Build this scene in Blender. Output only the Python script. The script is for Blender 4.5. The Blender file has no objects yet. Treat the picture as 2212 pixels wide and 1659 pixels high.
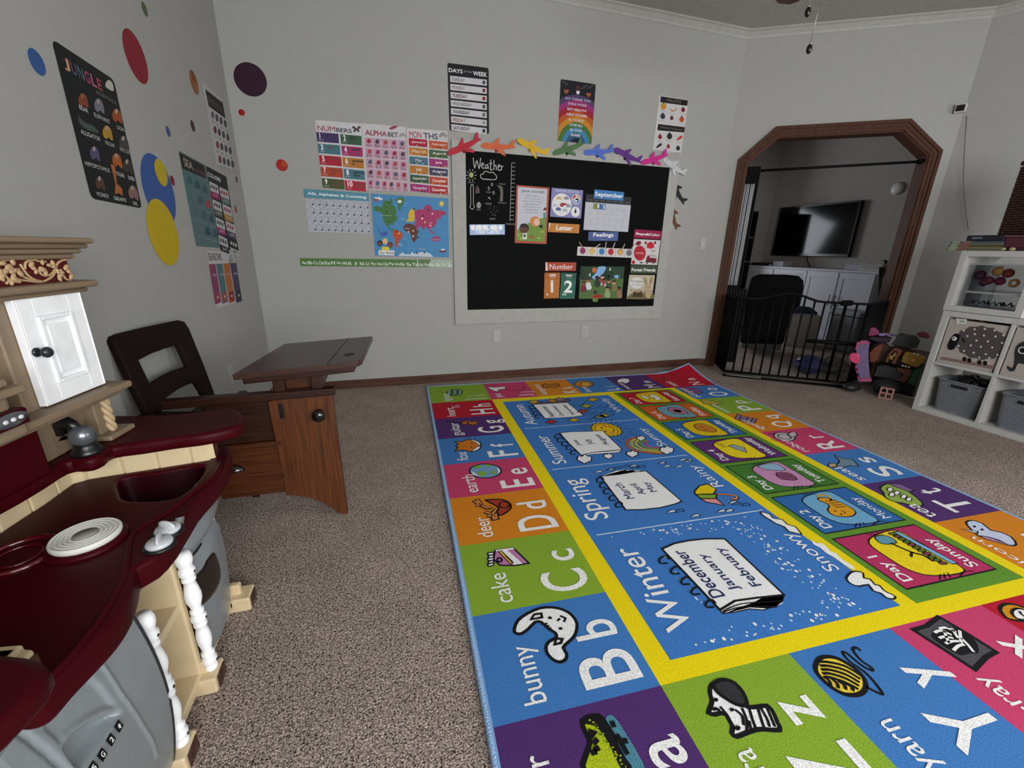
import bpy, bmesh, math, random
from mathutils import Vector, Matrix
random.seed(7)
SC = bpy.context.scene
COL = SC.collection
PI = math.pi
# ---------------------------------------------------------------- camera
FPX = 914.03
YAW, PITCH, ROLL = math.radians(16.9964), math.radians(17.756), math.radians(-1.17879)
CAM = Vector((0.0, 0.0, 1.134))
_f = Vector((math.sin(YAW)*math.cos(PITCH), math.cos(YAW)*math.cos(PITCH), -math.sin(PITCH)))
_r = Vector((math.cos(YAW), -math.sin(YAW), 0.0))
_d = _f.cross(_r)
RIGHT = _r*math.cos(ROLL) + _d*math.sin(ROLL)
DOWN = _d*math.cos(ROLL) - _r*math.sin(ROLL)
camd = bpy.data.cameras.new('camera')
camd.sensor_fit = 'HORIZONTAL'; camd.sensor_width = 36.0
camd.lens = FPX/2212.0*36.0
camd.clip_start = 0.02
cam = bpy.data.objects.new('camera', camd); COL.objects.link(cam)
cam.matrix_world = Matrix((( RIGHT.x, -DOWN.x, -_f.x, CAM.x), (RIGHT.y, -DOWN.y, -_f.y, CAM.y),
                           (RIGHT.z, -DOWN.z, -_f.z, CAM.z), (0, 0, 0, 1)))
SC.camera = cam
# ---------------------------------------------------------------- exposure, world, daylight and side fill
SC.view_settings.view_transform = 'Standard'
SC.view_settings.look = 'None'
SC.view_settings.gamma = 1.0
SC.view_settings.use_curve_mapping = False
SC.view_settings.exposure = 0.0
w = bpy.data.worlds.new('world'); SC.world = w; w.use_nodes = True
w.node_tree.nodes['Background'].inputs[0].default_value = (0.75, 0.85, 1.0, 1)
w.node_tree.nodes['Background'].inputs[1].default_value = 0.6
def area(name, loc, tgt, sx, sy, power, color):
    l = bpy.data.lights.new(name, 'AREA'); l.shape = 'RECTANGLE'; l.size = sx; l.size_y = sy
    l.energy = power; l.color = color
    o = bpy.data.objects.new(name, l); COL.objects.link(o); o.location = loc
    o.rotation_euler = (Vector(tgt)-Vector(loc)).to_track_quat('-Z', 'Z').to_euler()
    return o
area('window_daylight', (1.3, -2.05, 1.5), (1.3, 1.0, 1.5-.25), 3.0, 1.7, 172, (.985, .995, 1.0))
area('side_fill_light', (5.5, -.7, 1.5), (1.0, .9, 1.1), 1.6, 1.3, 58, (.97, .99, 1.0))  # added fill lamp, no window in that wall; brightens the left wall
area('tv_room_daylight', (3.3, 8.1, 1.5), (4.6, 4.6, 1.2), 2.0, 1.4, 70, (.86, .92, 1.0))
# ---------------------------------------------------------------- measuring: photo pixel -> point on a known plane of the room
def ray(x, y):
    return _f + RIGHT*((x-1106.0)/FPX) + DOWN*((y-829.5)/FPX)
def hit(x, y, p, n):
    d = ray(x, y); n = Vector(n); t = (Vector(p)-CAM).dot(n)/d.dot(n)
    return CAM + d*t
def onz(x, y, z): return hit(x, y, (0, 0, z), (0, 0, 1))
def ony(x, y, v): return hit(x, y, (0, v, 0), (0, 1, 0))
def onx(x, y, v): return hit(x, y, (v, 0, 0), (1, 0, 0))
WL, WB, CEIL = -0.872, 3.585, 2.93
AA = math.radians(-31.06)
A0 = Vector((3.123, WB, 0)); AT = Vector((math.cos(AA), math.sin(AA), 0)); AN = Vector((math.sin(-AA), math.cos(AA), 0))
def crop(x0, y0, k):
    return lambda x, y: (x0+x/k, y0+y/k)
# ---------------------------------------------------------------- materials
MC = {}
def lin(c):
    c = c/255.0
    return c/12.92 if c <= .04045 else ((c+.055)/1.055)**2.4
def hexc(h, L=1.0):
    v = [lin(int(h[i:i+2], 16))/L for i in (0, 2, 4)]
    return tuple(min(.9, x) for x in v)
def mat(h, L=1.0, rough=.6, metal=0.0, spec=.5, bump=0.0, bscale=60.0, var=0.0, vscale=20.0, kind='plain', name=None):
    key = (h, L, rough, metal, spec, bump, bscale, var, vscale, kind)
    if key in MC: return MC[key]
    c = hexc(h, L)
    m = bpy.data.materials.new(name or ('%s_%s' % (kind, h))); m.use_nodes = True
    nt = m.node_tree; N = nt.nodes; LK = nt.links
    b = N['Principled BSDF']
    b.inputs['Roughness'].default_value = rough; b.inputs['Metallic'].default_value = metal
    b.inputs['Specular IOR Level'].default_value = spec
    b.inputs['Base Color'].default_value = (*c, 1)
    tc = N.new('ShaderNodeTexCoord')
    no = N.new('ShaderNodeTexNoise'); no.inputs['Scale'].default_value = vscale; no.inputs['Detail'].default_value = 4
    LK.new(tc.outputs['Object'], no.inputs['Vector'])
    def ramp(src, a, bb, p0=.35, p1=.65):
        r = N.new('ShaderNodeValToRGB'); r.color_ramp.elements[0].color = (*a, 1); r.color_ramp.elements[1].color = (*bb, 1)
        r.color_ramp.elements[0].position = p0; r.color_ramp.elements[1].position = p1
        LK.new(src, r.inputs[0]); return r
    def dobump(src, strength, dist):
        bp = N.new('ShaderNodeBump'); bp.inputs['Strength'].default_value = strength; bp.inputs['Distance'].default_value = dist
        LK.new(src, bp.inputs['Height']); LK.new(bp.outputs[0], b.inputs['Normal'])
    v = var if var else .04
    lo = tuple(x*(1-v) for x in c); hi = tuple(min(1, x*(1+v)) for x in c)
    if kind == 'plain':
        r = ramp(no.outputs[0], lo, hi); LK.new(r.outputs[0], b.inputs['Base Color'])
        if bump:
            n2 = N.new('ShaderNodeTexNoise'); n2.inputs['Scale'].default_value = bscale; n2.inputs['Detail'].default_value = 3
            LK.new(tc.outputs['Object'], n2.inputs['Vector']); dobump(n2.outputs[0], bump, .01)
    elif kind == 'wood':
        mp = N.new('ShaderNodeMapping'); LK.new(tc.outputs['Object'], mp.inputs[0])
        mp.inputs['Scale'].default_value = (1.0, 1.0, vscale) if bscale == 1 else ((vscale, 1.0, 1.0) if bscale == 2 else (1.0, vscale, 1.0)) 
        no.inputs['Scale'].default_value = 3.0; no.inputs['Detail'].default_value = 8; no.inputs['Roughness'].default_value = .65; no.inputs['Distortion'].default_value = .25
        mp.inputs['Scale'].default_value = {1: (vscale*1.8, vscale*1.8, 1.6), 2: (1.6, vscale*1.8, vscale*1.8), 3: (vscale*1.8, 1.6, vscale*1.8)}[int(bscale)]
        LK.new(mp.outputs[0], no.inputs['Vector'])
        r = ramp(no.outputs[0], tuple(x*(1-v) for x in c), tuple(min(1, x*(1+v)) for x in c), .3, .62)
        LK.new(r.outputs[0], b.inputs['Base Color']); dobump(no.outputs[0], .2, .002)
    elif kind == 'carpet':
        vo = N.new('ShaderNodeTexNoise'); vo.inputs['Scale'].default_value = 210; vo.inputs['Detail'].default_value = 2; vo.inputs['Roughness'].default_value = .6; vo.inputs['Distortion'].default_value = .8
        LK.new(tc.outputs['Object'], vo.inputs['Vector'])
        r = ramp(vo.outputs[0], tuple(x*.08 for x in c), tuple(min(1, x*1.85) for x in c), .36, .62)  # shade in the crevices between tufts put into the colour, following the bump
        no.inputs['Scale'].default_value = 5; no.inputs['Detail'].default_value = 5
        r2 = ramp(no.outputs[0], (.88, .88, .88), (1.08, 1.08, 1.08), .3, .7)
        mx = N.new('ShaderNodeMix'); mx.data_type = 'RGBA'; mx.blend_type = 'MULTIPLY'; mx.inputs[0].default_value = 1
        LK.new(r.outputs[0], mx.inputs[6]); LK.new(r2.outputs[0], mx.inputs[7]); LK.new(mx.outputs[2], b.inputs['Base Color'])
        dobump(vo.outputs[0], 1.0, .012)
    elif kind == 'rug':
        vo = N.new('ShaderNodeTexNoise'); vo.inputs['Scale'].default_value = 400; vo.inputs['Detail'].default_value = 3; vo.inputs['Roughness'].default_value = .7
        LK.new(tc.outputs['Object'], vo.inputs['Vector'])
        r = ramp(vo.outputs[0], tuple(x*.58 for x in c), tuple(min(1, x*1.28) for x in c), .36, .60)
        LK.new(r.outputs[0], b.inputs['Base Color']); dobump(vo.outputs[0], .6, .003)
    elif kind == 'glass':
        b.inputs['Transmission Weight'].default_value = 1.0; b.inputs['IOR'].default_value = 1.05
        b.inputs['Roughness'].default_value = rough
        b.inputs['Base Color'].default_value = (*c, 1)
    elif kind == 'sheer':
        b.inputs['Alpha'].default_value = .38
    MC[key] = m
    return m
# ---------------------------------------------------------------- geometry helpers
def smooth(pts, n=5, closed=True):
    P = [Vector((p[0], p[1])) for p in pts]; N = len(P); out = []
    rng = range(N if closed else N-1)
    for i in rng:
        if closed: a, b, c, d = P[i-1], P[i], P[(i+1) % N], P[(i+2) % N]
        else: a, b, c, d = P[max(i-1, 0)], P[i], P[i+1], P[min(i+2, N-1)]
        for k in range(n):
            t = k/n
            out.append(.5*((2*b)+(c-a)*t+(2*a-5*b+4*c-d)*t*t+(3*b-a-3*c+d)*t*t*t))
    if not closed: out.append(P[-1])
    return [(p.x, p.y) for p in out]
def circ(cx, cy, rx, ry=None, n=24, a0=0, a1=2*PI, rot=0):
    ry = rx if ry is None else ry
    full = abs(a1-a0-2*PI) < 1e-6
    o = []
    for i in range(n if full else n+1):
        a = a0+(a1-a0)*i/n; x, y = rx*math.cos(a), ry*math.sin(a)
        o.append((cx+x*math.cos(rot)-y*math.sin(rot), cy+x*math.sin(rot)+y*math.cos(rot)))
    return o
def rrect(x0, y0, x1, y1, r, n=4):
    o = []
    for cx, cy, a in ((x1-r, y1-r, 0), (x0+r, y1-r, PI/2), (x0+r, y0+r, PI), (x1-r, y0+r, 1.5*PI)):
        for k in range(n+1): o.append((cx+r*math.cos(a+PI/2*k/n), cy+r*math.sin(a+PI/2*k/n)))
    return o
def lerp(a, b, t): return a+(b-a)*t
class MB:
    def __init__(s): s.v = []; s.f = []; s.m = []; s.sm = []
    def add(s, vs, fs, mi=0, sm=False):
        b = len(s.v); s.v += [Vector(v) for v in vs]
        for f in fs: s.f.append([b+i for i in f]); s.m.append(mi); s.sm.append(sm)
    def box(s, a, b, mi=0, M=None):
        x0, y0, z0 = a; x1, y1, z1 = b
        vs = [(x0, y0, z0), (x1, y0, z0), (x1, y1, z0), (x0, y1, z0), (x0, y0, z1), (x1, y0, z1), (x1, y1, z1), (x0, y1, z1)]
        if M: vs = [M @ Vector(v) for v in vs]
        s.add(vs, [(0, 3, 2, 1), (4, 5, 6, 7), (0, 1, 5, 4), (1, 2, 6, 5), (2, 3, 7, 6), (3, 0, 4, 7)], mi); return s
    def prism(s, poly, f0, f1, mi=0, sm=False):
        """poly: list of 2-D points; f0, f1 map a 2-D point to the lower / upper 3-D point"""
        n = len(poly)
        s.add([f0(p) for p in poly]+[f1(p) for p in poly],
              [tuple(range(n))[::-1], tuple(range(n, 2*n))]+[(i, (i+1) % n, n+(i+1) % n, n+i) for i in range(n)], mi, sm); return s
    def pz(s, poly, z0, z1, mi=0, sm=False):
        return s.prism(poly, lambda p: (p[0], p[1], z0), lambda p: (p[0], p[1], z1), mi, sm)
    def lathe(s, prof, M, n=20, mi=0):
        vs = []; fs = []
        for r, z in prof:
            for i in range(n):
                a = 2*PI*i/n; vs.append(M @ Vector((r*math.cos(a), r*math.sin(a), z)))
        for k in range(len(prof)-1):
            for i in range(n):
                j = (i+1) % n; fs.append((k*n+i, k*n+j, (k+1)*n+j, (k+1)*n+i))
        fs.append(tuple(range(n))[::-1]); fs.append(tuple((len(prof)-1)*n+i for i in range(n)))
        s.add(vs, fs, mi, True); return s
    def tube(s, pts, r, n=8, mi=0, closed=False):
        P = [Vector(p) for p in pts]; vs = []; fs = []; K = len(P)
        up = Vector((0, 0, 1))
        for i, p in enumerate(P):
            if closed: t = P[(i+1) % K]-P[i-1]
            else: t = P[min(i+1, K-1)]-P[max(i-1, 0)]
            t.normalize()
            u = t.cross(up)
            if u.length < .05: u = t.cross(Vector((1, 0, 0)))
            u.normalize(); w_ = t.cross(u); rr = r[i] if isinstance(r, (list, tuple)) else r
            for k in range(n):
                a = 2*PI*k/n; vs.append(p+u*(rr*math.cos(a))+w_*(rr*math.sin(a)))
        for i in range(K if closed else K-1):
            for k in range(n):
                j = (k+1) % n; i2 = (i+1) % K; fs.append((i*n+k, i*n+j, i2*n+j, i2*n+k))
        if not closed: fs.append(tuple(range(n))[::-1]); fs.append(tuple((K-1)*n+k for k in range(n)))
        s.add(vs, fs, mi, True); return s
    def ball(s, c, r, n=14, sc=(1, 1, 1), mi=0, M=None):
        prof = [(max(1e-4, math.sin(PI*k/(n//2))), -math.cos(PI*k/(n//2))) for k in range(n//2+1)]
        T = (M if M else Matrix.Translation(c)) @ Matrix.Diagonal((r*sc[0], r*sc[1], r*sc[2], 1))
        return s.lathe(prof, T, n, mi)
    def build(s, name, mats, parent=None, bevel=0, seg=2, sub=0):
        me = bpy.data.meshes.new(name); me.from_pydata([tuple(v) for v in s.v], [], s.f); 
        if not isinstance(mats, (list, tuple)): mats = [mats]
        for m in mats: me.materials.append(m)
        me.polygons.foreach_set('material_index', s.m); me.polygons.foreach_set('use_smooth', s.sm)
        bm = bmesh.new(); bm.from_mesh(me)
        if not bevel or len(s.f) < 9: bmesh.ops.remove_doubles(bm, verts=bm.verts, dist=1e-6)
        bmesh.ops.recalc_face_normals(bm, faces=bm.faces); bm.to_mesh(me); bm.free(); me.update()
        o = bpy.data.objects.new(name, me); COL.objects.link(o)
        if bevel:
            md = o.modifiers.new('bevel', 'BEVEL'); md.width = bevel; md.segments = seg; md.limit_method = 'ANGLE'; md.angle_limit = .7
            me.polygons.foreach_set('use_smooth', [True]*len(me.polygons))
            md.harden_normals = True
        if sub:
            md = o.modifiers.new('sub', 'SUBSURF'); md.levels = sub; md.render_levels = sub
        if parent: setp(o, parent)
        return o
def wm(o):
    return (wm(o.parent) @ o.matrix_parent_inverse @ o.matrix_basis) if o.parent else o.matrix_basis.copy()
def setp(o, parent):
    o.parent = parent; o.matrix_parent_inverse = wm(parent).inverted()
def tag(o, label=None, cat=None, group=None, kind=None):
    if label: o['label'] = label
    if cat: o['category'] = cat
    if group: o['group'] = group
    if kind: o['kind'] = kind
    return o
def thing(name, loc, label, cat, group=None):
    o = bpy.data.objects.new(name, None); COL.objects.link(o); o.location = loc; o.empty_display_size = .05
    return tag(o, label, cat, group)
def struct(o): o['kind'] = 'structure'; return o
def copytree(o, M=None):
    """copy a thing and each of its parts (and their sub-parts); M = new matrix of the copied thing"""
    c = o.copy(); COL.objects.link(c)
    if M is not None: c.matrix_basis = M
    for ch in list(o.children):
        d = ch.copy(); COL.objects.link(d); d.parent = c; d.matrix_parent_inverse = ch.matrix_parent_inverse.copy()
        for g in list(ch.children):
            e = g.copy(); COL.objects.link(e); e.parent = d; e.matrix_parent_inverse = g.matrix_parent_inverse.copy()
    return c
def plate(name, outlines, z0, z1, bevel, m, parent=None, M=None, seg=3):
    """flat solid with rounded edges from closed 2-D outlines (later ones are holes)"""
    cu = bpy.data.curves.new(name, 'CURVE'); cu.dimensions = '2D'; cu.fill_mode = 'BOTH'
    for ol in outlines:
        sp = cu.splines.new('POLY'); sp.points.add(len(ol)-1)
        for i, p in enumerate(ol): sp.points[i].co = (p[0], p[1], 0, 1)
        sp.use_cyclic_u = True
    cu.extrude = max(1e-5, (z1-z0)/2-bevel); cu.bevel_depth = bevel; cu.bevel_resolution = seg
    cu.offset = -bevel
    t = bpy.data.objects.new(name, cu); me = bpy.data.meshes.new_from_object(t)
    bpy.data.objects.remove(t); bpy.data.curves.remove(cu)
    T = (M or Matrix.Identity(4)) @ Matrix.Translation((0, 0, (z0+z1)/2))
    me.transform(T); me.materials.clear(); me.materials.append(m)
    for p in me.polygons: p.material_index = 0; p.use_smooth = True
    me.set_sharp_from_angle(angle=.6)
    o = bpy.data.objects.new(name, me); COL.objects.link(o)
    if parent: setp(o, parent)
    return o
TG = {}
def tgeo(s, bold=0.0, shear=0.0):
    if 'M' in s or 'N' in s: bold = 0.0
    key = (s, bold, shear)
    if key in TG: return TG[key]
    cu = bpy.data.curves.new('lettering', 'FONT'); cu.body = s; cu.resolution_u = 5; cu.offset = bold; cu.shear = shear
    t = bpy.data.objects.new('lettering', cu); me = bpy.data.meshes.new_from_object(t)
    vs = [(v.co.x, v.co.y) for v in me.vertices]; fs = [tuple(p.vertices) for p in me.polygons]
    bpy.data.objects.remove(t); bpy.data.curves.remove(cu); bpy.data.meshes.remove(me)
    xs = [v[0] for v in vs] or [0, 1]; ys = [v[1] for v in vs] or [0, 1]
    TG[key] = (vs, fs, min(xs), min(ys), max(xs), max(ys)); return TG[key]
class Art:
    """printed or woven artwork lying on one flat thing: local x right, y up, z out of the surface"""
    def __init__(s, M, eps=.0004, L=.62, kind='plain', rough=.55, base=.0015):
        s.M = M; s.I = M.inverted(); s.v = []; s.f = []; s.m = []; s.mats = []; s.eps = eps; s.L = L; s.kind = kind; s.rough = rough; s.base = base
        s.o = Vector(M.translation); s.n = M.to_3x3() @ Vector((0, 0, 1)); s.cf = None
    def mi(s, c):
        if not isinstance(c, str): k = c
        else: k = mat(c, s.L, s.rough, kind=s.kind, spec=.25)
        if k not in s.mats: s.mats.append(k)
        return s.mats.index(k)
    def P(s, x, y):
        if s.cf: x, y = s.cf(x, y)
        p = s.I @ hit(x, y, s.o, s.n); return (p.x, p.y)
    def Q(s, pts): return [s.P(*p) for p in pts]
    def raw(s, vs, fs, c, l):
        b = len(s.v); z = s.base+s.eps*l; s.v += [(x, y, z) for x, y in vs]; k = s.mi(c)
        for f in fs: s.f.append([b+i for i in f]); s.m.append(k)
    def poly(s, pts, c, l=1):
        s.raw(pts, [tuple(range(len(pts)))], c, l)
    def rect(s, x0, y0, x1, y1, c, l=1, r=0):
        if r: s.poly(rrect(min(x0, x1), min(y0, y1), max(x0, x1), max(y0, y1), r), c, l)
        else: s.poly([(x0, y0), (x1, y0), (x1, y1), (x0, y1)], c, l)
    def slab(s, pts, c, thick=None):
        n = len(pts); b = len(s.v); z = s.base if thick is None else thick; k = s.mi(c)
        s.v += [(x, y, 0) for x, y in pts]+[(x, y, z) for x, y in pts]
        s.f += [[b+i for i in range(n)][::-1], [b+n+i for i in range(n)]]; s.m += [k, k]
        for i in range(n): j = (i+1) % n; s.f.append([b+i, b+j, b+n+j, b+n+i]); s.m.append(k)
    def line(s, pts, w_, c, l=2, closed=False):
        P = [Vector((p[0], p[1])) for p in pts]; q = [P[0]]
        for p in P[1:]:
            if (p-q[-1]).length > 1e-5: q.append(p)
        if closed and len(q) > 2 and (q[0]-q[-1]).length < 1e-5: q.pop()
        P = q; K = len(P)
        if K < 2: return
        vs = []
        for i in range(K):
            if closed: a, b = P[i]-P[i-1], P[(i+1) % K]-P[i]
            else: a = P[i]-P[max(i-1, 0)]; b = P[min(i+1, K-1)]-P[i]; a = a if a.length else b; b = b if b.length else a
            a = a.normalized(); b = b.normalized(); t = a+b
            if t.length < .2: t = b
            t.normalize(); nn = Vector((-t.y, t.x)); k = w_/2/max(.55, abs(nn.dot(Vector((-b.y, b.x)))))
            vs += [P[i]+nn*k, P[i]-nn*k]
        fs = [(2*i, 2*i+1, (2*i+3) % (2*K), (2*i+2) % (2*K)) for i in range(K if closed else K-1)]
        s.raw([(v.x, v.y) for v in vs], fs, c, l)
    def shape(s, pts, c, l=1, ol='15151a', w_=.006, sm=0, closed=True):
        if sm: pts = smooth(pts, sm, closed)
        if c: s.poly(pts, c, l)
        if ol: s.line(pts, w_, ol, l+1, closed)
    def dot(s, x, y, r, c, l=1, ry=None, n=16): s.poly(circ(x, y, r, ry, n), c, l)
    def text(s, t, x0, y0, x1, y1, c, l=3, bold=0.0, shear=0, fit=True, rot=None):
        vs, fs, a, b, p, q = tgeo(t, bold, shear)
        if x1 < x0: x0, x1 = x1, x0
        if y1 < y0: y0, y1 = y1, y0
        sx = (x1-x0)/max(1e-6, p-a); sy = (y1-y0)/max(1e-6, q-b)
        if not fit: k = min(sx, sy); x0 += ((x1-x0)-(p-a)*k)/2; y0 += ((y1-y0)-(q-b)*k)/2; sx = sy = k
        vv = [(x0+(x-a)*sx, y0+(y-b)*sy) for x, y in vs]
        s.raw(vv, fs, c, l)
    def tx(s, t, p0, p1, c, l=3, bold=0.0, **k):
        (x0, y0), (x1, y1) = s.P(*p0), s.P(*p1); s.text(t, x0, y0, x1, y1, c, l, bold, **k)
    def build(s, name, parent=None, deform=None):
        me = bpy.data.meshes.new(name); v = s.v
        if deform: v = [deform(p) for p in v]
        me.from_pydata(v, [], s.f)
        for m in s.mats: me.materials.append(m)
        me.polygons.foreach_set('material_index', s.m); me.update()
        o = bpy.data.objects.new(name, me); COL.objects.link(o); o.matrix_basis = s.M
        if parent: setp(o, parent)
        return o
def frame(o, x, y):
    x = Vector(x).normalized(); y = (Vector(y)-x*Vector(y).dot(x)).normalized(); z = x.cross(y)
    return Matrix(((x.x, y.x, z.x, o[0]), (x.y, y.y, z.y, o[1]), (x.z, y.z, z.z, o[2]), (0, 0, 0, 1)))
# ================================================================ ROOM
WALL = mat('a0a09c', 1.0, .85, bump=.06, bscale=160, spec=.15, var=.015)
TVWALL = mat('9c9590', 1.0, .85, spec=.2)
CEILM = mat('aaa8a3', 1.0, .9, bump=.3, bscale=60, spec=.1)
OAKF = mat('4a3024', 1.0, .6, spec=.2, kind='wood', bscale=2, vscale=26, var=.45)
OAKZ = mat('472c1f', 1.0, .6, spec=.15, kind='wood', bscale=1, vscale=26, var=.4)
def seg_wall(name, a, b, th, z0=0, z1=CEIL, m=WALL):
    """wall slab from a to b, thickness th to the left-hand side of a->b"""
    a = Vector((a[0], a[1])); b = Vector((b[0], b[1])); t = (b-a).normalized(); n = Vector((-t.y, t.x))*th
    return struct(MB().pz([a, b, b+n, a+n], z0, z1).build(name, m))
seg_wall('wall_left', (WL, WB+.1), (WL, -2.3), -.1)
seg_wall('wall_back', (WL, WB), (A0.x, WB), .1)
AP = [(-.0, 0), (.17, 0), (.17, 1.91), (.385, 2.115), (1.31, 2.13), (1.54, 1.94), (1.54, 0), (1.72, 0), (1.72, CEIL), (0, CEIL)]
def ap(s, z, d=0.0): return A0+AT*s+AN*d+Vector((0, 0, z))
struct(MB().prism(AP, lambda p: ap(p[0], p[1], 0), lambda p: ap(p[0], p[1], .12)).build('wall_arch', WALL))
RC0 = A0+AT*1.70; RD = Vector((math.cos(math.radians(-62)), math.sin(math.radians(-62)), 0)); RC1 = RC0+RD*2.3
seg_wall('wall_right', RC0, RC1, .1); seg_wall('wall_right_rear', RC1, (RC1.x, -2.3), .1)
# rear wall behind the viewer with its window
def window_wall(name, o, x, W_, H, win, m=WALL):
    x = Vector(x); n = x.cross(Vector((0, 0, 1))); o = Vector(o)
    x0, z0, x1, z1 = win; mb = MB()
    F = lambda d: (lambda p: o+x*p[0]+Vector((0, 0, p[1]))+n*d)
    for r in ((0, 0, x0, H), (x1, 0, W_, H), (x0, 0, x1, z0), (x0, z1, x1, H)):
        mb.prism([(r[0], r[1]), (r[2], r[1]), (r[2], r[3]), (r[0], r[3])], F(0), F(.1))
    return struct(mb.build(name, m))
def win_frame(name, o, x, win, m):
    x = Vector(x); n = x.cross(Vector((0, 0, 1))); o = Vector(o); x0, z0, x1, z1 = win; mb = MB()
    F = lambda d: (lambda p: o+x*p[0]+Vector((0, 0, p[1]))+n*d)
    xm = (x0+x1)/2; t = .045
    for r in ((x0, z0, x1, z0+t), (x0, z1-t, x1, z1), (x0, z0, x0+t, z1), (x1-t, z0, x1, z1), (xm-.03, z0, xm+.03, z1)):
        mb.prism([(r[0], r[1]), (r[2], r[1]), (r[2], r[3]), (r[0], r[3])], F(.0), F(.06))
    return struct(mb.build(name, m))
WHITEM = mat('e8e8e6', 1.0, .4)
W1 = (.95, .62, 3.75, 2.38)
window_wall('wall_rear', (WL-.1, -2.2, 0), (1, 0, 0), RC1.x-WL+.2, CEIL, W1)
win_frame('window_1', (WL-.1, -2.2, 0), (1, 0, 0), W1, WHITEM)
# the room beyond the arch
TX = 6.1
seg_wall('wall_tv_room_right', (TX, 2.5), (TX, 8.4), -.1, m=TVWALL)
seg_wall('wall_tv_room_near', (4.75, 2.6), (TX, 2.6), -.1, m=TVWALL)
seg_wall('wall_tv_room_stub', (5.35, 5.86), (TX, 5.86), .12, m=TVWALL)
seg_wall('wall_tv_room_left', (1.9, 3.69), (1.9, 8.4), .1, m=TVWALL)
W2 = (.4, .7, 2.6, 2.2)
window_wall('wall_tv_room_back', (TX+.1, 8.2, 0), (-1, 0, 0), 4.4, CEIL, (1.8, .7, 4.0, 2.2), TVWALL)
win_frame('window_2', (TX+.1, 8.2, 0), (-1, 0, 0), (1.8, .7, 4.0, 2.2), WHITEM)
struct(MB().box((WL-.1, -2.3, CEIL), (6.3, 8.4, CEIL+.1)).build('ceiling', CEILM))
struct(MB().box((WL-.1, -2.3, -.1), (6.3, 8.4, 0)).build('floor', mat('aa9a90', 1.0, .95, kind='carpet', spec=.1)))
# baseboards, crown, arch casing
def run(a, b, off, prof):
    """moulding between plan points a, b; prof in (out, z); out points to the right-hand side of a->b"""
    a = Vector((a[0], a[1], 0)); b = Vector((b[0], b[1], 0)); t = (b-a).normalized(); n = Vector((t.y, -t.x, 0))
    return MB().prism(prof, lambda p: a+n*(p[0]+off)+Vector((0, 0, p[1])), lambda p: b+n*(p[0]+off)+Vector((0, 0, p[1])))
BP = [(0, 0), (.012, 0), (.012, .058), (.008, .066), (.003, .07), (0, .07)]
struct(run((WL+.013, WB), (A0.x-.004, WB), 0, BP).build('baseboard_back', OAKF))
struct(run((WL, -2.1), (WL, WB), 0, BP).build('baseboard_left', mat('6b4632', 1.0, .45, kind='wood', bscale=3, vscale=26, var=.45)))
struct(run(ap(0, 0), ap(.085, 0), 0, BP).build('baseboard_arch', OAKF))
struct(run(ap(1.63, 0), ap(1.70, 0), 0, BP).build('baseboard_arch_right', OAKF))
struct(run(RC0, RC1, 0, BP).build('baseboard_right', OAKF))
CP = [(0, CEIL), (0, CEIL-.062), (.004, CEIL-.062), (.008, CEIL-.045), (.03, CEIL-.018), (.042, CEIL-.012), (.042, CEIL)]
for nm, a, b in (('trim_2', (WL, WB), (A0.x, WB)), ('trim_3', ap(0, 0), ap(1.70, 0)), ('trim_4', RC0, RC1), ('trim_5', (WL, -2.1), (WL, WB))):
    struct(run(a, b, 0, CP).build(nm, mat('a3a19b', 1.0, .6)))
inn = AP[1:7]; out = [(.088, 0), (.088, 1.945), (.352, 2.20), (1.343, 2.215), (1.625, 1.975), (1.625, 0)]
mb = MB()
def band(f0, f1, d0, d1):
    a = [(lerp(i[0], o[0], f0), lerp(i[1], o[1], f0)) for i, o in zip(inn, out)]
    b = [(lerp(i[0], o[0], f1), lerp(i[1], o[1], f1)) for i, o in zip(inn, out)]
    for k in range(5):
        q = [a[k], a[k+1], b[k+1], b[k]]
        mb.prism(q, lambda p: ap(p[0], p[1], d0), lambda p: ap(p[0], p[1], d1))
band(0, 1, .0, -.012); band(0.04, .30, -.012, -.020); band(.38, .62, -.012, -.017); band(.70, 1, -.012, -.022)
band(-.10, 0.0, .125, -.010); band(0, 1, .12, .132)
struct(mb.build('trim_1', OAKZ))
# ================================================================ PLAY KITCHEN
CREAM = mat('cdb994', 1.0, .38, bump=.05, bscale=40)
TAN = mat('7f6d57', 1.0, .5, bump=.1, bscale=90)
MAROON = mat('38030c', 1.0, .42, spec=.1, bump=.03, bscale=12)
SILVER = mat('8d9599', 1.0, .33, metal=.25, spec=.6, bump=.05, bscale=150)
WHT = mat('f0f1f3', 1.0, .6, bump=.1, bscale=40)
BLK = mat('101012', 1.0, .35)
CHROME = mat('70757a', 1.0, .25, metal=.6)
BADGE = mat('3a1a12', 1.0, .3, spec=.7)
KYC = .935
kit = thing('play_kitchen', (-.66, .94, 0), 'tan and maroon toy kitchen with silver doors and white balusters against the left wall', 'play kitchen')
def zz(p, z): q = onz(p[0], p[1], z); return (max(q.x, WL+.012), q.y)
def mir(p): return (p[0], 2*KYC-p[1])
tile_px = [(0, 1150), (50, 1117), (90, 1092), (130, 1063), (155, 1045), (200, 1033), (270, 1022), (360, 1008), (455, 993)]
tile = [zz(p, .55) for p in tile_px]
front_px = [(478, 986), (498, 990), (504, 1010), (492, 1043), (462, 1085), (430, 1122), (385, 1198), (345, 1243), (306, 1266), (300, 1291), (285, 1344), (254, 1394), (210, 1443), (155, 1501), (122, 1540), (94, 1562), (60, 1573), (33, 1571), (20, 1554)]
front = smooth([zz(p, .508) for p in front_px], 2, False)
counter_ol = tile+front+[mir(p) for p in tile[:-1][::-1]][:-1]
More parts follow.
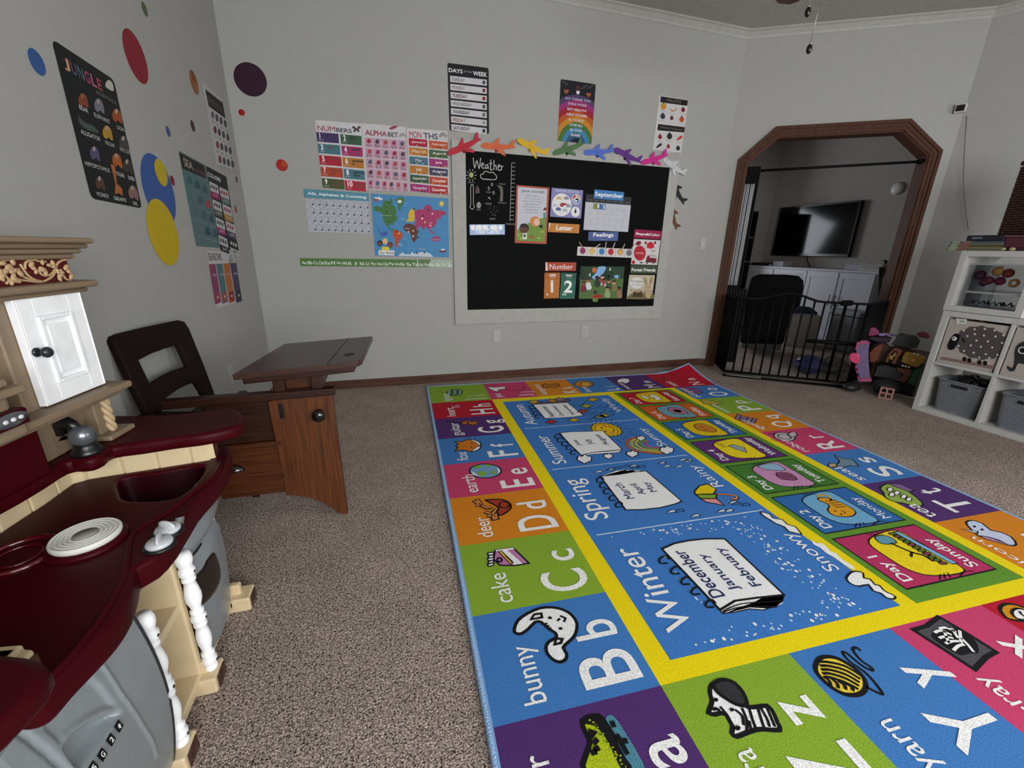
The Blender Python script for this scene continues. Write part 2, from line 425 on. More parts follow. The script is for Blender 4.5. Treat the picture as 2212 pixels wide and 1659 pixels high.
sink = smooth([zz(p, .55) for p in ((262, 1034), (350, 1020), (438, 1006), (425, 1040), (384, 1073), (330, 1082), (272, 1080), (258, 1062))], 4)
o = plate('countertop', [counter_ol, sink], .498, .552, .010, MAROON, kit)
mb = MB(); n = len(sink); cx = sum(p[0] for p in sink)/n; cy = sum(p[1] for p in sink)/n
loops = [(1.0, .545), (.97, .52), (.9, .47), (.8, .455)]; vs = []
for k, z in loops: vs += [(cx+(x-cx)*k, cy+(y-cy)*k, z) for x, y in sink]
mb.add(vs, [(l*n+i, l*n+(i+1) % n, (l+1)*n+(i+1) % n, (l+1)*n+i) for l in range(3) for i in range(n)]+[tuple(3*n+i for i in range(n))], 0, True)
mb.build('sink_basin', mat('260208', 1.0, .4, spec=.15), kit)  # same maroon as the counter, shade inside the bowl put into the colour
rim = [zz(p, .552) for p in ((478, 1000), (462, 1030), (420, 1062), (372, 1100), (325, 1128), (292, 1150), (280, 1172), (276, 1200), (268, 1240), (240, 1300), (200, 1360), (150, 1420), (110, 1460), (80, 1490))]
MB().tube([(x, y, .552) for x, y in smooth(rim, 4, False)], .006).build('raised_rim', MAROON, kit)
# backsplash of moulded tiles below the bar
def ribbon(path, th, z0, z1, per, gap, m, name, parent, bevel=.006):
    mb = MB(); P = [Vector(p) for p in path]
    L = [0]; 
    for a, b in zip(P, P[1:]): L.append(L[-1]+(b-a).length)
    def at(s):
        s = max(0, min(L[-1]-1e-6, s))
        for i in range(len(L)-1):
            if s <= L[i+1]:
                t = (s-L[i])/(L[i+1]-L[i]); d = (P[i+1]-P[i]).normalized(); return P[i].lerp(P[i+1], t), Vector((-d.y, d.x))
    k = int(L[-1]/per)+1
    for i in range(k):
        s0, s1 = i*per+gap/2, min((i+1)*per-gap/2, L[-1])
        if s1-s0 < .01: continue
        pts = [at(lerp(s0, s1, j/3)) for j in range(4)]
        fr = [p+nn*-.003 for p, nn in pts]; bk = [p+nn*th for p, nn in pts]
        mb.pz([(q.x, q.y) for q in fr+bk[::-1]], z0, z1)
    pts = [at(L[-1]*j/24) for j in range(25)]
    mb.pz([(q.x, q.y) for q in [p+nn*.002 for p, nn in pts]+[p+nn*th for p, nn in pts][::-1]], z0, z1)
    return mb.build(name, m, parent, bevel=bevel)
ribbon(tile, .022, .545, .612, .074, .003, CREAM, 'backsplash', kit, .004)
ribbon([mir(p) for p in tile[::-1]], .022, .545, .612, .074, .003, CREAM, 'backsplash', kit, .004)
for s in (0, 1):
    f = (lambda p: p) if not s else mir
    e = Vector(f(tile[-1])); mb = MB(); mb.pz([f((tile[-1][0]-.01, tile[-1][1]-.004)), f((tile[-1][0]+.012, tile[-1][1]+.004)), f((tile[-1][0]+.008, tile[-1][1]+.03)), f((tile[-1][0]-.01, tile[-1][1]+.03))], .551, .606)
    eb = mb.build('end_block', CREAM, kit, bevel=.003)
    T = Matrix.Translation((*f((tile[-1][0]+.0125, tile[-1][1]+.015)), .579)); setp(MB().box((-.002, -.010, -.020), (.0025, .010, .020), 0, T).ball((0, 0, 0), 1, 10, M=T @ Matrix.Translation((.002, 0, 0)) @ Matrix.Diagonal((.003, .007, .012, 1))).build('badge', BADGE, None, bevel=.001), eb)
# raised bar
bar_px = [(466, 951), (448, 956), (380, 965), (304, 977), (248, 985), (228, 1000), (203, 1011), (177, 1015), (149, 1018), (101, 1048), (51, 1078), (0, 1106)]
bf = [zz(p, .616) for p in bar_px[1:]]; tip = [zz(p, .64) for p in ((354, 896), (440, 888), (494, 883), (516, 887), (526, 902), (514, 921))]
right = [(WL+.012, tip[0][1]+.03), (zz((238, 910), .64)[0], tip[0][1]+.025)]+tip+bf
bar_ol = [right[0]]+smooth(right[1:], 3, False); bar_ol = bar_ol+[(p[0], 1.80-p[1]) for p in bar_ol[::-1]]
plate('bar_counter', [bar_ol], .606, .642, .012, MAROON, kit)
# lower body
KB, KF = WL+.014, -.525
mb = MB()
for y in (.478, .842, 1.028, 1.262): mb.box((KB, y-.012, .03), (KF, y+.012, .515))
mb.box((KB, .47, .03), (KB+.02, 1.27, .515)); mb.box((KB, .47, .03), (KF, 1.27, .058)); mb.box((KB+.05, .85, .262), (KF-.006, 1.02, .285))
mb.box((KB, 1.262, .03), (-.53, 1.30, .515)); mb.box((KB, 2*KYC-1.30, .03), (-.53, 2*KYC-1.262, .515))
mb.build('carcass', CREAM, kit, bevel=.006)
mb = MB()
for s in (0, 1):
    f = (lambda p: p) if not s else mir
    MB().pz([f((KB, 1.268)), f((-.545, 1.268)), f((-.53, 1.295)), f((KB, 1.36))], .512, .61).build('side_wing', CREAM, kit, bevel=.005)
for i, y in enumerate((1.31, 1.035, .845, .56)):
    f = MB().box((KF-.06, y-.038, 0), (-.488 if i else -.478, y+.032, .05)).box((KF-.06, y-.012, .04), (KF+.018, y+.012, .085)).build('foot', CREAM, kit, bevel=.007)
    xf = -.487 if i else -.477
    setp(MB().box((xf-.004, y-.026, .006), (xf+.0015, y+.02, .044)).ball((0, 0, 0), 1, 10, M=Matrix.Translation((xf+.001, y-.003, .025)) @ Matrix.Diagonal((.003, .012, .015, 1))).build('badge', BADGE, None, bevel=.002), f)
# balusters
BPROF = [(.017, 0), (.02, .004), (.02, .018), (.016, .022), (.022, .03), (.023, .045), (.018, .058), (.02, .064), (.02, .072), (.014, .076), (.015, .09), (.021, .115), (.022, .14), (.018, .165), (.015, .18), (.02, .184), (.02, .193), (.017, .197), (.023, .208), (.023, .222), (.017, .232), (.02, .237), (.02, .246), (.014, .25), (.016, .262), (.023, .285), (.024, .305), (.019, .335), (.015, .355), (.02, .359), (.02, .368), (.016, .372), (.023, .383), (.024, .398), (.018, .41), (.02, .416), (.024, .43), (.024, .445), (.018, .46)]
for y in (1.036, .848):
    b = MB().lathe([(r_*.76, z_*.805) for r_, z_ in BPROF], Matrix.Translation((-.507, y, .05)), 18).build('baluster', WHT, kit)
    for z in (.0785, .222, .365):
        setp(MB().ball((0, 0, 0), 1, 8, M=Matrix.Translation((-.4893, y-.003, z)) @ Matrix.Diagonal((.002, .0035, .0035, 1))).build('screw', mat('3a3c40', 1.0, .3, metal=.8)), b)
# silver doors: bulged sheets
def bulged(name, y0, y1, z0, z1, fx, th, m, parent, ny=30, nz=36):
    mb = MB(); vs = []
    for j in range(nz+1):
        for i in range(ny+1):
            y = lerp(y0, y1, i/ny); z = lerp(z0, z1, j/nz); vs.append((fx(y, z), y, z))
    A_ = len(vs); vs += [(v[0]-th, v[1], v[2]) for v in vs]
    fs = []
    for j in range(nz):
        for i in range(ny):
            a = j*(ny+1)+i; q = (a, a+1, a+ny+2, a+ny+1); fs.append(q); fs.append(tuple(A_+k for k in q[::-1]))
    for i in range(ny): fs.append((i+1, i, A_+i, A_+i+1)); a = nz*(ny+1)+i; fs.append((a, a+1, A_+a+1, A_+a))
    for j in range(nz): a = j*(ny+1); fs.append((a, a+ny+1, A_+a+ny+1, A_+a)); a += ny; fs.append((a+ny+1, a, A_+a, A_+a+ny+1))
    mb.add(vs, fs, 0, True); o = mb.build(name, m, parent)
    o.data.set_sharp_from_angle(angle=.9); return o
def ss(x): x = max(0, min(1, x)); return x*x*(3-2*x)
def fR(y, z):
    t = (z-.06)/.44
    return -.524+.016*math.sin(PI*min(1, max(0, t)))+.012*math.sin(PI*(y-1.05)/.21)-.014*ss(1-abs(z-.365)/.022)*ss((y-1.06)/.02)+.016*ss((z-.39)/.02)*ss((.47-z)/.02)
dr = bulged('oven_door', 1.052, 1.262, .062, .50, fR, .012, SILVER, kit)
win = [(468, 1192), (475, 1205), (483, 1235), (477, 1269), (460, 1298), (446, 1307), (438, 1285), (431, 1259), (440, 1240), (450, 1225), (456, 1208)]
wp = smooth([(onx(x, y, -.488).y, onx(x, y, -.488).z) for x, y in win], 3)
wc_ = (sum(p[0] for p in wp)/len(wp), sum(p[1] for p in wp)/len(wp)); nn_ = len(wp); mb = MB(); vs = []
for q_ in (1.0, .97, .8, .6, .4, .2, .02):
    for p in wp: y_, z_ = lerp(wc_[0], p[0], q_), lerp(wc_[1], p[1], q_); vs.append((fR(y_, z_)+(.0004 if q_ == 1 else .003), y_, z_))
mb.add(vs, [(l*nn_+i, l*nn_+(i+1) % nn_, (l+1)*nn_+(i+1) % nn_, (l+1)*nn_+i) for l in range(6) for i in range(nn_)], 0, True)
setp(mb.build('window', mat('140908', 1.0, .12, spec=.7)), dr)
sl = [onx(x, y, -.48) for x, y in ((424, 1220), (434, 1212), (446, 1199), (456, 1184), (462, 1170))]
setp(MB().tube([(fR(p.y, p.z)+.001, p.y, p.z) for p in sl], .0045).build('handle_slot', BLK), dr)
DL0, DL1 = .535, .805
def kz(L_): return [(p.y, p.z) for p in [onx(x/1.881, 1153+y/1.881, -.478) for x, y in L_]]
rec = kz([(497, 703), (445, 722), (395, 750), (350, 785), (318, 820), (297, 860), (325, 940), (350, 965), (430, 850), (515, 722)])
rec2 = kz([(250, 772), (425, 555), (455, 600), (497, 700), (445, 716), (395, 744), (350, 779), (318, 812), (297, 852)])
gro = [kz([(190, 775), (255, 880), (330, 1000)]), kz([(455, 488), (480, 560), (508, 640), (545, 710), (580, 775), (625, 840), (655, 900)])]
def dline(p, L_):
    best = 9
    for a, b in zip(L_, L_[1:]):
        a, b = Vector(a), Vector(b); q = Vector(p); t = max(0, min(1, (q-a).dot(b-a)/max(1e-9, (b-a).length_squared))); best = min(best, (q-a.lerp(b, t)).length)
    return best
def inside(p, poly):
    c = False; n = len(poly)
    for i in range(n):
        a, b = poly[i], poly[i-1]
        if (a[1] > p[1]) != (b[1] > p[1]) and p[0] < (b[0]-a[0])*(p[1]-a[1])/(b[1]-a[1])+a[0]: c = not c
    return c
def dpoly(p, poly):
    best = 9
    for i in range(len(poly)):
        a, b = Vector(poly[i-1]), Vector(poly[i]); q = Vector(p); t = max(0, min(1, (q-a).dot(b-a)/max(1e-9, (b-a).length_squared)))
        best = min(best, (q-a.lerp(b, t)).length)
    return best
def fL(y, z):
    t = (z-.05)/.46; x = -.515+.036*math.sin(PI*min(1, max(0, t*.92+.04)))**.8
    p = (y, z)
    if inside(p, rec): x -= .022*ss(dpoly(p, rec)/.014)
    if inside(p, rec2): x -= .005*ss(dpoly(p, rec2)/.008)
    x -= .006*ss(1-dline(p, gro[0])/.008)-.003*ss(1-dline(p, gro[1])/.006)
    return x
dl = bulged('refrigerator_door', DL0, DL1, .055, .505, fL, .012, SILVER, kit, 90, 130)
mb = MB(); mb.tube([(fL(DL1-.002, z)-.004, DL1+.002, z) for z in [lerp(.06, .5, k/16) for k in range(17)]], .006)
setp(mb.build('door_seal', mat('26282a', 1.0, .3)), dl)
for k, (x, y, g) in enumerate(((1245, 810, '*'), (1165, 950, '2'), (1075, 1105, 'G'), (985, 1240, '5'))):
    p = onx(x/4.81, 1400+y/4.81, -.478); xx = fL(p.y, p.z)
    M_ = frame((xx+.002, p.y, p.z), (0, 1, .0), (-.25, 0, 1)); a = Art(M_, .0004, 1.0, base=.0005)
    a.slab([(-.006, -.008), (.006, -.008), (.006, .008), (-.006, .008)], '0c0c0c', .001); a.text(g, -.003, -.005, .003, .005, 'e8e8e8', 3, .02)
    a.build('symbol_plate', kit)
# burners, knobs, faucet
def zp(x, y, z): q = onz(x, y, z); return Vector((q.x, q.y, z))
c = zp(188, 1163, .562)
b = MB().lathe([(.064, .55), (.064, .556), (.060, .561), (.0, .561)], Matrix.Translation((c.x, c.y, 0)), 32).build('burner_base', MAROON, kit)
pr = [(.053, .561), (.055, .565), (.055, .571), (.053, .574)]
for r in (.049, .042, .035, .028): pr += [(r+.002, .574), (r, .570), (r-.002, .570), (r-.0035, .574)]
pr += [(.023, .574), (.021, .571), (.001, .571)]
bb = MB().lathe(pr, Matrix.Translation((c.x, c.y, 0)), 40).build('burner_coil', mat('d5d6cf', 1.0, .5), kit)
setp(MB().lathe([(.020, .570), (.020, .5735), (.001, .5735)], Matrix.Translation((c.x, c.y, 0)), 24).build('burner_center', mat('8a8b80', 1.0, .6)), bb)
c2 = zp(40, 1200, .553)
mb = MB().tube([(c2.x+.056*math.cos(a*PI/16), c2.y+.056*math.sin(a*PI/16), .553) for a in range(32)], .006, closed=True)
mb.tube([(c2.x+.034*math.cos(a*PI/16), c2.y+.034*math.sin(a*PI/16), .552) for a in range(32)], .003, closed=True)
mb.build('burner_ring', mat('4a0510', 1.0, .15, spec=.8), kit)
for (x, y, rot) in ((362, 1143, -.5), (344, 1172, -1.3)):
    k = zp(x, y, .56)
    kb = MB().lathe([(.028, .55), (.028, .556), (.001, .556)], Matrix.Translation((k.x, k.y, 0)), 24).build('knob_base', BLK, kit)
    T = Matrix.Translation((k.x, k.y, .556)) @ Matrix.Rotation(rot, 4, 'Z')
    mb = MB().lathe([(.022, 0), (.023, .005), (.020, .009), (.001, .010)], T, 24)
    mb.ball((0, 0, 0), 1, 12, M=T @ Matrix.Translation((0, 0, .012)) @ Matrix.Diagonal((.022, .005, .012, 1)))
    setp(mb.build('knob', mat('b9bdc2', 1.0, .3, spec=.6)), kb)
lp = zp(388, 1126, .553)
a = Art(frame(lp, (.3, -1, 0), (1, .3, 0)), base=.0005); a.slab([(-.016, -.008), (.016, -.008), (.016, .008), (-.016, .008)], '6b6e72', .001)
for i in range(3): a.text('8', -.012+i*.008, -.004, -.006+i*.008, .004, 'e0e0e0', 2)
a.build('dial_label', kit)
f = zp(190, 978, .642); T = Matrix.Translation((f.x, f.y, .642))
mb = MB().lathe([(.030, 0), (.030, .006), (.026, .012), (.022, .02), (.021, .028)], T, 24)
fa = mb.build('faucet_base', BLK, kit)
setp(MB().lathe([(.019, .026), (.024, .034), (.025, .048), (.022, .06), (.014, .068), (.001, .07)], T, 24).build('faucet_dome', CHROME), fa)
setp(MB().tube([T @ Vector(v) for v in ((-.005, .0, .06), (-.014, .002, .074), (-.03, .006, .083), (-.045, .012, .074), (-.05, .014, .05), (-.05, .014, .036))], [.010, .012, .014, .015, .014, .013], 12).build('spout', BLK), fa)
# hutch
HA = math.radians(8); HO = Vector((-.712, 1.31, 0)); HT = Vector((math.sin(HA), math.cos(HA), 0)); HN = Vector((math.cos(HA), -math.sin(HA), 0))
HM = frame(HO, HT, (0, 0, 1)); HI = HM.inverted()
def hp(x, y, off=0.0): q = HI @ hit(x, y, HO+HN*off, HN); return (q.x, q.y)
def hbox(mb, s0, s1, z0, z1, d0, d1, mi=0): return mb.box((s0, z0, d0), (s1, z1, d1), mi, HM)
dTL, dTR, dBR, dBL = hp(13, 645, .012), hp(167, 633, .012), hp(226, 831, .012), hp(100, 873, .012)
ds0, ds1 = (dTL[0]+dBL[0])/2, (dTR[0]+dBR[0])/2; dz0, dz1 = (dBL[1]+dBR[1])/2, (dTL[1]+dTR[1])/2
SL = -.55                                                    # hutch runs on to the left, out of the frame
def zy(y, off=.02): return hp(158, y, off)[1]
mb = MB(); hbox(mb, ds0-.03, ds1+.012, dz0-.01, zy(560), -.10, 0)
hbox(mb, SL, ds0-.03, .645, zy(560), -.075, -.045)
z_lt = hp(185, 608)[1]; z_lb = hp(180, 628)[1]
mb.build('cabinet_body', TAN, kit, bevel=.006)
tiers = [(zy(526, .045), zy(513, .045), .045), (zy(537, .036), zy(525, .036), .036), (zy(548, .026), zy(536, .026), .026), (zy(559, .016), zy(547, .016), .016)]
mb = MB()
for a_, b_, e in tiers: hbox(mb, SL, ds1+.004+e, a_, b_, -.09, e)
mb.build('cornice', TAN, kit, bevel=.007)
mb = MB(); hbox(mb, SL, ds1+.002, zy(613, .008), zy(556, .008), -.09, .008); fz = mb.build('frieze', mat('4a0a12', 1.0, .35), kit, bevel=.002)
mb = MB(); qk = crop(0, 480, 5.53)
def hk(x, y, o=.010): q = hp(*qk(x, y), o); return HM @ Vector((q[0], q[1], o))
for dx in (0, -690):
    for L_ in ([(75, 740), (110, 690), (180, 665), (240, 690), (330, 700), (450, 715), (540, 700), (620, 650), (660, 590)], [(240, 500), (290, 580), (340, 640), (420, 690), (500, 705)], [(300, 560), (300, 500), (330, 465), (400, 450), (480, 470), (550, 470)],
               [(460, 560), (480, 610), (540, 640), (610, 620), (660, 560), (680, 500), (740, 455), (800, 450)], [(720, 560), (745, 620), (790, 680), (850, 690)], [(20, 470), (80, 520), (160, 560), (230, 560)], [(250, 640), (350, 680), (450, 700)]):
        mb.tube([hk(x+dx, y) for x, y in smooth(L_, 3, False)], .0026, 6)
    for i, (x, y, s_) in enumerate(((30, 490, 1), (150, 475, 1), (60, 590, 1.1), (130, 545, .9), (170, 580, 1), (240, 610, 1.2), (375, 505, 1.1), (400, 550, 1), (430, 590, .8), (510, 565, 1.3), (545, 605, .9), (590, 515, .9), (630, 495, 1.1), (640, 530, .9), (690, 590, 1), (720, 640, 1.1), (715, 680, .8), (790, 540, 1.2), (820, 590, 1), (850, 650, 1), (180, 690, 1.2), (140, 720, .9), (215, 705, .9), (505, 480, .8), (740, 600, .8))):
        T = Matrix.Translation(hk(x+dx, y, .0115)) @ HM.to_3x3().to_4x4() @ Matrix.Rotation(i*1.7, 4, 'Z') @ Matrix.Diagonal((.0085*s_, .0052*s_, .0035, 1))
        mb.ball((0, 0, 0), 1, 8, M=T)
def hv(s, z, d): return HM @ Vector((s, z, d))
setp(mb.build('scroll_relief', mat('b0926e', 1.0, .5)), fz)
mb = MB(); hbox(mb, SL, ds1+.040, zy(624, .036), zy(609, .036), -.09, .036); hbox(mb, SL, ds1+.024, zy(634, .022), zy(623, .022), -.09, .022)
mb.build('upper_ledge', TAN, kit, bevel=.006)
# white panelled door
mb = MB(); hbox(mb, ds0, ds1, dz0, dz1, .001, .014)
w_ = ds1-ds0; h_ = dz1-dz0
def ring(i0, i1, d):
    a, b, c, e = ds0+i0*w_, ds1-i0*w_, dz0+i0*w_, dz1-i0*w_; k = (i1-i0)*w_
    for r in ((a+k, b-k, c, c+k), (a+k, b-k, e-k, e), (a, a+k, c, e), (b-k, b, c, e)): hbox(mb, r[0], r[1], r[2], r[3], .012, d)
ring(.0, .02, .0175); ring(.03, .24, .0165); ring(.24, .29, .021); hbox(mb, ds0+.34*w_, ds1-.34*w_, dz0+.36*w_, dz1-.36*w_, .012, .0185)
dw = mb.build('door', WHT, kit, bevel=.0022)
kp = hp(92, 761, .03)
T = HM @ Matrix.Translation((kp[0], kp[1], .018))
kn = MB().lathe([(.006, 0), (.006, .012), (.011, .016), (.012, .022), (.008, .027), (.001, .028)], T, 16)
kn.lathe([(.010, 0), (.010, .003), (.001, .004)], T, 16); setp(kn.build('door_knob', mat('34383c', 1.0, .25, metal=.4)), dw)
lz = hp(240, 832, .03)[1]
mb = MB(); hbox(mb, SL, ds1+.042, dz0-.022, dz0-.004, -.09, .05); hbox(mb, SL, ds1+.026, dz0-.036, dz0-.02, -.09, .03)
mb.build('lower_ledge', TAN, kit, bevel=.006)
mb = MB(); hbox(mb, SL, ds1+.0, .642, dz0-.03, -.08, -.03)
hbox(mb, ds1-.036, ds1+.014, .652, dz0-.03, -.08, .0); hbox(mb, ds1-.05, ds1+.04, .642, .656, -.09, .03)
mb.build('back_panel', TAN, kit, bevel=.004)
cz0, cz1 = .656, dz0-.034; mb = MB(); T = HM @ Matrix.Translation((ds1-.004, cz0, .006)) @ Matrix.Rotation(-PI/2, 4, 'X')
for q in range(3):
    mb.tube([HM @ Vector((ds1-.004+.006*math.cos(q*2.094+t*9), lerp(cz0, cz1, t), .004+.006*math.sin(q*2.094+t*9))) for t in [i/24 for i in range(25)]], .0065, 7)
mb.build('rope_column', mat('b39c79', 1.0, .5), kit)
# centre hood and microwave to the left
d = .075
hA = hp(45, 845, d); hB = hp(60, 880, d); hC = hp(62, 905, d)
mb = MB(); hbox(mb, SL, hB[0]-.012, hB[1]-.005, hA[1]-.0, -.05, d-.012); mb.build('hood', TAN, kit, bevel=.012)
mb = MB(); hbox(mb, SL, hA[0]+.004, hA[1]-.002, hA[1]+.014, -.05, d+.01); hbox(mb, SL, hA[0]-.012, hA[1]+.014, hA[1]+.03, -.05, d-.004); mb.build('hood_ledge', TAN, kit, bevel=.005)
pz1 = hp(55, 876, d)[1]; pz0 = hp(60, 912, d)[1]
mb = MB(); hbox(mb, SL, hC[0], pz0, pz1, 0, d+.004); cp = mb.build('control_panel', MAROON, kit, bevel=.004)
oc = hp(25, 905, d); T = HM @ Matrix.Translation((oc[0]-.008, oc[1], d+.0045))
mb = MB().lathe([(.001, 0), (1.0, 0), (.95, 1.0), (.001, 1.0)], T @ Matrix.Diagonal((.036, .0135, .002, 1)), 28); od = mb.build('display', CHROME); setp(od, cp)
mb = MB()
for k in (-1, 0, 1): mb.ball((0, 0, 0), 1, 10, M=T @ Matrix.Translation((k*.015+.004, 0, .002)) @ Matrix.Diagonal((.0055, .0045, .003, 1)))
b_ = mb.build('display_button', mat('c9c9cc', 1.0, .3)); setp(b_, cp)
mb = MB(); hbox(mb, SL, hC[0]+.01, pz0-.03, pz0-.002, -.05, d-.01); mb.build('hood_skirt', TAN, kit, bevel=.01)
mp = hp(88, 940, .02)
mb = MB(); hbox(mb, SL, mp[0], .643, hp(70, 915, .02)[1], -.05, .02); mb.build('splash_block', MAROON, kit, bevel=.008)
rp = zp(20, 1028, .642)
mb = MB(); T = Matrix.Translation((rp.x, rp.y, .642)) @ Matrix.Rotation(-.12, 4, 'Z')
for z, e in ((0, .0), (.008, .004), (.016, .009)): mb.box((-.02+e, -.2, z), (.012-e, .024-e, z+.0075), 0, T)
mb.box((-.012, -.2, .085), (.006, .018, .092), 0, T); mb.box((-.016, -.2, .092), (.010, .022, .098), 0, T)
for k in range(5): mb.lathe([(.006, .022), (.008, .03), (.006, .05), (.008, .07), (.006, .086)], T @ Matrix.Translation((-.003, .008-.035*k, 0)), 10)
mb.build('spice_rail', WHT, kit, bevel=.0015)
# ================================================================ SCHOOL DESK WITH CHAIR
DW = mat('2a130c', 1.0, .4, spec=.35, kind='wood', bscale=2, vscale=22, var=.5)
OR_ = mat('4e2a14', 1.0, .32, kind='wood', bscale=1, vscale=24, var=.55)
ORH = mat('43220f', 1.0, .32, kind='wood', bscale=2, vscale=24, var=.55)
DTOP = mat('3c2722', 1.0, .28, spec=.5, kind='wood', bscale=3, vscale=20, var=.35)
CHW = mat('160a07', 1.0, .7, spec=.12, kind='wood', bscale=1, vscale=20, var=.4)
DY = 1.745
desk = thing('school_desk', (-.45, 1.95, 0), 'dark-stained wooden school desk with an attached chair, drawer pulls and an inkwell hole', 'desk')
def dp(x, y, d=DY): q = ony(x, y, d); return (q.x, q.z)
pan = [dp(*p) for p in ((578, 868), (716, 838), (752, 1111))]+[dp(*p) for p in ((744, 1113), (735, 1110), (720, 1100), (700, 1087), (678, 1078), (655, 1073), (618, 1070))]
pan[2] = (pan[2][0], 0.0); pan[3] = (pan[3][0], 0.0)
MB().prism(pan, lambda p: (p[0], DY, p[1]), lambda p: (p[0], DY+.03, p[1])).build('side_panel', OR_, desk, bevel=.003)
xR = pan[1][0]; xL = pan[0][0]; xB = dp(452, 960)[0]; zS = dp(588, 955)[1]; zB = dp(540, 1073)[1]
MB().box((xB, DY+.004, zB), (pan[-1][0]-.002, DY+.028, zS-.002)).build('drawer_front', ORH, desk, bevel=.003)
MB().box((xB, DY+.02, zS), (xL+.02, DY+.04, .575)).build('upper_board', DW, desk, bevel=.002)
MB().box((xB, DY+.028, zB), (pan[-1][0], DY+.24, zB+.02)).box((xB, DY+.22, zB+.015), (xL-.01, DY+.24, .43)).build('drawer_box', DW, desk)
for x_ in (xB+.03, xR-.14): MB().box((x_, DY+.245, 0), (x_+.03, DY+.335, .50)).build('support', DW, desk, bevel=.003)
zr0, zr1 = dp(360, 884)[1], dp(360, 866)[1]; xr0 = dp(318, 878)[0]; zq0, zq1 = dp(712, 853)[1], dp(712, 838)[1]; MB().prism([(xr0, zr0), (xR+.012, zq0), (xR+.012, zq1), (xr0, zr1)], lambda p: (p[0], DY-.012, p[1]), lambda p: (p[0], DY+.032, p[1])).build('rail', DW, desk, bevel=.004)
zr0, zr1 = zq0, zq1
MB().box((xr0+.04, DY+.042, .44), (xL+.0, DY+.33, .46)).build('seat', DW, desk, bevel=.004)
k = dp(690, 893); T = Matrix.Translation((k[0], DY, k[1])) @ Matrix.Rotation(PI/2, 4, 'X')
MB().lathe([(.018, 0), (.020, .004), (.011, .008), (.012, .018), (.021, .024), (.025, .032), (.022, .041), (.012, .046), (.001, .047)], T, 24).build('knob', mat('0a0908', 1.0, .12, spec=.8), desk)
k = dp(514, 1014); mb = MB(); T = Matrix.Translation((k[0]-.018, DY+.004, k[1]-.004))
mb.add([T @ Vector((.042*math.cos(a)*math.cos(b), -.026*math.sin(b)-.001, .026*math.sin(a)*math.cos(b))) for b in [i*PI/2/6 for i in range(7)] for a in [j*PI/12 for j in range(13)]],
       [(i*13+j, i*13+j+1, (i+1)*13+j+1, (i+1)*13+j) for i in range(6) for j in range(12)], 0, True)
mb.build('cup_pull', mat('0d0b0a', 1.0, .15, spec=.8), desk)
p0, p1 = dp(606, 872), dp(613, 903)
MB().box((p0[0]-.008, DY-.005, p1[1]), (p0[0]+.008, DY+.001, p0[1])).build('latch_plate', mat('17100d', 1.0, .3), desk, bevel=.004)
for x, y in ((604, 957), (612, 1028)):
    k = dp(x, y); MB().ball((k[0], DY, k[1]), .006, 10).build('screw', mat('2a1a12', 1.0, .3, metal=.5), desk)
# desktop, apron, pedestal
Q = [Vector((-.555, 1.735, .668)), Vector((-.102, 1.738, .694)), Vector((-.062, 2.215, .700)), Vector((-.474, 2.245, .672))]
tx = (Q[1]-Q[0]).normalized(); ty = (Q[3]-Q[0]); tn = tx.cross(ty).normalized()
def dt(u, v, h=0): a = Q[0].lerp(Q[1], u); b = Q[3].lerp(Q[2], u); return a.lerp(b, v)+tn*h
R4 = [(0, 0), (.97, 0), (1, .06), (1, .97), (.98, 1), (0, 1)]
o = MB().prism(R4, lambda p: dt(*p, -.022), lambda p: dt(*p, 0)).build('desktop', DTOP, desk, bevel=.003)
s = MB().prism([(.716, .0), (.721, .0), (.721, 1), (.716, 1)], lambda p: dt(*p, 0), lambda p: dt(*p, .0006)).build('seam', mat('150b08', 1.0, .5)); setp(s, o)
s = MB().prism(circ(.86, .28, .045, .04, 20), lambda p: dt(*p, .0), lambda p: dt(*p, .0008)).build('inkwell_hole', mat('080504', 1.0, .6)); setp(s, o)
s = MB().prism(circ(.93, .78, .012, .01, 12), lambda p: dt(*p, .0), lambda p: dt(*p, .0008)).build('screw_hole', mat('080504', 1.0, .6)); setp(s, o)
MB().prism([(.05, .02), (.93, .02), (.93, .95), (.05, .95)], lambda p: dt(*p, -.045), lambda p: dt(*p, -.022)).build('apron', DW, desk, bevel=.004)
a0, a1 = dp(590, 850), dp(697, 850)
MB().box((a0[0], DY+.01, zr1-.01), (a0[0]+.04, DY+.32, .64)).build('pedestal', DW, desk, bevel=.004)
MB().box((a1[0]-.04, DY+.01, zr1-.01), (a1[0], DY+.32, .648)).build('pedestal', DW, desk, bevel=.004)
MB().box((a0[0]+.04, DY+.05, zr1-.01), (a1[0]-.04, DY+.07, .63)).build('crossboard', ORH, desk)
# chair back
CT = Vector((-.848, 1.70, .83)); CX = Vector((-.820, 2.15, .81))-CT; CD = Vector((-.795, 1.685, .57))-CT
CM = frame(CT, CX, -CD); CI = CM.inverted(); cn = CM.to_3x3() @ Vector((0, 0, 1))
def cp_(x, y): q = CI @ hit(x, y, CT, cn); return (q.x, q.y)
ol = [(318, 892), (285, 818), (262, 765), (248, 735), (250, 724), (262, 720), (320, 705), (385, 691), (398, 694), (408, 708), (440, 785), (468, 858), (480, 892), (462, 892), (446, 857)]
outl = [cp_(*p) for p in ((322, 892), (290, 830), (262, 767), (247, 735), (249, 725), (262, 719), (320, 705), (386, 691), (399, 694), (409, 709), (440, 785), (466, 855), (480, 892))]
h1 = [cp_(*p) for p in ((301, 778), (330, 763), (360, 752), (390, 743), (400, 765), (410, 789), (385, 797), (360, 809), (340, 822), (327, 833), (314, 805))]
h2 = [cp_(*p) for p in ((352, 868), (365, 856), (385, 842), (405, 831), (427, 824), (437, 840), (446, 857), (452, 892), (352, 892))]
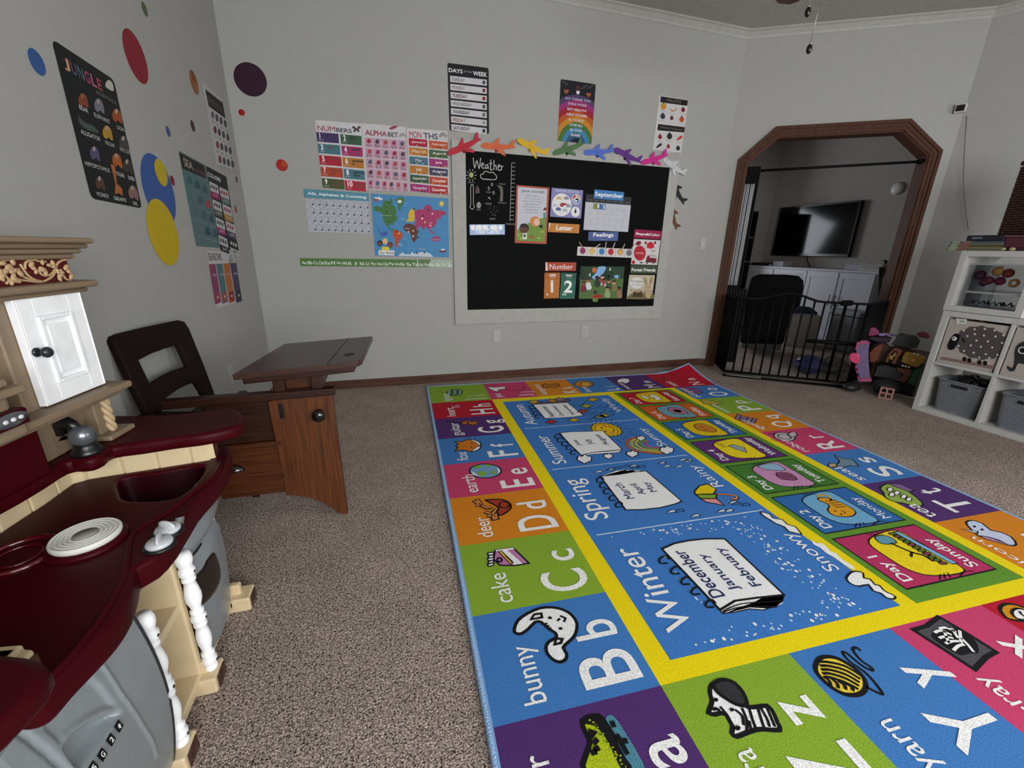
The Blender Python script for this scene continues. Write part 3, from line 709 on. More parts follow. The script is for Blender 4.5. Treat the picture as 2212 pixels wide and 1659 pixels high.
plate('chair_back', [outl, h1, h2], -.026, 0, .006, CHW, desk, CM)
b0 = CM @ Vector((*cp_(330, 890), -.02)); b1 = CM @ Vector((*cp_(462, 890), -.02))
MB().tube([b0, (b0.x+.03, b0.y+.02, .25), (b0.x+.02, b0.y+.02, 0)], .022, 8).build('chair_leg', CHW, desk)
MB().tube([b1, (b1.x+.03, b1.y+.01, .25), (b1.x+.02, b1.y+.01, 0)], .022, 8).build('chair_leg', CHW, desk)
# ================================================================ THINGS ON THE WALLS
def poster(n_, corners, plane, th=.0016, L=.95, eps=.00035, cf=None, off=.0005):
    P_ = [hit(x, y, *plane) for x, y in corners]
    TL, TR, BR, BL = P_
    X = (TR-TL)+(BR-BL); Y = (TL-BL)+(TR-BR); w_ = X.length/2; h_ = Y.length/2
    n = Vector(plane[1])
    if X.cross(Y).dot(n) < 0: n = -n
    Y = n.cross(X)
    Xn, Yn = X.normalized(), Y.normalized(); c = (TL+TR+BR+BL)/4
    o = c-Xn*w_/2-Yn*h_/2+n.normalized()*off
    a = Art(frame(o, Xn, Yn), eps, L, base=th); a.w = w_; a.h = h_; a.cf = cf; return a
PB = ((0, WB, 0), (0, -1, 0)); PLW = ((WL, 0, 0), (1, 0, 0)); PBB = ((0, WB-.019, 0), (0, -1, 0))
q1 = crop(630, 240, 4.608); q2 = crop(950, 120, 3.814); q3 = crop(980, 320, 4.148); q4 = crop(1100, 380, 5.925)
q6 = crop(370, 170, 3.19); q7 = crop(100, 80, 4.364)
def G(a, f, g, nx, ny): pass
# --- chalkboard in its painted frame
fr = thing('chalkboard', (1.6, WB, 1.2), 'large black chalkboard in a wide white painted frame on the back wall', 'chalkboard')
f0 = ony(983, 699, WB); f1 = ony(1428, 687, WB); f2 = ony(974, 303, WB); f3 = ony(1462, 345, WB)
fx0, fx1, fz0, fz1 = (f0.x+f2.x)/2, (f1.x+f3.x)/2, (f0.z+f1.z)/2, (f2.z+f3.z)/2
b0 = ony(1010, 668, WB-.016); b1 = ony(1412, 662, WB-.016); b2 = ony(1005, 325, WB-.016); b3 = ony(1445, 362, WB-.016)
bx0, bx1, bz0, bz1 = (b0.x+b2.x)/2, (b1.x+b3.x)/2, (b0.z+b1.z)/2, (b2.z+b3.z)/2
mb = MB(); F_ = mat('a3a29d', 1.0, .7)
for r in ((fx0, fz0, bx0, fz1), (bx1, fz0, fx1, fz1), (bx0, fz0, bx1, bz0), (bx0, bz1, bx1, fz1)): mb.box((r[0], WB-.02, r[1]), (r[2], WB, r[3]))
mb.build('frame', F_, fr)
a = Art(frame((bx0, WB-.004, bz0), (1, 0, 0), (0, 0, 1)), .0004, .85, rough=.45, base=.012); a.w = bx1-bx0; a.h = bz1-bz0; a.cf = q3
a.slab([(0, 0), (a.w, 0), (a.w, a.h), (0, a.h)], mat('0a0b0b', 1.0, .7, spec=.08))
CH = 'a9aaa6'
def strokes(a, S, w_, c=CH, l=2):
    for s_ in S: a.line(smooth(a.Q(s_), 4, False) if len(s_) > 2 else a.Q(s_), w_, c, l)
strokes(a, [[(172, 88), (185, 180), (205, 115), (225, 185), (238, 90)], [(240, 165), (265, 150), (255, 135), (243, 160), (262, 185), (272, 175)],
            [(300, 150), (282, 160), (285, 185), (300, 175), (303, 150), (308, 190)], [(330, 105), (328, 195), (345, 190)], [(315, 140), (345, 142)],
            [(358, 110), (358, 198)], [(358, 165), (375, 158), (380, 200)], [(390, 175), (412, 165), (402, 150), (392, 175), (402, 202), (418, 195)], [(424, 158), (424, 202)], [(424, 175), (440, 162)]], .006)
for i in range(10):
    t = i*PI/5; a.line(a.Q([(155+30*math.cos(t), 245+36*math.sin(t)), (155+48*math.cos(t), 245+56*math.sin(t))]), .004, CH, 2)
a.poly(a.Q(circ(155, 243, 20, 24)), '8f8f55', 2)
a.line(smooth(a.Q([(240, 265), (240, 240), (262, 232), (270, 215), (300, 212), (320, 222), (345, 218), (365, 235), (380, 255), (375, 280), (340, 285), (300, 280), (260, 278)]), 4), .005, CH, 2, True)
a.line(smooth(a.Q([(150, 345), (162, 332), (174, 345), (174, 500), (184, 525), (163, 550), (142, 525), (150, 500)]), 3), .004, CH, 2, True)
for t_, p_, q_ in (('SUNNY', (125, 303), (188, 318)), ('CLOUDY', (255, 280), (330, 292)), ('RAINY', (290, 388), (335, 404)), ('WINDY', (280, 490), (340, 510)), ('COLD', (200, 545), (240, 560)), ('HOT', (192, 395), (230, 407)), ('SNOWY', (318, 625), (372, 645)), ('RAINBOW', (395, 485), (470, 500)), ('FOGGY', (405, 316), (465, 332)), ('TEMPERATURE', (462, 672), (545, 690))):
    a.tx(t_, p_, q_, '7c7d7a', 2)
for x, y in ((340, 328), (312, 362), (354, 402)): a.line(a.Q(circ(x, y, 7, 14, 10)), .003, CH, 2, True)
a.line(a.Q([(516, 132), (500, 655)]), .003, CH, 2)
for i in range(15): a.line(a.Q([(516-i*1.1, 136+i*36), (535-i*1.1, 137+i*36)]), .003, CH, 2); a.tx(str(100-5*i), (528-i, 130+i*36), (550-i, 141+i*36), '8a8b88', 2)
for i in range(4): a.line(smooth(a.Q([(385+i*12, 335+i*2), (405+i*9, 355), (418+i*6, 400), (412+i*7, 478)]), 4, False), .006, ('5c3d3d', '5a5a3c', '3c5a46', '4a4a60')[i], 2)
for i in range(4): a.line(smooth(a.Q([(290, 470), (300+i*4, 455-i*5), (308+i*6, 440+i*8)]), 4, False), .003, CH, 2)
for i in range(6): t = i*PI/6; a.line(a.Q([(222-22*math.cos(t), 512-30*math.sin(t)), (222+22*math.cos(t), 512+30*math.sin(t))]), .004, CH, 2)
random.seed(3)
for i in range(26): a.poly(a.Q(circ(random.uniform(300, 395), random.uniform(520, 610), 2, 2, 6)), '9b9c99', 2)
a.shape(a.Q([(192, 390), (200, 355), (210, 335), (222, 360), (232, 385), (215, 397)]), '3c2c28', 1, None, sm=3)
a.build('board', fr)
def card(nm, lab, corners, bg, cat='card', group=None, th=.0012, plane=None, rr=0, cf=q4, thing_=True, L=.95):
    a = poster(nm, corners, plane or ((0, WB-.017, 0), (0, -1, 0)), th, L, .0003, cf)
    a.slab(rrect(0, 0, a.w, a.h, rr) if rr else [(0, 0), (a.w, 0), (a.w, a.h), (0, a.h)], bg, th); a.nm = nm; a.lab = lab; a.cat = cat; a.gr = group
    return a
def fin(a): o = a.build(a.nm); tag(o, a.lab, a.cat, a.gr); return o
def q4c(*p): return [q4(*x) for x in p]
W_ = 'dcdad8'
HG = 'header cards on the chalkboard'
a = card('rhyme_poster', 'nursery rhyme poster with an orange-red border on the chalkboard', q4c((93, 115), (515, 150), (475, 872), (68, 858)), 'a5523f', 'poster')
a.poly(a.Q([(112, 140), (487, 170), (465, 600), (450, 842), (95, 828)]), 'bcbcc6', 1)
a.poly(a.Q([(95, 828), (100, 700), (150, 640), (260, 600), (400, 545), (470, 530), (452, 842)]), '6e8a3c', 2)
for i, (t_, p_, q_, c) in enumerate((('Jack and Jill', (158, 172), (445, 232), '1c1e26'), ('Jack and Jill', (222, 242), (375, 272), '4a4c56'), ('Went up the hill,', (200, 280), (392, 308), '4a4c56'), ('To fetch a pail of water.', (158, 312), (430, 345), '4a4c56'), ('Jack fell down', (208, 350), (380, 380), '4a4c56'), ('And broke his crown,', (165, 385), (412, 415), '4a4c56'), ('And Jill came', (208, 422), (368, 450), '4a4c56'), ('Tumbling after.', (205, 456), (376, 485), '4a4c56'))): a.tx(t_, p_, q_, c, 4)
a.poly(a.Q(circ(190, 672, 62, 62)), '5a3a30', 3); a.poly(a.Q([(135, 650), (150, 615), (200, 605), (245, 640), (250, 668), (200, 655)]), '241716', 4)
a.poly(a.Q(circ(330, 582, 62, 66)), 'c9803e', 3); a.poly(a.Q(circ(352, 592, 38, 46)), 'd8b49c', 4)
a.poly(a.Q([(172, 730), (225, 730), (225, 812), (172, 812)]), 'd0d0d0', 3); a.poly(a.Q([(182, 750), (212, 750), (206, 785), (188, 785)]), '202020', 4)
a.poly(a.Q([(375, 640), (420, 620), (435, 665), (390, 665)]), '202020', 4); a.poly(a.Q(circ(285, 780, 32, 22)), '8c5a30', 3)
a.poly(a.Q([(436, 470), (465, 470), (462, 545), (436, 540)]), '4f8a90', 3); a.poly(a.Q([(428, 438), (450, 405), (476, 405), (472, 442)]), '6e1f1c', 4)
for x, y in ((120, 755), (380, 795), (420, 715), (150, 800)): a.poly(a.Q([(x-20, y-15), (x-6, y-5), (x, y-22), (x+8, y-5), (x+22, y-15), (x+12, y+12), (x-10, y+12)]), 'a8b04a', 3)
fin(a)
a = card('weather_chart', 'purple weather station chart with a big dial on the chalkboard', q4c((545, 150), (945, 185), (918, 545), (520, 522)), '7f7fae', 'chart')
a.tx('WEATHER STATION', (585, 172), (890, 225), 'd8d8e8', 3, .02)
a.poly(a.Q(circ(670, 370, 126, 146)), W_, 1)
for t in (-.15, .85, 1.75, 2.55, 3.6, 4.75, 5.6): a.line(a.Q([(670, 370), (670+124*math.cos(t), 370+144*math.sin(t))]), .0015, '8c8c9c', 2)
for x, y, c in ((635, 285, 'c8a870'), (728, 285, '8c8c9c'), (583, 375, 'b8c0d0'), (628, 425, '59609a'), (710, 440, 'b0b8c4'), (755, 385, '8c98a0')): a.poly(smooth(a.Q([(x-30, y+15), (x-28, y-8), (x-8, y-24), (x+14, y-20), (x+32, y-2), (x+28, y+18)]), 3), c, 2)
a.poly(a.Q([(648, 362), (665, 345), (690, 348), (752, 358), (700, 378), (685, 395), (660, 394), (648, 382)]), '8c1030', 4); a.poly(a.Q(circ(668, 371, 6)), 'f0d8d8', 5)
for cy_, cs in ((300, ('b33a3a', 'c89878', '5570a8', '8898b8')), (460, ())):
    a.poly(a.Q(circ(856 if cy_ == 300 else 846, cy_, 56, 66)), W_, 1)
    for k, c in enumerate(cs): a.poly(a.Q([(856, 300)]+circ(856, 300, 48, 58, 6, PI+k*PI/2+.1, PI+(k+1)*PI/2-.1)), c, 2)
a.poly(a.Q(circ(856, 300, 26, 30)), W_, 3); a.poly(a.Q([(846, 290), (862, 284), (896, 305), (862, 315), (846, 308)]), '12282c', 4)
a.poly(a.Q([(848, 412), (860, 450), (858, 470), (846, 480), (832, 468), (836, 448)]), '101014', 3)
fin(a)
def header(t_, c, corners, lab, tq, extra=None, cat='header card'):
    a = card('header_card', lab, corners, c, cat, HG)
    a.tx(t_, tq[0], tq[1], 'e6e4e4', 3, .025)
    if extra: extra(a)
    return fin(a)
header('Letter', 'bb7a34', q4c((505, 600), (900, 622), (893, 735), (498, 718)), 'orange header card reading Letter', ((602, 630), (808, 703)), lambda a: a.poly(a.Q([(505, 602), (530, 604), (516, 650), (498, 715)]), 'dccbb4', 2))
header('Number', 'a8432f', q4c((462, 1102), (857, 1108), (852, 1216), (462, 1216)), 'brick red header card reading Number', ((518, 1128), (812, 1195)), lambda a: a.poly(a.Q([(464, 1104), (480, 1104), (490, 1160), (492, 1214), (464, 1214)]), 'dfc8c4', 2))
header('Shape&Color', '8c1440', q4c((1605, 683), (1948, 706), (1938, 814), (1592, 792)), 'crimson header card reading Shape&Color', ((1618, 722), (1925, 782)))
header('Forest Friends', '3c4a36', q4c((1555, 1143), (1893, 1147), (1887, 1254), (1546, 1248)), 'dark green header card reading Forest Friends', ((1568, 1180), (1868, 1225)))
header('Feelings', '4b5c92', q4c((1014, 715), (1398, 718), (1386, 832), (1010, 830)), 'slate blue header card reading Feelings Check-in', ((1076, 728), (1332, 795)), lambda a: a.tx('Check-in', (1155, 800), (1252, 820), '8a94b4', 3))
a = card('header_card', 'shiny pale blue header card reading Title Cards', [q3(*p) for p in ((143, 685), (455, 682), (460, 775), (143, 778))], '8fa3c4', 'header card', HG, cf=q3, L=.7)
for x0, x1 in ((158, 185), (205, 245), (262, 300), (335, 385), (405, 430)): a.poly(smooth(a.Q([(x0, 692), (x1, 690), (x1+6, 715), (x1-4, 735), (x0, 728), (x0-6, 708)]), 3), 'd6e2f4', 1)
a.tx('Title Cards', (190, 725), (410, 765), 'f4f4f4', 3, .025); fin(a)
# calendar
a = card('wall_calendar', 'white pocket calendar grid with a black top band on the chalkboard', q4c((985, 232), (1563, 272), (1520, 720), (948, 690)), '26272c', 'calendar')
a.poly(a.Q([(975, 332), (1556, 375), (1520, 718), (948, 690)]), 'b9b9c2', 1)
def bil(c4, u, v): return (lerp(lerp(c4[0][0], c4[1][0], u), lerp(c4[3][0], c4[2][0], u), v), lerp(lerp(c4[0][1], c4[1][1], u), lerp(c4[3][1], c4[2][1], u), v))
cc = ((980, 338), (1550, 378), (1518, 712), (954, 686))
for i in range(8): a.line(a.Q([bil(cc, i/7, 0), bil(cc, i/7, 1)]), .0018, '9a9aa6', 2)
for i in range(6): a.line(a.Q([bil(cc, 0, i/5), bil(cc, 1, i/5)]), .0018, '9a9aa6', 2)
for i, t_ in enumerate(('Sunday', 'Monday', 'Tuesday', 'Wednesday', 'Thursday', 'Friday', 'Saturday')):
    p = bil(((1000, 302), (1550, 345), (1540, 355), (995, 320)), i/6.9, 0); a.tx(t_, (p[0]+5, p[1]-4), (p[0]+62, p[1]+14), '9a9aa2', 2)
a.poly(a.Q([(1078, 352), (1155, 358), (1150, 428), (1074, 422)]), '7c8234', 3); a.poly(a.Q([(1155, 358), (1234, 366), (1228, 434), (1150, 428)]), '46669c', 3)
a.tx('1', (1130, 365), (1146, 412), 'e8e8e8', 5, .03); a.tx('2', (1198, 375), (1222, 420), 'e8e8e8', 5, .03); fin(a)
a = card('header_card', 'bright blue header card reading September above the calendar', q4c((1090, 172), (1470, 208), (1458, 320), (1078, 288)), '3d78b0', 'header card', HG, plane=((0, WB-.0205, 0), (0, -1, 0)))
a.tx('September', (1100, 200), (1452, 305), 'e6e6ea', 3, .02); fin(a)
# number cards
for t1, t2, n_, c, c2, cor, ar in (('one', 'uno', '1', 'b06a2c', 'a8602c', ((452, 1238), (650, 1238), (635, 1564), (444, 1570)), 1), ('two', 'dos', '2', '2f6656', '2c5a48', ((662, 1238), (858, 1242), (838, 1574), (652, 1572)), 2)):
    a = card('number_card', '%s number card showing the numeral %s' % ('orange' if ar == 1 else 'green', n_), q4c(*cor), c, 'card', 'number cards on the chalkboard')
    x0 = cor[0][0]; a.poly(a.Q([cor[0], cor[1], (cor[1][0]-4, 1325), (cor[0][0]-4, 1325)]), c2, 1)
    a.tx(t1, (x0+62, 1256), (x0+140, 1290), 'e4dcd6', 3, .02); a.tx(t2, (x0+76, 1298), (x0+126, 1314), 'c8b09c', 3)
    if ar == 1:
        a.poly(a.Q(rrect(530, 1335, 562, 1492, 8)), 'e6e0d8', 3)
        for i in range(9): a.poly(a.Q(circ(546, 1352+i*15, 3 if i else 6)), '2a2a2a' if i == 0 else 'b8aca0', 4)
    else: a.tx('2', (706, 1338), (802, 1496), 'ece8e4', 3, .03); a.poly(a.Q(circ(722, 1375, 8)), '2f6656', 4)
    for i in range(ar): a.poly(a.Q(circ(x0+(34 if ar == 1 else 28)+i*28, 1517, 10, 11)), 'e8e4de', 3)
    fin(a)
# feelings strip
a = card('feelings_strip', 'white strip of six feelings faces on the chalkboard', q4c((872, 902), (1578, 938), (1568, 1048), (868, 1020)), 'c9c6c4', 'card')
for i, (x, y, c) in enumerate(((940, 958, '8c2f60'), (1060, 962, 'c9a85a'), (1184, 968, '3f7ab0'), (1300, 972, 'b3263a'), (1420, 976, 'c08a3c'), (1532, 984, '6c7078'))):
    a.shape(a.Q([(x+36*math.cos(t)*(1+.08*(k % 2)), y+40*math.sin(t)*(1+.08*(k % 2))) for k, t in enumerate([j*PI/8 for j in range(16)])]), c, 1, None)
    if i in (0, 1): a.line(smooth(a.Q([(x-18, y+6), (x, y+22), (x+18, y+6)]), 4, False), .003, '3a1424' if i == 0 else 'fff0d0', 3)
    elif i == 4: a.poly(a.Q(circ(x, y+6, 22, 24)), 'd8a468', 2)
    else: a.line(a.Q([(x-20, y+8), (x+16, y+2)]), .003, '28405c' if i == 2 else '5c1420', 3)
    if i: a.line(a.Q([(x-60, y-58), (x-62, y+58)]), .002, '3a3a3c', 3)
    a.tx(('excited', 'happy', 'sad', 'mad', 'silly', 'tired')[i], (x-20, y+48), (x+16, y+56), '55555a', 2)
fin(a)
for i, (x0, y0, x1, y1) in enumerate(((892, 846, 930, 905), (1165, 872, 1112, 908), (1240, 846, 1228, 918), (1352, 855, 1326, 920), (1478, 872, 1450, 930), (1606, 868, 1566, 935))):
    A_, B_ = ony(*q4(x0, y0), WB-.021), ony(*q4(x1, y1), WB-.021); d_ = (B_-A_).normalized(); n_ = Vector((d_.z, 0, -d_.x))*.0045
    B_ = B_+d_*.012
    o = MB().prism([(0, 0), (1, 0), (1, 1), (0, 1)], lambda p: A_.lerp(B_, p[0])+n_*(2*p[1]-1)+Vector((0, .002, 0)), lambda p: A_.lerp(B_, p[0])+n_*(2*p[1]-1)-Vector((0, .004, 0))).build('clothespin', mat('8f6a5c' if i == 0 else 'a89684', .85, .7))
    setp(MB().prism([(.42, -.1), (.5, -.1), (.5, 1.1), (.42, 1.1)], lambda p: A_.lerp(B_, p[0])+n_*(2*p[1]-1)+Vector((0, .001, 0)), lambda p: A_.lerp(B_, p[0])+n_*(2*p[1]-1)-Vector((0, .005, 0))).build('spring', mat('77777a', 1.0, .3, metal=.8)), o)
    face = ('magenta', 'yellow', 'light blue', 'red', 'orange-brown', 'grey')[i]
    tag(o, 'wooden clothespin clipped by the %s face of the feelings strip' % face, 'clothespin', 'clothespins on the feelings strip')
# forest picture
a = card('forest_picture', 'picture of children sitting in a green wood on the chalkboard', q4c((912, 1158), (1475, 1160), (1440, 1568), (888, 1575)), '24402a', 'picture')
a.poly(a.Q([(905, 1330), (1462, 1315), (1438, 1566), (890, 1572)]), '4f6b38', 1)
a.poly(smooth(a.Q([(1055, 1300), (1110, 1240), (1140, 1165), (1235, 1165), (1215, 1230), (1160, 1290), (1110, 1325)]), 4), '7ea8d0', 2)
a.poly(a.Q([(1330, 1270), (1365, 1275), (1385, 1255), (1388, 1280), (1420, 1275), (1392, 1300), (1390, 1322), (1362, 1302), (1345, 1315), (1350, 1292)]), '86aed4', 2)
for x, w_, y0, y1 in ((1240, 50, 1165, 1330), (1300, 44, 1165, 1300), (940, 60, 1160, 1330)): a.poly(a.Q([(x, y0), (x+w_, y1), (x-w_, y1)]), '1c3424', 3)
a.poly(smooth(a.Q([(1060, 1190), (1090, 1170), (1118, 1190), (1100, 1235), (1068, 1235)]), 3), 'b86a24', 3)
random.seed(11)
for x, y, sk, cl, hr in ((950, 1370, '8c4a3a', '702838', '4a2420'), (1012, 1340, 'a86a58', 'c8ccd0', '602a28'), (1124, 1305, '3c2820', '2c3a2c', '1a1412'), (1192, 1290, 'd0a48c', '8c3a44', '18141a'), (1275, 1345, 'a87a5c', '37502c', '241a14'), (1340, 1362, 'b88c6c', '7c6a48', '2c1c14'), (1255, 1440, 'a87a5c', '8a9c6c', '241a14'), (1408, 1445, '7c4a34', '8c6c50', '1c1412'), (1100, 1495, '5c3424', '5c7a3a', '241a14')):
    a.poly(smooth(a.Q([(x-24, y+25), (x+24, y+25), (x+34, y+110), (x-34, y+110)]), 2), cl, 3); a.poly(a.Q(circ(x, y, 24, 27)), sk, 4); a.poly(a.Q(circ(x, y-2, 25, 27, 10, PI, 2*PI)), hr, 5)
a.poly(a.Q([(1060, 1540), (1130, 1515), (1205, 1535), (1150, 1562), (1080, 1562)]), 'a02428', 4)
for x, y in ((985, 1400), (1035, 1420), (1170, 1380), (1215, 1390), (1020, 1260), (1280, 1190)): a.poly(a.Q([(x, y), (x+14, y-20), (x+20, y+18), (x+4, y+26)]), 'd0d4d0', 6)
fin(a)
a = card('shape_card', 'white circle and red card with a crab and a fire engine', q4c((1590, 808), (1936, 824), (1892, 1142), (1560, 1130)), 'c6c2c4', 'card')
a.poly(a.Q(circ(1670, 988, 76, 96)), 'a8182e', 1); a.tx('circle', (1622, 968), (1716, 1002), 'd8a8a8', 3, .01)
a.poly(a.Q(circ(1588, 1105, 22, 24)), 'a8182e', 1); a.shape(a.Q([(1618, 868), (1640, 838), (1680, 838), (1686, 868), (1660, 888), (1630, 890)]), '7c1424', 1, None, sm=3)
a.poly(a.Q(circ(1806, 890, 46, 42)), 'b81c30', 1)
for s_ in (-1, 1):
    for k in range(3): a.line(a.Q([(1806+s_*35, 900+k*8), (1806+s_*54, 915+k*10)]), .003, '9c1428', 2)
    a.line(a.Q([(1806+s_*38, 870), (1806+s_*54, 865)]), .004, '9c1428', 2); a.poly(a.Q(circ(1806+s_*60, 855, 13, 20)), '7c1020', 2); a.poly(a.Q(circ(1806+s_*11, 846, 4, 12)), 'b81c30', 2)
a.tx('red', (1814, 942), (1866, 972), '55555a', 2); a.tx('rojo', (1826, 982), (1852, 992), '8a8a8c', 2)
a.poly(a.Q([(1745, 1105), (1752, 1060), (1770, 1018), (1795, 1020), (1795, 1045), (1885, 1055), (1880, 1112)]), '6c1420', 1)
a.line(a.Q([(1790, 1012), (1890, 1022)]), .003, '7c2430', 2); a.line(a.Q([(1790, 1024), (1888, 1034)]), .003, '7c2430', 2)
for x in (1762, 1843): a.poly(a.Q(circ(x, 1108, 15, 16)), '2a1418', 3); a.poly(a.Q(circ(x, 1108, 6)), 'b8a8a8', 4)
a.poly(a.Q([(1668, 1110), (1680, 1100), (1705, 1102), (1708, 1118), (1670, 1118)]), '3a1820', 1); fin(a)
a = card('kindness_card', 'beige kindness card with a rabbit and a tree stump', q4c((1533, 1267), (1862, 1270), (1827, 1574), (1503, 1573)), 'b5ac98', 'card')
a.poly(smooth(a.Q([(1518, 1573), (1530, 1530), (1570, 1500), (1640, 1480), (1700, 1500), (1790, 1490), (1848, 1520), (1844, 1573)]), 3), '6c6444', 1)
a.poly(a.Q(circ(1630, 1370, 86, 72)), 'd2d0cc', 1); a.tx('Kindness', (1562, 1330), (1712, 1362), '3c3c3c', 3)
a.tx('is choosing to', (1572, 1374), (1708, 1388), '5c5c5c', 3); a.tx('lend a helping paw', (1562, 1392), (1704, 1408), '5c5c5c', 3)
for x, r in ((1744, .25), (1812, -.25)): a.poly(a.Q(circ(x, 1342, 18, 62, 16, rot=-r)), 'a8926c', 2); a.poly(a.Q(circ(x, 1346, 8, 46, 12, rot=-r)), '8c7050', 3)
a.poly(a.Q(circ(1774, 1430, 44, 42)), 'b29c78', 4); a.poly(a.Q(circ(1778, 1515, 38, 52)), 'b29c78', 4)
for x in (1756, 1790): a.poly(a.Q(circ(x, 1428, 4)), '241a14', 5)
a.poly(a.Q([(1588, 1470), (1694, 1470), (1710, 1550), (1575, 1550)]), '4a3424', 2); a.poly(a.Q(circ(1640, 1472, 54, 18)), 'a08c6c', 3)
for x, y in ((1560, 1465), (1700, 1485), (1822, 1475), (1735, 1480)): a.line(a.Q([(x-14, y+14), (x+14, y-14)]), .003, '3a3424', 5); a.line(a.Q([(x-12, y-8), (x+12, y+8)]), .003, '3a3424', 5)
fin(a)
# --- three learning charts
RC = ('3a2c5a', '2f5238', '3c6a72', '94285e', 'a01428', 'a86a20', 'a33a20', '3c6a78', '3c4c20', 'a81430')
a = card('numbers_poster', 'white numbers poster with ten coloured tiles on the back wall', [q1(*p) for p in ((235, 92), (700, 122), (745, 790), (310, 762))], 'bfbcbe', 'poster', plane=PB, cf=q1)
a.tx('NUM', (255, 140), (435, 208), '8c1430', 3, .02); a.tx('BERS', (440, 165), (600, 220), '44404c', 3, .02)
for s_ in (-1, 1): a.poly(smooth(a.Q([(645, 178), (645+s_*30, 148), (645+s_*42, 168), (645+s_*20, 182), (645+s_*32, 200), (645+s_*14, 208)]), 3), '3c3038', 2)
for i in range(10):
    r_, c_ = divmod(i, 2); x = 245+c_*238+r_*(14 if c_ == 0 else 10.5); y = 208+r_*114.5+c_*22+(0 if c_ else 0)
    q_ = [(x, y), (x+(220 if c_ == 0 else 212), y+18), (x+(228 if c_ == 0 else 216), y+114), (x+10, y+96)]
    a.poly(a.Q(q_), RC[i], 1); k = len(str(i+1)); a.tx(str(i+1), (x+28, y+8), (x+28+(26*k+4 if i else 14), y+66), 'e6e2e4', 3, .03)
    a.tx(('ONE', 'TWO', 'THREE', 'FOUR', 'FIVE', 'SIX', 'SEVEN', 'EIGHT', 'NINE', 'TEN')[i], (x+22, y+72), (x+72, y+88), 'b8aeb4', 3)
    for j in range(i+1): a.poly(a.Q(circ(x+112+(j % 5)*22, y+(38 if j < 5 else 68)+ (j % 5)*1.5, 9, 11, 8)), '241c24' if i in (0, 1, 3, 5, 7) else '6e3a3a', 2)
fin(a)
a = card('alphabet_poster', 'white and pink alphabet poster between the numbers and months posters', [q1(*p) for p in ((705, 122), (1145, 160), (1160, 800), (745, 782))], 'bdb9bc', 'poster', plane=PB, cf=q1)
a.tx('ALPHA', (728, 185), (950, 255), '8c2440', 3, .02); a.tx('BET', (955, 208), (1062, 262), '3c3c48', 3, .02)
for k in range(3): a.line(a.Q(circ(1103, 258, 14+k*9, 16+k*10, 10, PI, 2*PI)), .004, '77707a', 2)
a.poly(smooth(a.Q([(970, 172), (1010, 150), (1055, 150), (1025, 175), (985, 185)]), 3), '8c3048', 2)
rows = ('Aa Bb Cc Dd Ee', 'Ff Gg Hh Ii Jj', 'Kk Ll Mm Nn Oo', 'Pp Qq Rr Ss Tt', 'Uu Vv Ww Xx Yy Zz')
for r_, row in enumerate(rows):
    it = row.split(); n_ = len(it)
    for c_, t_ in enumerate(it):
        w_ = 415/n_; x = 727+r_*6+c_*w_; y = 262+r_*104+c_*w_*.078
        a.poly(a.Q([(x, y), (x+w_-6, y+w_*.07), (x+w_-2, y+w_*.07+96), (x+4, y+96)]), 'b38a9c', 1)
        a.poly(smooth(a.Q([(x+w_*.25, y+40), (x+w_*.45, y+14), (x+w_*.72, y+24), (x+w_*.7, y+50), (x+w_*.45, y+58)]), 2), ('8c1c34', '3a3440', 'a04040', '8c2c5a', '44506a')[(r_*2+c_) % 5], 2)
        a.tx(t_, (x+w_*.22, y+64), (x+w_*.78, y+90), '4a3c48', 3)
fin(a)
a = card('months_poster', 'white months poster with twelve coloured name tiles on the back wall', [q1(*p) for p in ((1155, 170), (1562, 200), (1560, 815), (1172, 800))], 'bfbbbd', 'poster', plane=PB, cf=q1)
a.tx('MON', (1166, 200), (1292, 270), '96183c', 3, .02); a.tx('THS', (1310, 215), (1455, 285), '3a3a48', 3, .02)
for k in range(3): a.line(a.Q(circ(1505, 262, 16+k*11, 20+k*13, 10, PI, 2*PI)), .004, '3a3440', 2)
a.tx('OF THE YEAR', (1462, 276), (1548, 290), '55505a', 2)
MN = ('January', 'February', 'March', 'April', 'May', 'June', 'July', 'August', 'September', 'October', 'November', 'December')
MCc = ('a01030', 'b04a20', 'b07020', '3a5a34', '3c6a7c', '94286a', 'a86c24', '3a3858', '2f5038', 'b03c18', '90206a', 'a81428')
for i, t_ in enumerate(MN):
    r_, c_ = divmod(i, 2); x = 1163+c_*203+r_*3.5-(c_*r_*3); y = 268+r_*90.5+c_*24-(c_*r_*1)
    a.poly(a.Q([(x, y), (x+186, y+18), (x+188, y+92), (x+4, y+76)]), MCc[i], 1); a.tx(t_, (x+(30 if len(t_) > 4 else 62), y+26), (x+(170 if len(t_) > 4 else 128), y+62), 'e2d6d2', 3, .015)
    random.seed(i)
    for j in range(5): xx = x+random.uniform(8, 180); a.poly(a.Q(circ(xx, y+random.uniform(66, 78)+8*(xx-x)/186, 7, 7, 7)), ('2c1a20', 'c8a040', '5a2a20')[j % 3], 2)
fin(a)
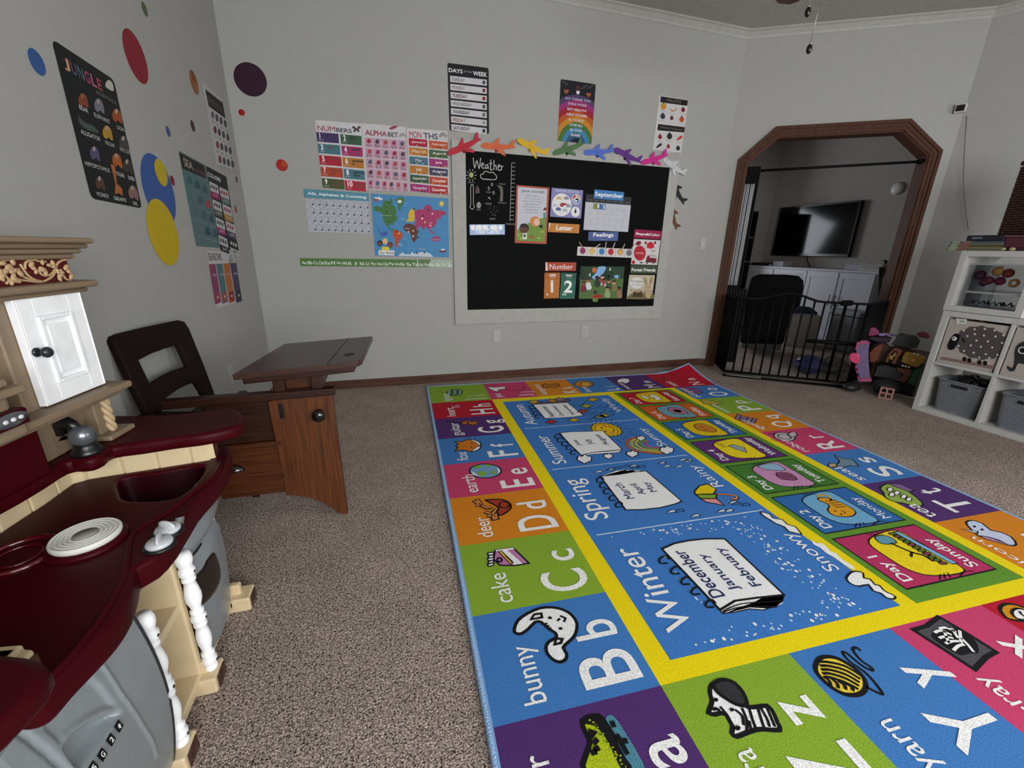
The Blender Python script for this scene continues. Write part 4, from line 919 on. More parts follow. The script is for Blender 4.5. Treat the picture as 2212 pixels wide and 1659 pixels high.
# --- ASL chart
a = card('hand_sign_header', 'teal header strip reading ASL Alphabet & Counting', [q1(*p) for p in ((115, 772), (770, 820), (770, 898), (128, 858))], '4d8496', 'header strip', plane=((0, WB-.0025, 0), (0, -1, 0)), cf=q1)
a.tx('ASL Alphabet & Counting', (155, 805), (742, 878), 'e6eaec', 3, .02); fin(a)
a = card('hand_sign_chart', 'white chart of hand sign circles below a teal header strip', [q1(*p) for p in ((140, 868), (768, 900), (780, 1215), (170, 1202))], 'aeb0ba', 'chart', plane=PB, cf=q1)
for r_ in range(4):
    for c_ in range(9):
        x, y = bil(((184, 905), (728, 938), (742, 1175), (212, 1155)), c_/8, r_/3)
        a.line(a.Q(circ(x, y, 34, 34, 16)), .0022, '6a6c78', 2, True)
        a.shape(a.Q([(x-14, y+14), (x-12, y-8), (x-4, y-20+5*((c_*r_) % 3)), (x+8, y-16), (x+14, y-2), (x+8, y+16)]), None, 1, '74767e', .0018, sm=2)
        a.poly(a.Q(circ(x+26, y+24, 9, 9, 10)), '3a3c44', 3)
fin(a)
# --- world map
a = card('world_map', 'blue world map poster for children on the back wall', [q1(*p) for p in ((788, 820), (1558, 870), (1568, 1455), (832, 1440))], '3f7fae', 'map', plane=PB, cf=q1)
land = (('3c6a34', [(815, 955), (850, 940), (880, 960), (905, 950), (915, 900), (940, 880), (965, 905), (990, 860), (1005, 890), (1000, 930), (1030, 955), (1045, 1000), (1035, 1040), (1058, 1060), (1040, 1090), (1015, 1110), (1000, 1140), (985, 1120), (960, 1150), (1000, 1178), (1015, 1165), (1022, 1178), (1005, 1195), (965, 1165), (935, 1130), (912, 1080), (905, 1030), (880, 1000), (840, 1000), (818, 985)]),
        ('3c6a34', [(1030, 880), (1075, 855), (1115, 860), (1125, 885), (1105, 930), (1085, 960), (1078, 1008), (1062, 975), (1055, 920)]),
        ('b3421c', [(1012, 1190), (1040, 1178), (1065, 1195), (1108, 1220), (1095, 1265), (1070, 1290), (1055, 1330), (1042, 1365), (1028, 1340), (1030, 1280), (1008, 1225)]),
        ('562c20', [(1118, 1140), (1150, 1118), (1205, 1125), (1235, 1150), (1245, 1185), (1268, 1195), (1248, 1230), (1248, 1270), (1218, 1308), (1198, 1290), (1190, 1240), (1175, 1205), (1130, 1195), (1112, 1165)]),
        ('c9a428', [(1140, 1095), (1165, 1070), (1160, 1030), (1180, 985), (1210, 965), (1222, 1000), (1225, 1060), (1222, 1092), (1190, 1105), (1165, 1095), (1145, 1108)]),
        ('9c2c5c', [(1222, 1000), (1270, 975), (1310, 985), (1320, 950), (1365, 928), (1395, 955), (1400, 985), (1480, 985), (1540, 1010), (1530, 1030), (1480, 1045), (1495, 1068), (1440, 1080), (1445, 1120), (1405, 1160), (1380, 1165), (1370, 1195), (1350, 1165), (1330, 1150), (1312, 1190), (1290, 1150), (1262, 1145), (1262, 1185), (1235, 1160), (1228, 1120), (1240, 1095), (1228, 1060)]),
        ('9c3460', [(1400, 1262), (1425, 1245), (1445, 1252), (1465, 1240), (1478, 1280), (1462, 1302), (1430, 1292), (1402, 1296)]),
        ('b8c4d0', [(1060, 1440), (1100, 1405), (1130, 1425), (1200, 1425), (1260, 1408), (1330, 1400), (1380, 1420), (1410, 1452)]),
        ('9c3460', [(1375, 1180), (1400, 1195), (1420, 1215), (1398, 1222), (1380, 1205)]))
for c, pts in land: a.poly(a.Q(pts), c, 2)
for t_, p_, q_ in (('North America', (885, 1032), (1000, 1045)), ('Europe', (1090, 1072), (1135, 1084)), ('Africa', (1130, 1162), (1178, 1176)), ('Asia', (1370, 1105), (1400, 1118)), ('South America', (1055, 1315), (1100, 1338)), ('Australia', (1408, 1270), (1470, 1284)), ('Antarctica', (1268, 1365), (1335, 1378))): a.tx(t_, p_, q_, 'c8d0d4', 4)
a.poly(a.Q(circ(1492, 922, 20, 22)), 'd8c040', 2)
for k in range(10): t = k*PI/5; a.line(a.Q([(1492+24*math.cos(t), 922+26*math.sin(t)), (1492+38*math.cos(t), 922+40*math.sin(t))]), .002, 'c8b84c', 2)
a.poly(a.Q([(818, 858), (865, 858), (880, 842), (878, 862), (905, 868), (905, 886), (868, 882), (840, 896), (845, 880)]), 'd0d0d4', 2); a.poly(a.Q([(815, 878), (868, 872), (850, 896), (825, 898)]), 'a02c34', 3)
a.poly(smooth(a.Q([(845, 1165), (870, 1185), (890, 1212), (925, 1195), (955, 1210), (945, 1240), (905, 1245), (880, 1225), (865, 1190)]), 3), '3c509c', 2)
a.poly(a.Q([(1465, 1388), (1540, 1388), (1530, 1406), (1475, 1406)]), '6a2430', 2); a.poly(a.Q([(1485, 1372), (1525, 1372), (1520, 1386), (1488, 1386)]), 'd0d4d8', 2)
a.poly(a.Q(circ(1075, 900, 22, 16)), 'd8d8d4', 3)
for x, y, c in ((945, 1003, '243c20'), (968, 910, '243c20'), (965, 1100, '243c20'), (1360, 980, '4a1828'), (1305, 1040, '4a1828'), (1215, 975, '202020'), (1400, 1020, 'd8b0c0'), (1298, 1068, 'e0d0d8'), (1325, 1105, 'd8a878'), (1380, 1138, 'd8b0c0'), (1162, 1200, 'c8a088'), (1208, 1190, 'd0b098'), (1208, 1245, 'd0b098'), (1068, 1215, 'd8a080'), (1045, 1195, '5a1c10'), (1258, 1255, '202830'), (1320, 1405, '202830'), (1245, 1412, '202830'), (1198, 1415, 'e8e8e8')):
    a.poly(a.Q([(x-9, y+10), (x-4, y-8), (x+6, y-10), (x+12, y+9)]), c, 4)
for x, y, sk, hr in ((878, 1320, '6a3c2c', '1a1414'), (930, 1300, 'd8a888', 'd0b060'), (980, 1335, '7c3a2c', '5c1c1c')):
    a.poly(a.Q(circ(x, y-4, 26, 30)), hr, 4); a.poly(a.Q(circ(x, y, 18, 20)), sk, 5)
a.poly(a.Q([(900, 1350), (968, 1352), (975, 1388), (895, 1385)]), 'd8c02c', 5); a.poly(a.Q([(866, 1385), (1025, 1388), (1022, 1438), (862, 1432)]), 'd6d4d0', 6); a.tx('Our World', (875, 1396), (1018, 1426), '2c2c34', 7, .01)
for x, y in ((1145, 915), (1130, 940), (1165, 1365), (1215, 1370), (1390, 1378), (1300, 1340), (1465, 1150), (1060, 1135), (1130, 1270), (1525, 1205), (870, 1120), (1320, 1250)): a.line(a.Q([(x-12, y), (x+10, y+2)]), .0016, 'a8c8dc', 2)
fin(a)
# --- alphabet strip
a = card('alphabet_strip', 'long green strip of letter pairs Aa to Zz on the back wall', [q1(*p) for p in ((82, 1465), (1600, 1482), (1600, 1558), (88, 1540))], '4b7038', 'strip', plane=((0, WB, 0), (0, -1, 0)), cf=q1)
a.poly(a.Q([(1258, 1476), (1600, 1482), (1600, 1556), (1258, 1552)]), '56744a', 1); a.poly(a.Q([(1385, 1478), (1600, 1482), (1600, 1557), (1360, 1552)]), '9cab9c', 2); a.line(a.Q([(1254, 1474), (1252, 1550)]), .004, 'e0e4e0', 3)
X = 100
for k in range(26):
    L_ = chr(65+k); w_ = {'M': 72, 'W': 72, 'I': 32, 'J': 34, 'L': 34}.get(L_, 56)
    x = lerp(100, 1548, k/25)-(8 if L_ in 'MW' else 0); w_ = 34 if L_ in 'IJL' else (54 if L_ not in 'MW' else 58)
    a.tx(L_+L_.lower(), (x, 1492+k*1.0), (x+w_-4, 1524+k*1.0), 'dfe4da', 4, .01)
fin(a)
# --- days of the week, rainbow, fruit
a = card('weekdays_poster', 'black poster listing the days of the week on white bars', [q2(*p) for p in ((63, 62), (403, 102), (405, 648), (80, 618))], '101014', 'poster', plane=PB, cf=q2, rr=.012)
a.tx('DAYS', (72, 102), (188, 150), 'dcdade', 3, .02); a.tx('OF THE', (198, 124), (262, 146), 'a8a8ac', 3); a.tx('WEEK', (272, 128), (390, 178), 'dcdade', 3, .02)
for i, (t_, c) in enumerate((('SUNDAY', '2a2a30'), ('MONDAY', '5c1c34'), ('TUESDAY', '5c1428'), ('WEDNESDAY', '4c2430'), ('THURSDAY', '2a3034'), ('FRIDAY', '8c5c5c'), ('SATURDAY', '3a3a40'))):
    y = 166+i*66.5; x = 84+i*1.7
    a.poly(a.Q([(x, y), (386, y+34), (387, y+88-4), (x+2, y+52)]), 'bcbabd', 1)
    a.tx(t_, (x+16, y+16), (x+16+17.5*len(t_), y+48+len(t_)), c, 3, .02)
    a.shape(a.Q([(350, y+44), (372, y+40), (376, y+68), (352, y+72)]), ('3a3a44', '6c2430', '7c1420', '44444c', '5a5c60', '8c8c90', '1c1c20')[i], 2, None)
fin(a)
a = card('rainbow_poster', 'kindness poster with a rainbow of slogans on black', [q2(*p) for p in ((992, 194), (1283, 236), (1250, 732), (974, 702))], '14151c', 'poster', plane=PB, cf=q2, rr=.012)
cx0, cy0 = a.P(1116, 745)
def clipw(pts): return [(min(max(x, .001), a.w-.001), min(max(y, .001), a.h-.001)) for x, y in pts]
RB = ('4a3860', '8c2c68', '94182c', 'b0501c', 'b87a20', '3f6a30', '3a7aa0', '2c5070', '101a2c')
R0 = a.P(1134, 325)[1]-cy0
for i, c in enumerate(RB):
    r = R0*(1-i*.105); a.poly(clipw(circ(cx0, cy0, r*.92, r, 40, -.2, PI+.2)), c, 1+i)
for i, (t_, x0, y0, x1, y1) in enumerate((('SAY THANK YOU', 1034, 342, 1238, 388), ('SMILE MORE', 1056, 386, 1206, 424), ('EAT HEALTHY', 1050, 430, 1210, 470), ('HELP OTHERS', 1046, 474, 1208, 514), ('BE HONEST', 1060, 518, 1190, 552), ('LOVE ALL', 1068, 558, 1176, 592), ('BE KIND', 1072, 602, 1168, 632), ('SHARE', 1078, 642, 1154, 672))): a.tx(t_, (x0, y0), (x1, y1), 'd8d4da', 12, .02)
a.poly(a.Q(circ(1138, 270, 16, 22)), '4a2c24', 2); a.poly(a.Q(circ(1138, 302, 14, 20)), 'd0ccd0', 2)
for x, y in ((1042, 295), (1226, 322)): a.poly(smooth(a.Q([(x, y+22), (x-20, y-4), (x-12, y-18), (x, y-8), (x+12, y-16), (x+20, y-2)]), 3), 'a04c30', 2)
for x, y, s_ in ((1005, 215, 1), (1270, 245, -1), (1215, 250, -1)):
    for k in range(5): a.line(a.Q([(x+s_*k*9, y+k*7), (x+s_*(k*9+16), y+k*7-6)]), .003, '5c6a60', 3)
fin(a)
a = card('produce_poster', 'white poster of fruits and vegetables with black bands', [q2(*p) for p in ((1808, 328), (2045, 366), (1990, 808), (1755, 778))], 'bdbabb', 'poster', plane=PB, cf=q2)
a.poly(a.Q([(1820, 336), (2044, 370), (2038, 415), (1815, 385)]), '181418', 1); a.poly(a.Q([(1798, 564), (2018, 590), (2012, 634), (1792, 616)]), '181418', 1)
a.tx('FRUITS', (1872, 356), (1985, 396), '6c5c44', 3, .02); a.tx('VEGETABLES', (1810, 582), (1995, 622), '5c6050', 3, .02)
for x, y, c, s_, n_ in ((1842, 418, 'b8842c', 1.2, 'PINEAPPLE'), (1922, 440, 'b08450', 1, 'BANANA'), (2004, 448, '6c1420', .8, 'APPLE'), (1836, 500, '2c2c38', 1, 'GRAPES'), (1910, 516, '5c1420', .7, 'STRAWBERRY'), (1992, 526, 'a8442c', 1, 'MANGO'),
                     (1814, 670, '7c1424', .8, 'TOMATO'), (1892, 665, '1c2420', 1.1, 'BROCCOLI'), (1975, 680, 'b0402c', .9, 'CARROT'), (1806, 742, '2c2430', 1, 'EGGPLANT'), (1882, 750, '7c2424', .7, 'POTATO'), (1962, 764, '141c18', .8, 'BELL PEPPER')):
    if n_ in ('BANANA',): a.poly(smooth(a.Q([(x-26, y-15), (x-12, y+8), (x+14, y+6), (x+26, y-14), (x+30, y), (x+10, y+20), (x-18, y+20)]), 3), c, 2)
    elif n_ in ('CARROT', 'EGGPLANT'): a.poly(smooth(a.Q([(x-26, y+20), (x-8, y-8), (x+16, y-20), (x+24, y-8), (x+2, y+12)]), 3), c, 2)
    else: a.poly(a.Q(circ(x, y, 20*s_, 24*s_, 12)), c, 2); a.poly(a.Q([(x-8, y-20*s_), (x, y-34*s_), (x+8, y-20*s_)]), '3a4a2c', 3)
    a.tx(n_, (x-28, y+32), (x+22, y+44), '6a686c', 2)
fin(a)
# --- left wall posters
a = card('jungle_poster', 'tall black poster of jungle animals on the left wall', [(118, 92), (248, 172), (303, 452), (190, 424)], '101614', 'poster', plane=PLW, cf=q7, rr=.02, L=.95)
for k, (ch, c) in enumerate(zip('JUNGLE', ('b8886c', '4a4c62', '5c7080', '8c3c5c', 'a05c74', '8c4048'))):
    a.text(ch, a.w*(.09+.105*k), a.h*.845, a.w*(.09+.105*k+.085), a.h*.925, c, 3, .03)
a.text('ANIMALS', a.w*.55, a.h*.80, a.w*.93, a.h*.83, '6a6a6a', 3, .02); a.poly(smooth(a.Q([(555, 470), (560, 420), (590, 405), (620, 440), (628, 510)]), 3), 'b0aca0', 2)
GR = ((345, 600, 'BEAR', '7c3a28', (300, 655, 390, 700)), (495, 650, 'ELEPHANT', '6a6a78', (450, 730, 590, 800)), (665, 745, 'LION', '8c4420', (662, 842, 722, 880)),
      (390, 830, 'ALLIGATOR', '3c4a42', (330, 895, 495, 960)), (575, 905, 'MACAW', 'a07c2c', (540, 985, 650, 1035)), (730, 1000, 'RACCOON', '3c3a38', (690, 1050, 800, 1100)),
      (455, 1100, 'HIPPOPOTAMUS', '4f4660', (362, 1190, 595, 1260)), (665, 1165, 'TIGER', '9c5428', (655, 1275, 728, 1318)), (765, 1220, 'DEER', '38302c', (768, 1315, 825, 1350)),
      (505, 1380, 'MONKEY', '4a3428', (465, 1470, 592, 1510)), (680, 1460, 'GIRAFFE', '9c5c30', (640, 1508, 738, 1548)), (818, 1470, 'OWL', '7c5c58', (806, 1552, 858, 1586)))
for x, y, n_, c, b_ in GR:
    if n_ == 'GIRAFFE': a.poly(a.Q([(600, 1200), (640, 1200), (660, 1380), (710, 1430), (715, 1500), (680, 1470), (640, 1480), (645, 1380)]), c, 2)
    elif n_ == 'ALLIGATOR': a.poly(smooth(a.Q([(295, 740), (320, 770), (370, 810), (440, 840), (490, 905), (420, 890), (340, 850), (300, 800)]), 3), c, 2)
    else: a.poly(smooth(a.Q([(x-42, y+30), (x-48, y-30), (x-20, y-72), (x+18, y-50), (x+36, y-8), (x+48, y+70), (x+22, y+58), (x+5, y+40), (x-12, y+55)]), 3), c, 2); a.poly(a.Q(circ(x-12, y-45, 14, 24, 10)), '9a8c84' if n_ != 'BEAR' else '8c5c48', 3)
    m_ = a.P((b_[0]+b_[2])/2, (b_[1]+b_[3])/2); hw = .0056*len(n_); a.text(n_, m_[0]-hw, m_[1]-.0065, m_[0]+hw, m_[1]+.0065, 'b6b8b4', 3, .01)
fin(a)
a = card('sea_animals_poster', 'teal poster of sea animals on the left wall', [(384, 325), (441, 356), (476, 536), (424, 531)], '4e686a', 'poster', plane=PLW, cf=q6, rr=.01, L=.95)
a.poly(a.Q([(50, 505), (225, 600), (240, 690), (75, 620)]), '1a1c1c', 1); a.text('SEA', a.w*.1, a.h*.86, a.w*.42, a.h*.95, '9a8a80', 3, .02); a.text('ANIMALS', a.w*.46, a.h*.86, a.w*.93, a.h*.895, '7c5c50', 3, .01)
for i in range(12):
    r_, c_ = divmod(i, 3); x = 125+c_*52+r_*24; y = 700+c_*32+r_*112-r_*c_*5
    a.poly(smooth(a.Q([(x-16, y+16), (x-14, y-22), (x+4, y-32), (x+16, y+2), (x+20, y+26)]), 3), ('2f5a5c', '2a4c50', '3a5458', '566a6c', '3a5458', '8c4048', '4a6066', '3c585c', '2f5054', '5c6468', '1f4850', '2c5458')[i], 2)
    a.tx(('DOLPHIN', 'WHALE', 'SHARK', 'STARFISH', 'CRAB', 'OCTOPUS', 'STINGRAY', 'SEAHORSE', 'TURTLE', 'JELLYFISH', 'FISH', 'SEAL')[i], (x-20, y+44), (x+20, y+58), '9cacae', 3)
fin(a)
a = card('colors_poster', 'black colours poster with eight labelled swatches on the left wall', [(444, 358), (487, 381), (515, 541), (476, 538)], '17161b', 'poster', plane=PLW, cf=q6, rr=.008, L=.95)
a.tx('COLORS', (245, 640), (340, 715), 'c6c4c8', 3, .03)
for i, (n_, c) in enumerate((('RED', '8c1c40'), ('BLUE', '55686e'), ('GREEN', '4c5a46'), ('YELLOW', 'a07838'), ('PINK', '8c2c68'), ('PURPLE', '4a4050'), ('BLACK', '151518'), ('WHITE', 'a8a8aa'))):
    r_, c_ = divmod(i, 2); x = 258+c_*70+r_*21.5; y = 705+c_*38+r_*123-r_*c_*6
    a.poly(a.Q([(x, y), (x+60, y+30), (x+70, y+92), (x+10, y+66)]), '17161b' if i == 7 else 'aeacae', 1)
    a.poly(a.Q([(x+10, y+66), (x+70, y+92), (x+76, y+134), (x+18, y+112)]), c, 2); a.tx(n_, (x+28, y+88), (x+64, y+112), '303030' if i == 7 else 'b8b0b4', 3)
    for k in range(3): a.poly(a.Q(circ(x+18+k*16, y+38+k*8, 6, 14, 8)), 'b0aeb0' if i == 7 else ('3a343c' if c_ == 0 else '8c3c48'), 2)
fin(a)
a = card('emotions_poster', 'white poster of emotion faces beside the room corner', [(441, 183), (478, 212), (503, 374), (466, 355)], 'a9a8a8', 'poster', plane=PLW, cf=q6, rr=.008, L=.95)
a.poly(a.Q([(232, 72), (352, 165), (372, 275), (255, 188)]), '1f1b1c', 1); a.text('EMOTIONS', a.w*.10, a.h*.80, a.w*.90, a.h*.86, '6a6462', 5, .02)
for i in range(16):
    r_, c_ = divmod(i, 4); x = 283+c_*29+r_*17; y = 250+c_*20+r_*102-r_*c_*3
    a.poly(a.Q(circ(x, y, 10, 27, 12, rot=-.15)), ('55555a', '5c1c28', '6c3440', '6a3038')[r_] if c_ == 0 else '3f4046', 2); a.poly(a.Q([(x-6, y+38), (x+12, y+50), (x+13, y+56), (x-5, y+44)]), '6a6a6c', 2)
fin(a)
a = card('seasons_poster', 'seasons poster with four picture strips and a curled bottom corner', [(443, 542), (499, 545), (522, 650), (472, 664)], 'b2aeb0', 'poster', plane=PLW, cf=q6, rr=.01, L=.95)
a.tx('SEASONS', (248, 1200), (348, 1252), '3a2c34', 3, .03)
for i, c in enumerate(('7c3458', '42646c', 'a05c2c', '3c3450')):
    x = 258+i*48; a.poly(a.Q([(x, 1278-i*2), (x+44, 1276-i*2), (x+64+6*i*0+18, 1515-i*0), (x+84, 1540-i*3), (x+45, 1555-i*3)]), c, 1)
    a.tx(('SPRING', 'SUMMER', 'AUTUMN', 'WINTER')[i], (x+22, 1345-i*3), (x+52, 1360-i*3), 'b8b0b4', 3)
    a.poly(smooth(a.Q([(x+42, 1490-i*4), (x+70, 1470-i*4), (x+78, 1530-i*4), (x+52, 1540-i*4)]), 3), ('8c3048', '8c4a3c', '7c1c20', '20282c')[i], 2); a.poly(a.Q(circ(x+60, 1505-i*4, 6, 10, 8)), 'a8a4a4', 3)
a.poly(smooth(a.Q([(395, 1278), (400, 1215), (410, 1208), (420, 1232), (424, 1276)]), 3), '8c8a8c', 1)
fin(a)
# --- round stickers
DG = 'round coloured wall stickers'
def dot(px, rpx, c, lab, plane=PLW, n_='wall_sticker', ry=None, off=.0006, L=.95):
    P0 = hit(*px, *plane); n = Vector(plane[1]); X_ = Vector((0, 1, 0)) if plane is PLW else Vector((1, 0, 0))
    a = Art(frame(P0+n*off, X_, (0, 0, 1)), .0003, L, base=.0006); a.slab(circ(0, 0, rpx, ry, 40), c, .0006)
    return tag(a.build(n_), lab, 'wall sticker', DG)
dot((79, 134), .031, '2f5088', 'blue dot sticker left of the jungle poster')
dot((293, 123), .088, '7c1824', 'large red dot sticker high on the left wall')
dot((312, 20), .024, '4c5a3c', 'small green dot sticker highest on the left wall')
dot((419, 178), .054, '8c5438', 'orange-brown dot sticker left of the emotions poster')
dot((417, 165), .026, '6c4c28', 'small olive dot sticker overlapping the orange-brown one', off=.0016)
dot((363, 284), .021, '3c4c74', 'tiny blue dot sticker above the big blue one')
dot((416, 272), .026, '3a2428', 'tiny dark brown dot sticker above the sea animals poster')
dot((344, 412), .140, '31508c', 'largest blue dot sticker between the two yellow ones')
dot((347, 373), .053, 'b09a18', 'small yellow dot sticker on top edge of the big blue one', off=.0018)
dot((372, 390), .021, '6c1c28', 'tiny dark red dot sticker right of the big blue one')
dot((353, 503), .133, 'b39a08', 'large yellow dot sticker lowest on the left wall', off=.0018)
dot((511, 388), .020, '3c3c40', 'tiny charcoal dot sticker right of the colours poster')
dot((509, 452), .024, '7c5038', 'tiny tan dot sticker near the room corner')
dot((541, 172), .095, '2a0c22', 'large dark purple dot sticker on the back wall', PB)
dot((522, 243), .019, '8c0c14', 'tiny red dot sticker below the dark purple one', PB)
dot((609, 357), .037, '9c1c14', 'red dot sticker left of the numbers poster', PB)
dot((614, 354), .019, 'a8401c', 'small orange dot sticker on top of a red one', PB, off=.0016)
# --- paper aeroplanes along the board frame
UP = [(-.01, -.03), (.0, .03), (.05, .09), (.12, .115), (.33, .12), (.42, .22), (.50, .30), (.545, .31), (.53, .22), (.50, .12), (.74, .11), (.82, .12), (.92, .28), (.985, .31), (.97, .20), (.95, .10), (1.02, .05), (1.0, .02), (.90, .0), (.74, -.05)]
DN = [(.60, -.08), (.66, -.16), (.72, -.27), (.68, -.29), (.54, -.20), (.40, -.10), (.14, -.10), (.04, -.08)]
PLN = (('red', 'a31a2c', (70, 808), (340, 700), 1, 1.0), ('orange', 'b85a34', (340, 742), (622, 768), 1, 1.0), ('yellow', 'c09a20', (638, 692), (888, 830), 1, 1.0), ('green', '46683e', (930, 808), (1182, 742), 1, 1.0),
       ('blue', '4a64b0', (1186, 802), (1434, 796), 1, 1.0), ('purple', '542a72', (1438, 770), (1652, 890), 1, 1.0), ('pink', 'b3207a', (1656, 888), (1878, 828), 1, 1.0), ('white', 'b0b2b4', (1842, 852), (2015, 992), 1, 1.0))
def plane(name, c, A_, B_, lab, fl=.74):
    X_ = B_-A_; L_ = X_.length; X_.normalize(); n = Vector((0, -1, 0)); Y_ = n.cross(X_)
    a = Art(frame(A_+n*.003, X_, Y_), .0004, .85, base=.0012)
    pts = [(x*L_, y*L_*fl) for x, y in UP+DN]
    a.slab(pts, c, .0012)
    dk = tuple(max(0, int(c[i:i+2], 16)-60) for i in (0, 2, 4)); dk = '%02x%02x%02x' % dk
    a.line([(.36*L_, .03*L_*fl), (.62*L_, -.04*L_*fl), (.72*L_, -.22*L_*fl)], .0018, dk, 1)
    a.poly([(.45*L_, -.07*L_*fl), (.5*L_, -.16*L_*fl), (.42*L_, -.2*L_*fl), (.38*L_, -.10*L_*fl)], dk, 1)
    for k in range(9): a.poly([((.16+k*.07)*L_+d[0]*.001, (.055-.001*k)*L_*fl+d[1]*.0014) for d in ((-1, -1), (1, -1), (1, 1), (-1, 1))], dk, 2)
    return tag(a.build('paper_airplane'), lab, 'paper cutout', 'paper aeroplanes around the chalkboard')
for n_, c, A_, B_, fl, k in PLN: plane(n_, c, ony(*q2(*A_), WB-.02), ony(*q2(*B_), WB-.02), '%s paper aeroplane on the chalkboard frame' % n_)
plane('black', '1e1e20', ony(1446, 383, WB-.004), ony(1475, 442, WB-.004), 'black paper aeroplane right of the chalkboard')
plane('brown', '5c3a28', ony(1445, 432, WB-.004), ony(1459, 496, WB-.004), 'brown paper aeroplane lowest on the wall')
# --- outlet plates, switch
def plateW(nm, P_, X_, lab, cat, toggles, w_=.070, h_=.114, c='a9a8a3', g=None):
    n = Vector(X_).cross(Vector((0, 0, 1)));
    M_ = frame(P_, X_, (0, 0, 1)); o = MB().box((-w_/2, -h_/2, 0), (w_/2, h_/2, .006), 0, M_).build(nm, mat(c, 1.0, .4), None, bevel=.002)
    for k in toggles: setp(MB().box((-k[0], k[1]-k[2], .006), (k[0], k[1]+k[2], .008), 0, M_).build(k[3], mat(k[4], 1.0, .4), None, bevel=.001), o)
    return tag(o, lab, cat, g)
p = ony(1073, 725, WB); plateW('blank_plate', p, (1, 0, 0), 'white wall plate with one centre screw under the chalkboard', 'wall plate', [(.003, 0, .003, 'screw', '6a6864')])
p = ony(1262, 716, WB); plateW('outlet', p, (1, 0, 0), 'white electrical outlet under the right half of the chalkboard', 'outlet', [(.017, .022, .014, 'socket', 'a5a29b'), (.017, -.022, .014, 'socket', 'a5a29b')])
p = ony(1518, 527, WB); plateW('light_switch', p, (1, 0, 0), 'white light switch beside the arch, near the room corner', 'light switch', [(.006, 0, .013, 'toggle', 'c4c1ba')])
p = onx(499, 808, WL); plateW('outlet', p, (0, 1, 0), 'white outlet on the left wall behind the school desk', 'outlet', [(.017, .022, .014, 'socket', 'a5a29b'), (.017, -.022, .014, 'socket', 'a5a29b')])
# ================================================================ ALPHABET RUG
RB_ = math.radians(-2.68)
RU = Vector((math.cos(RB_), math.sin(RB_), 0)); RV = Vector((math.sin(RB_), -math.cos(RB_), 0))
RO = Vector((.303, 3.446, 0)); RL, RW = 3.14, 2.52
# local x runs away from the viewer (reading direction of the rug), local y runs to the left
RM = frame(RO+RV*RL+RU*RW, -RV, -RU)
cA = crop(900, 780, 3.687); cB = crop(1400, 780, 2.724); cC = crop(950, 1100, 2.967); cD = crop(1500, 1100, 2.968)
BL_, GR_, OR2, PK_, PU_, RD_, YE_ = '3c75b6', '82a42c', 'd07e16', 'c03c68', '4c2a68', 'b00c26', 'f0d000'
WH_, BK_ = 'efefec', '0c0c10'
r = Art(RM, .0005, 1.0, kind='rug', rough=.95, base=.012)
r.rect2 = None
for i in range(32):
    for y0, y1 in ((0, .012), (RW-.012, RW)): r.rect(RL*i/32, y0, RL*(i+1)/32, y1, '7fa4d0', 1)
for i in range(26):
    for x0, x1 in ((0, .012), (RL-.012, RL)): r.rect(x0, RW*i/26, x1, RW*(i+1)/26, '7fa4d0', 1)
EDG = [(RL*i/16, 0) for i in range(16)]+[(RL, RW*j/13) for j in range(13)]+[(RL*i/16, RW) for i in range(16, 0, -1)]+[(0, RW*j/13) for j in range(13, 0, -1)]
b0_ = len(r.v); r.v += [(x, y, 0) for x, y in EDG]+[(x, y, .012) for x, y in EDG]
for i in range(len(EDG)): j = (i+1) % len(EDG); r.f.append([b0_+i, b0_+j, b0_+len(EDG)+j, b0_+len(EDG)+i]); r.m.append(r.mi('7fa4d0'))
for i in range(16):
    for j in range(13):
        k = len(r.v); r.v += [(RL*(i+a_)/16, RW*(j+c_)/13, 0) for a_, c_ in ((0, 0), (0, 1), (1, 1), (1, 0))]; r.f.append([k, k+1, k+2, k+3]); r.m.append(r.mi('7fa4d0'))
def ux(v): return RL-v
def uy(u): return RW-u
def cell(v0, v1, u0, u1, c, l=1):
    x0, x1, y0, y1 = ux(v1), ux(v0), uy(u1), uy(u0); nx = max(1, int((x1-x0)/.1)); ny = max(1, int((y1-y0)/.1))
    if not (x1 > RL-.5 and y0 < .5): nx = ny = 1
    for i in range(nx):
        for j in range(ny): r.rect(lerp(x0, x1, i/nx), lerp(y0, y1, j/ny), lerp(x0, x1, (i+1)/nx), lerp(y0, y1, (j+1)/ny), c, l)
E_ = .012
TV = [E_, .418, .736, 1.06, 1.39, 1.72, 2.06, 2.403, 2.74, RL-E_]
for i, c in enumerate((GR_, RD_, PU_, BL_, PK_, OR2, GR_, BL_, PU_)): cell(TV[i], TV[i+1], E_, .475, c)
TU = [.475, .85, 1.235, 1.62, 2.035, RW-E_]
for i, c in enumerate((PK_, OR2, BL_, PU_, RD_)): cell(E_, .418, TU[i], TU[i+1], c)
TR_ = [.418, .72, 1.05, 1.37, 1.70, 2.035, 2.36, 2.74, RL-E_]
for i, c in enumerate((BL_, GR_, OR2, PK_, BL_, PU_, OR2, GR_)): cell(TR_[i], TR_[i+1], 2.085, RW-E_, c)
TB = [.475, .90, 1.29, 1.70, 2.085]
for i, c in enumerate((GR_, BL_, PK_, RD_)): cell(2.74, RL-E_, TB[i], TB[i+1], c)
cell(.418, 2.74, .475, 2.085, YE_); cell(.49, 2.68, .545, 1.425, '3a74bb', 2); cell(.45, 2.685, 1.49, 2.025, '5c8c28', 2)
for v in (1.012, 1.56, 2.115): r.line([(ux(v), uy(.575)), (ux(v), uy(1.40))], .006, 'c8d8e8', 3)
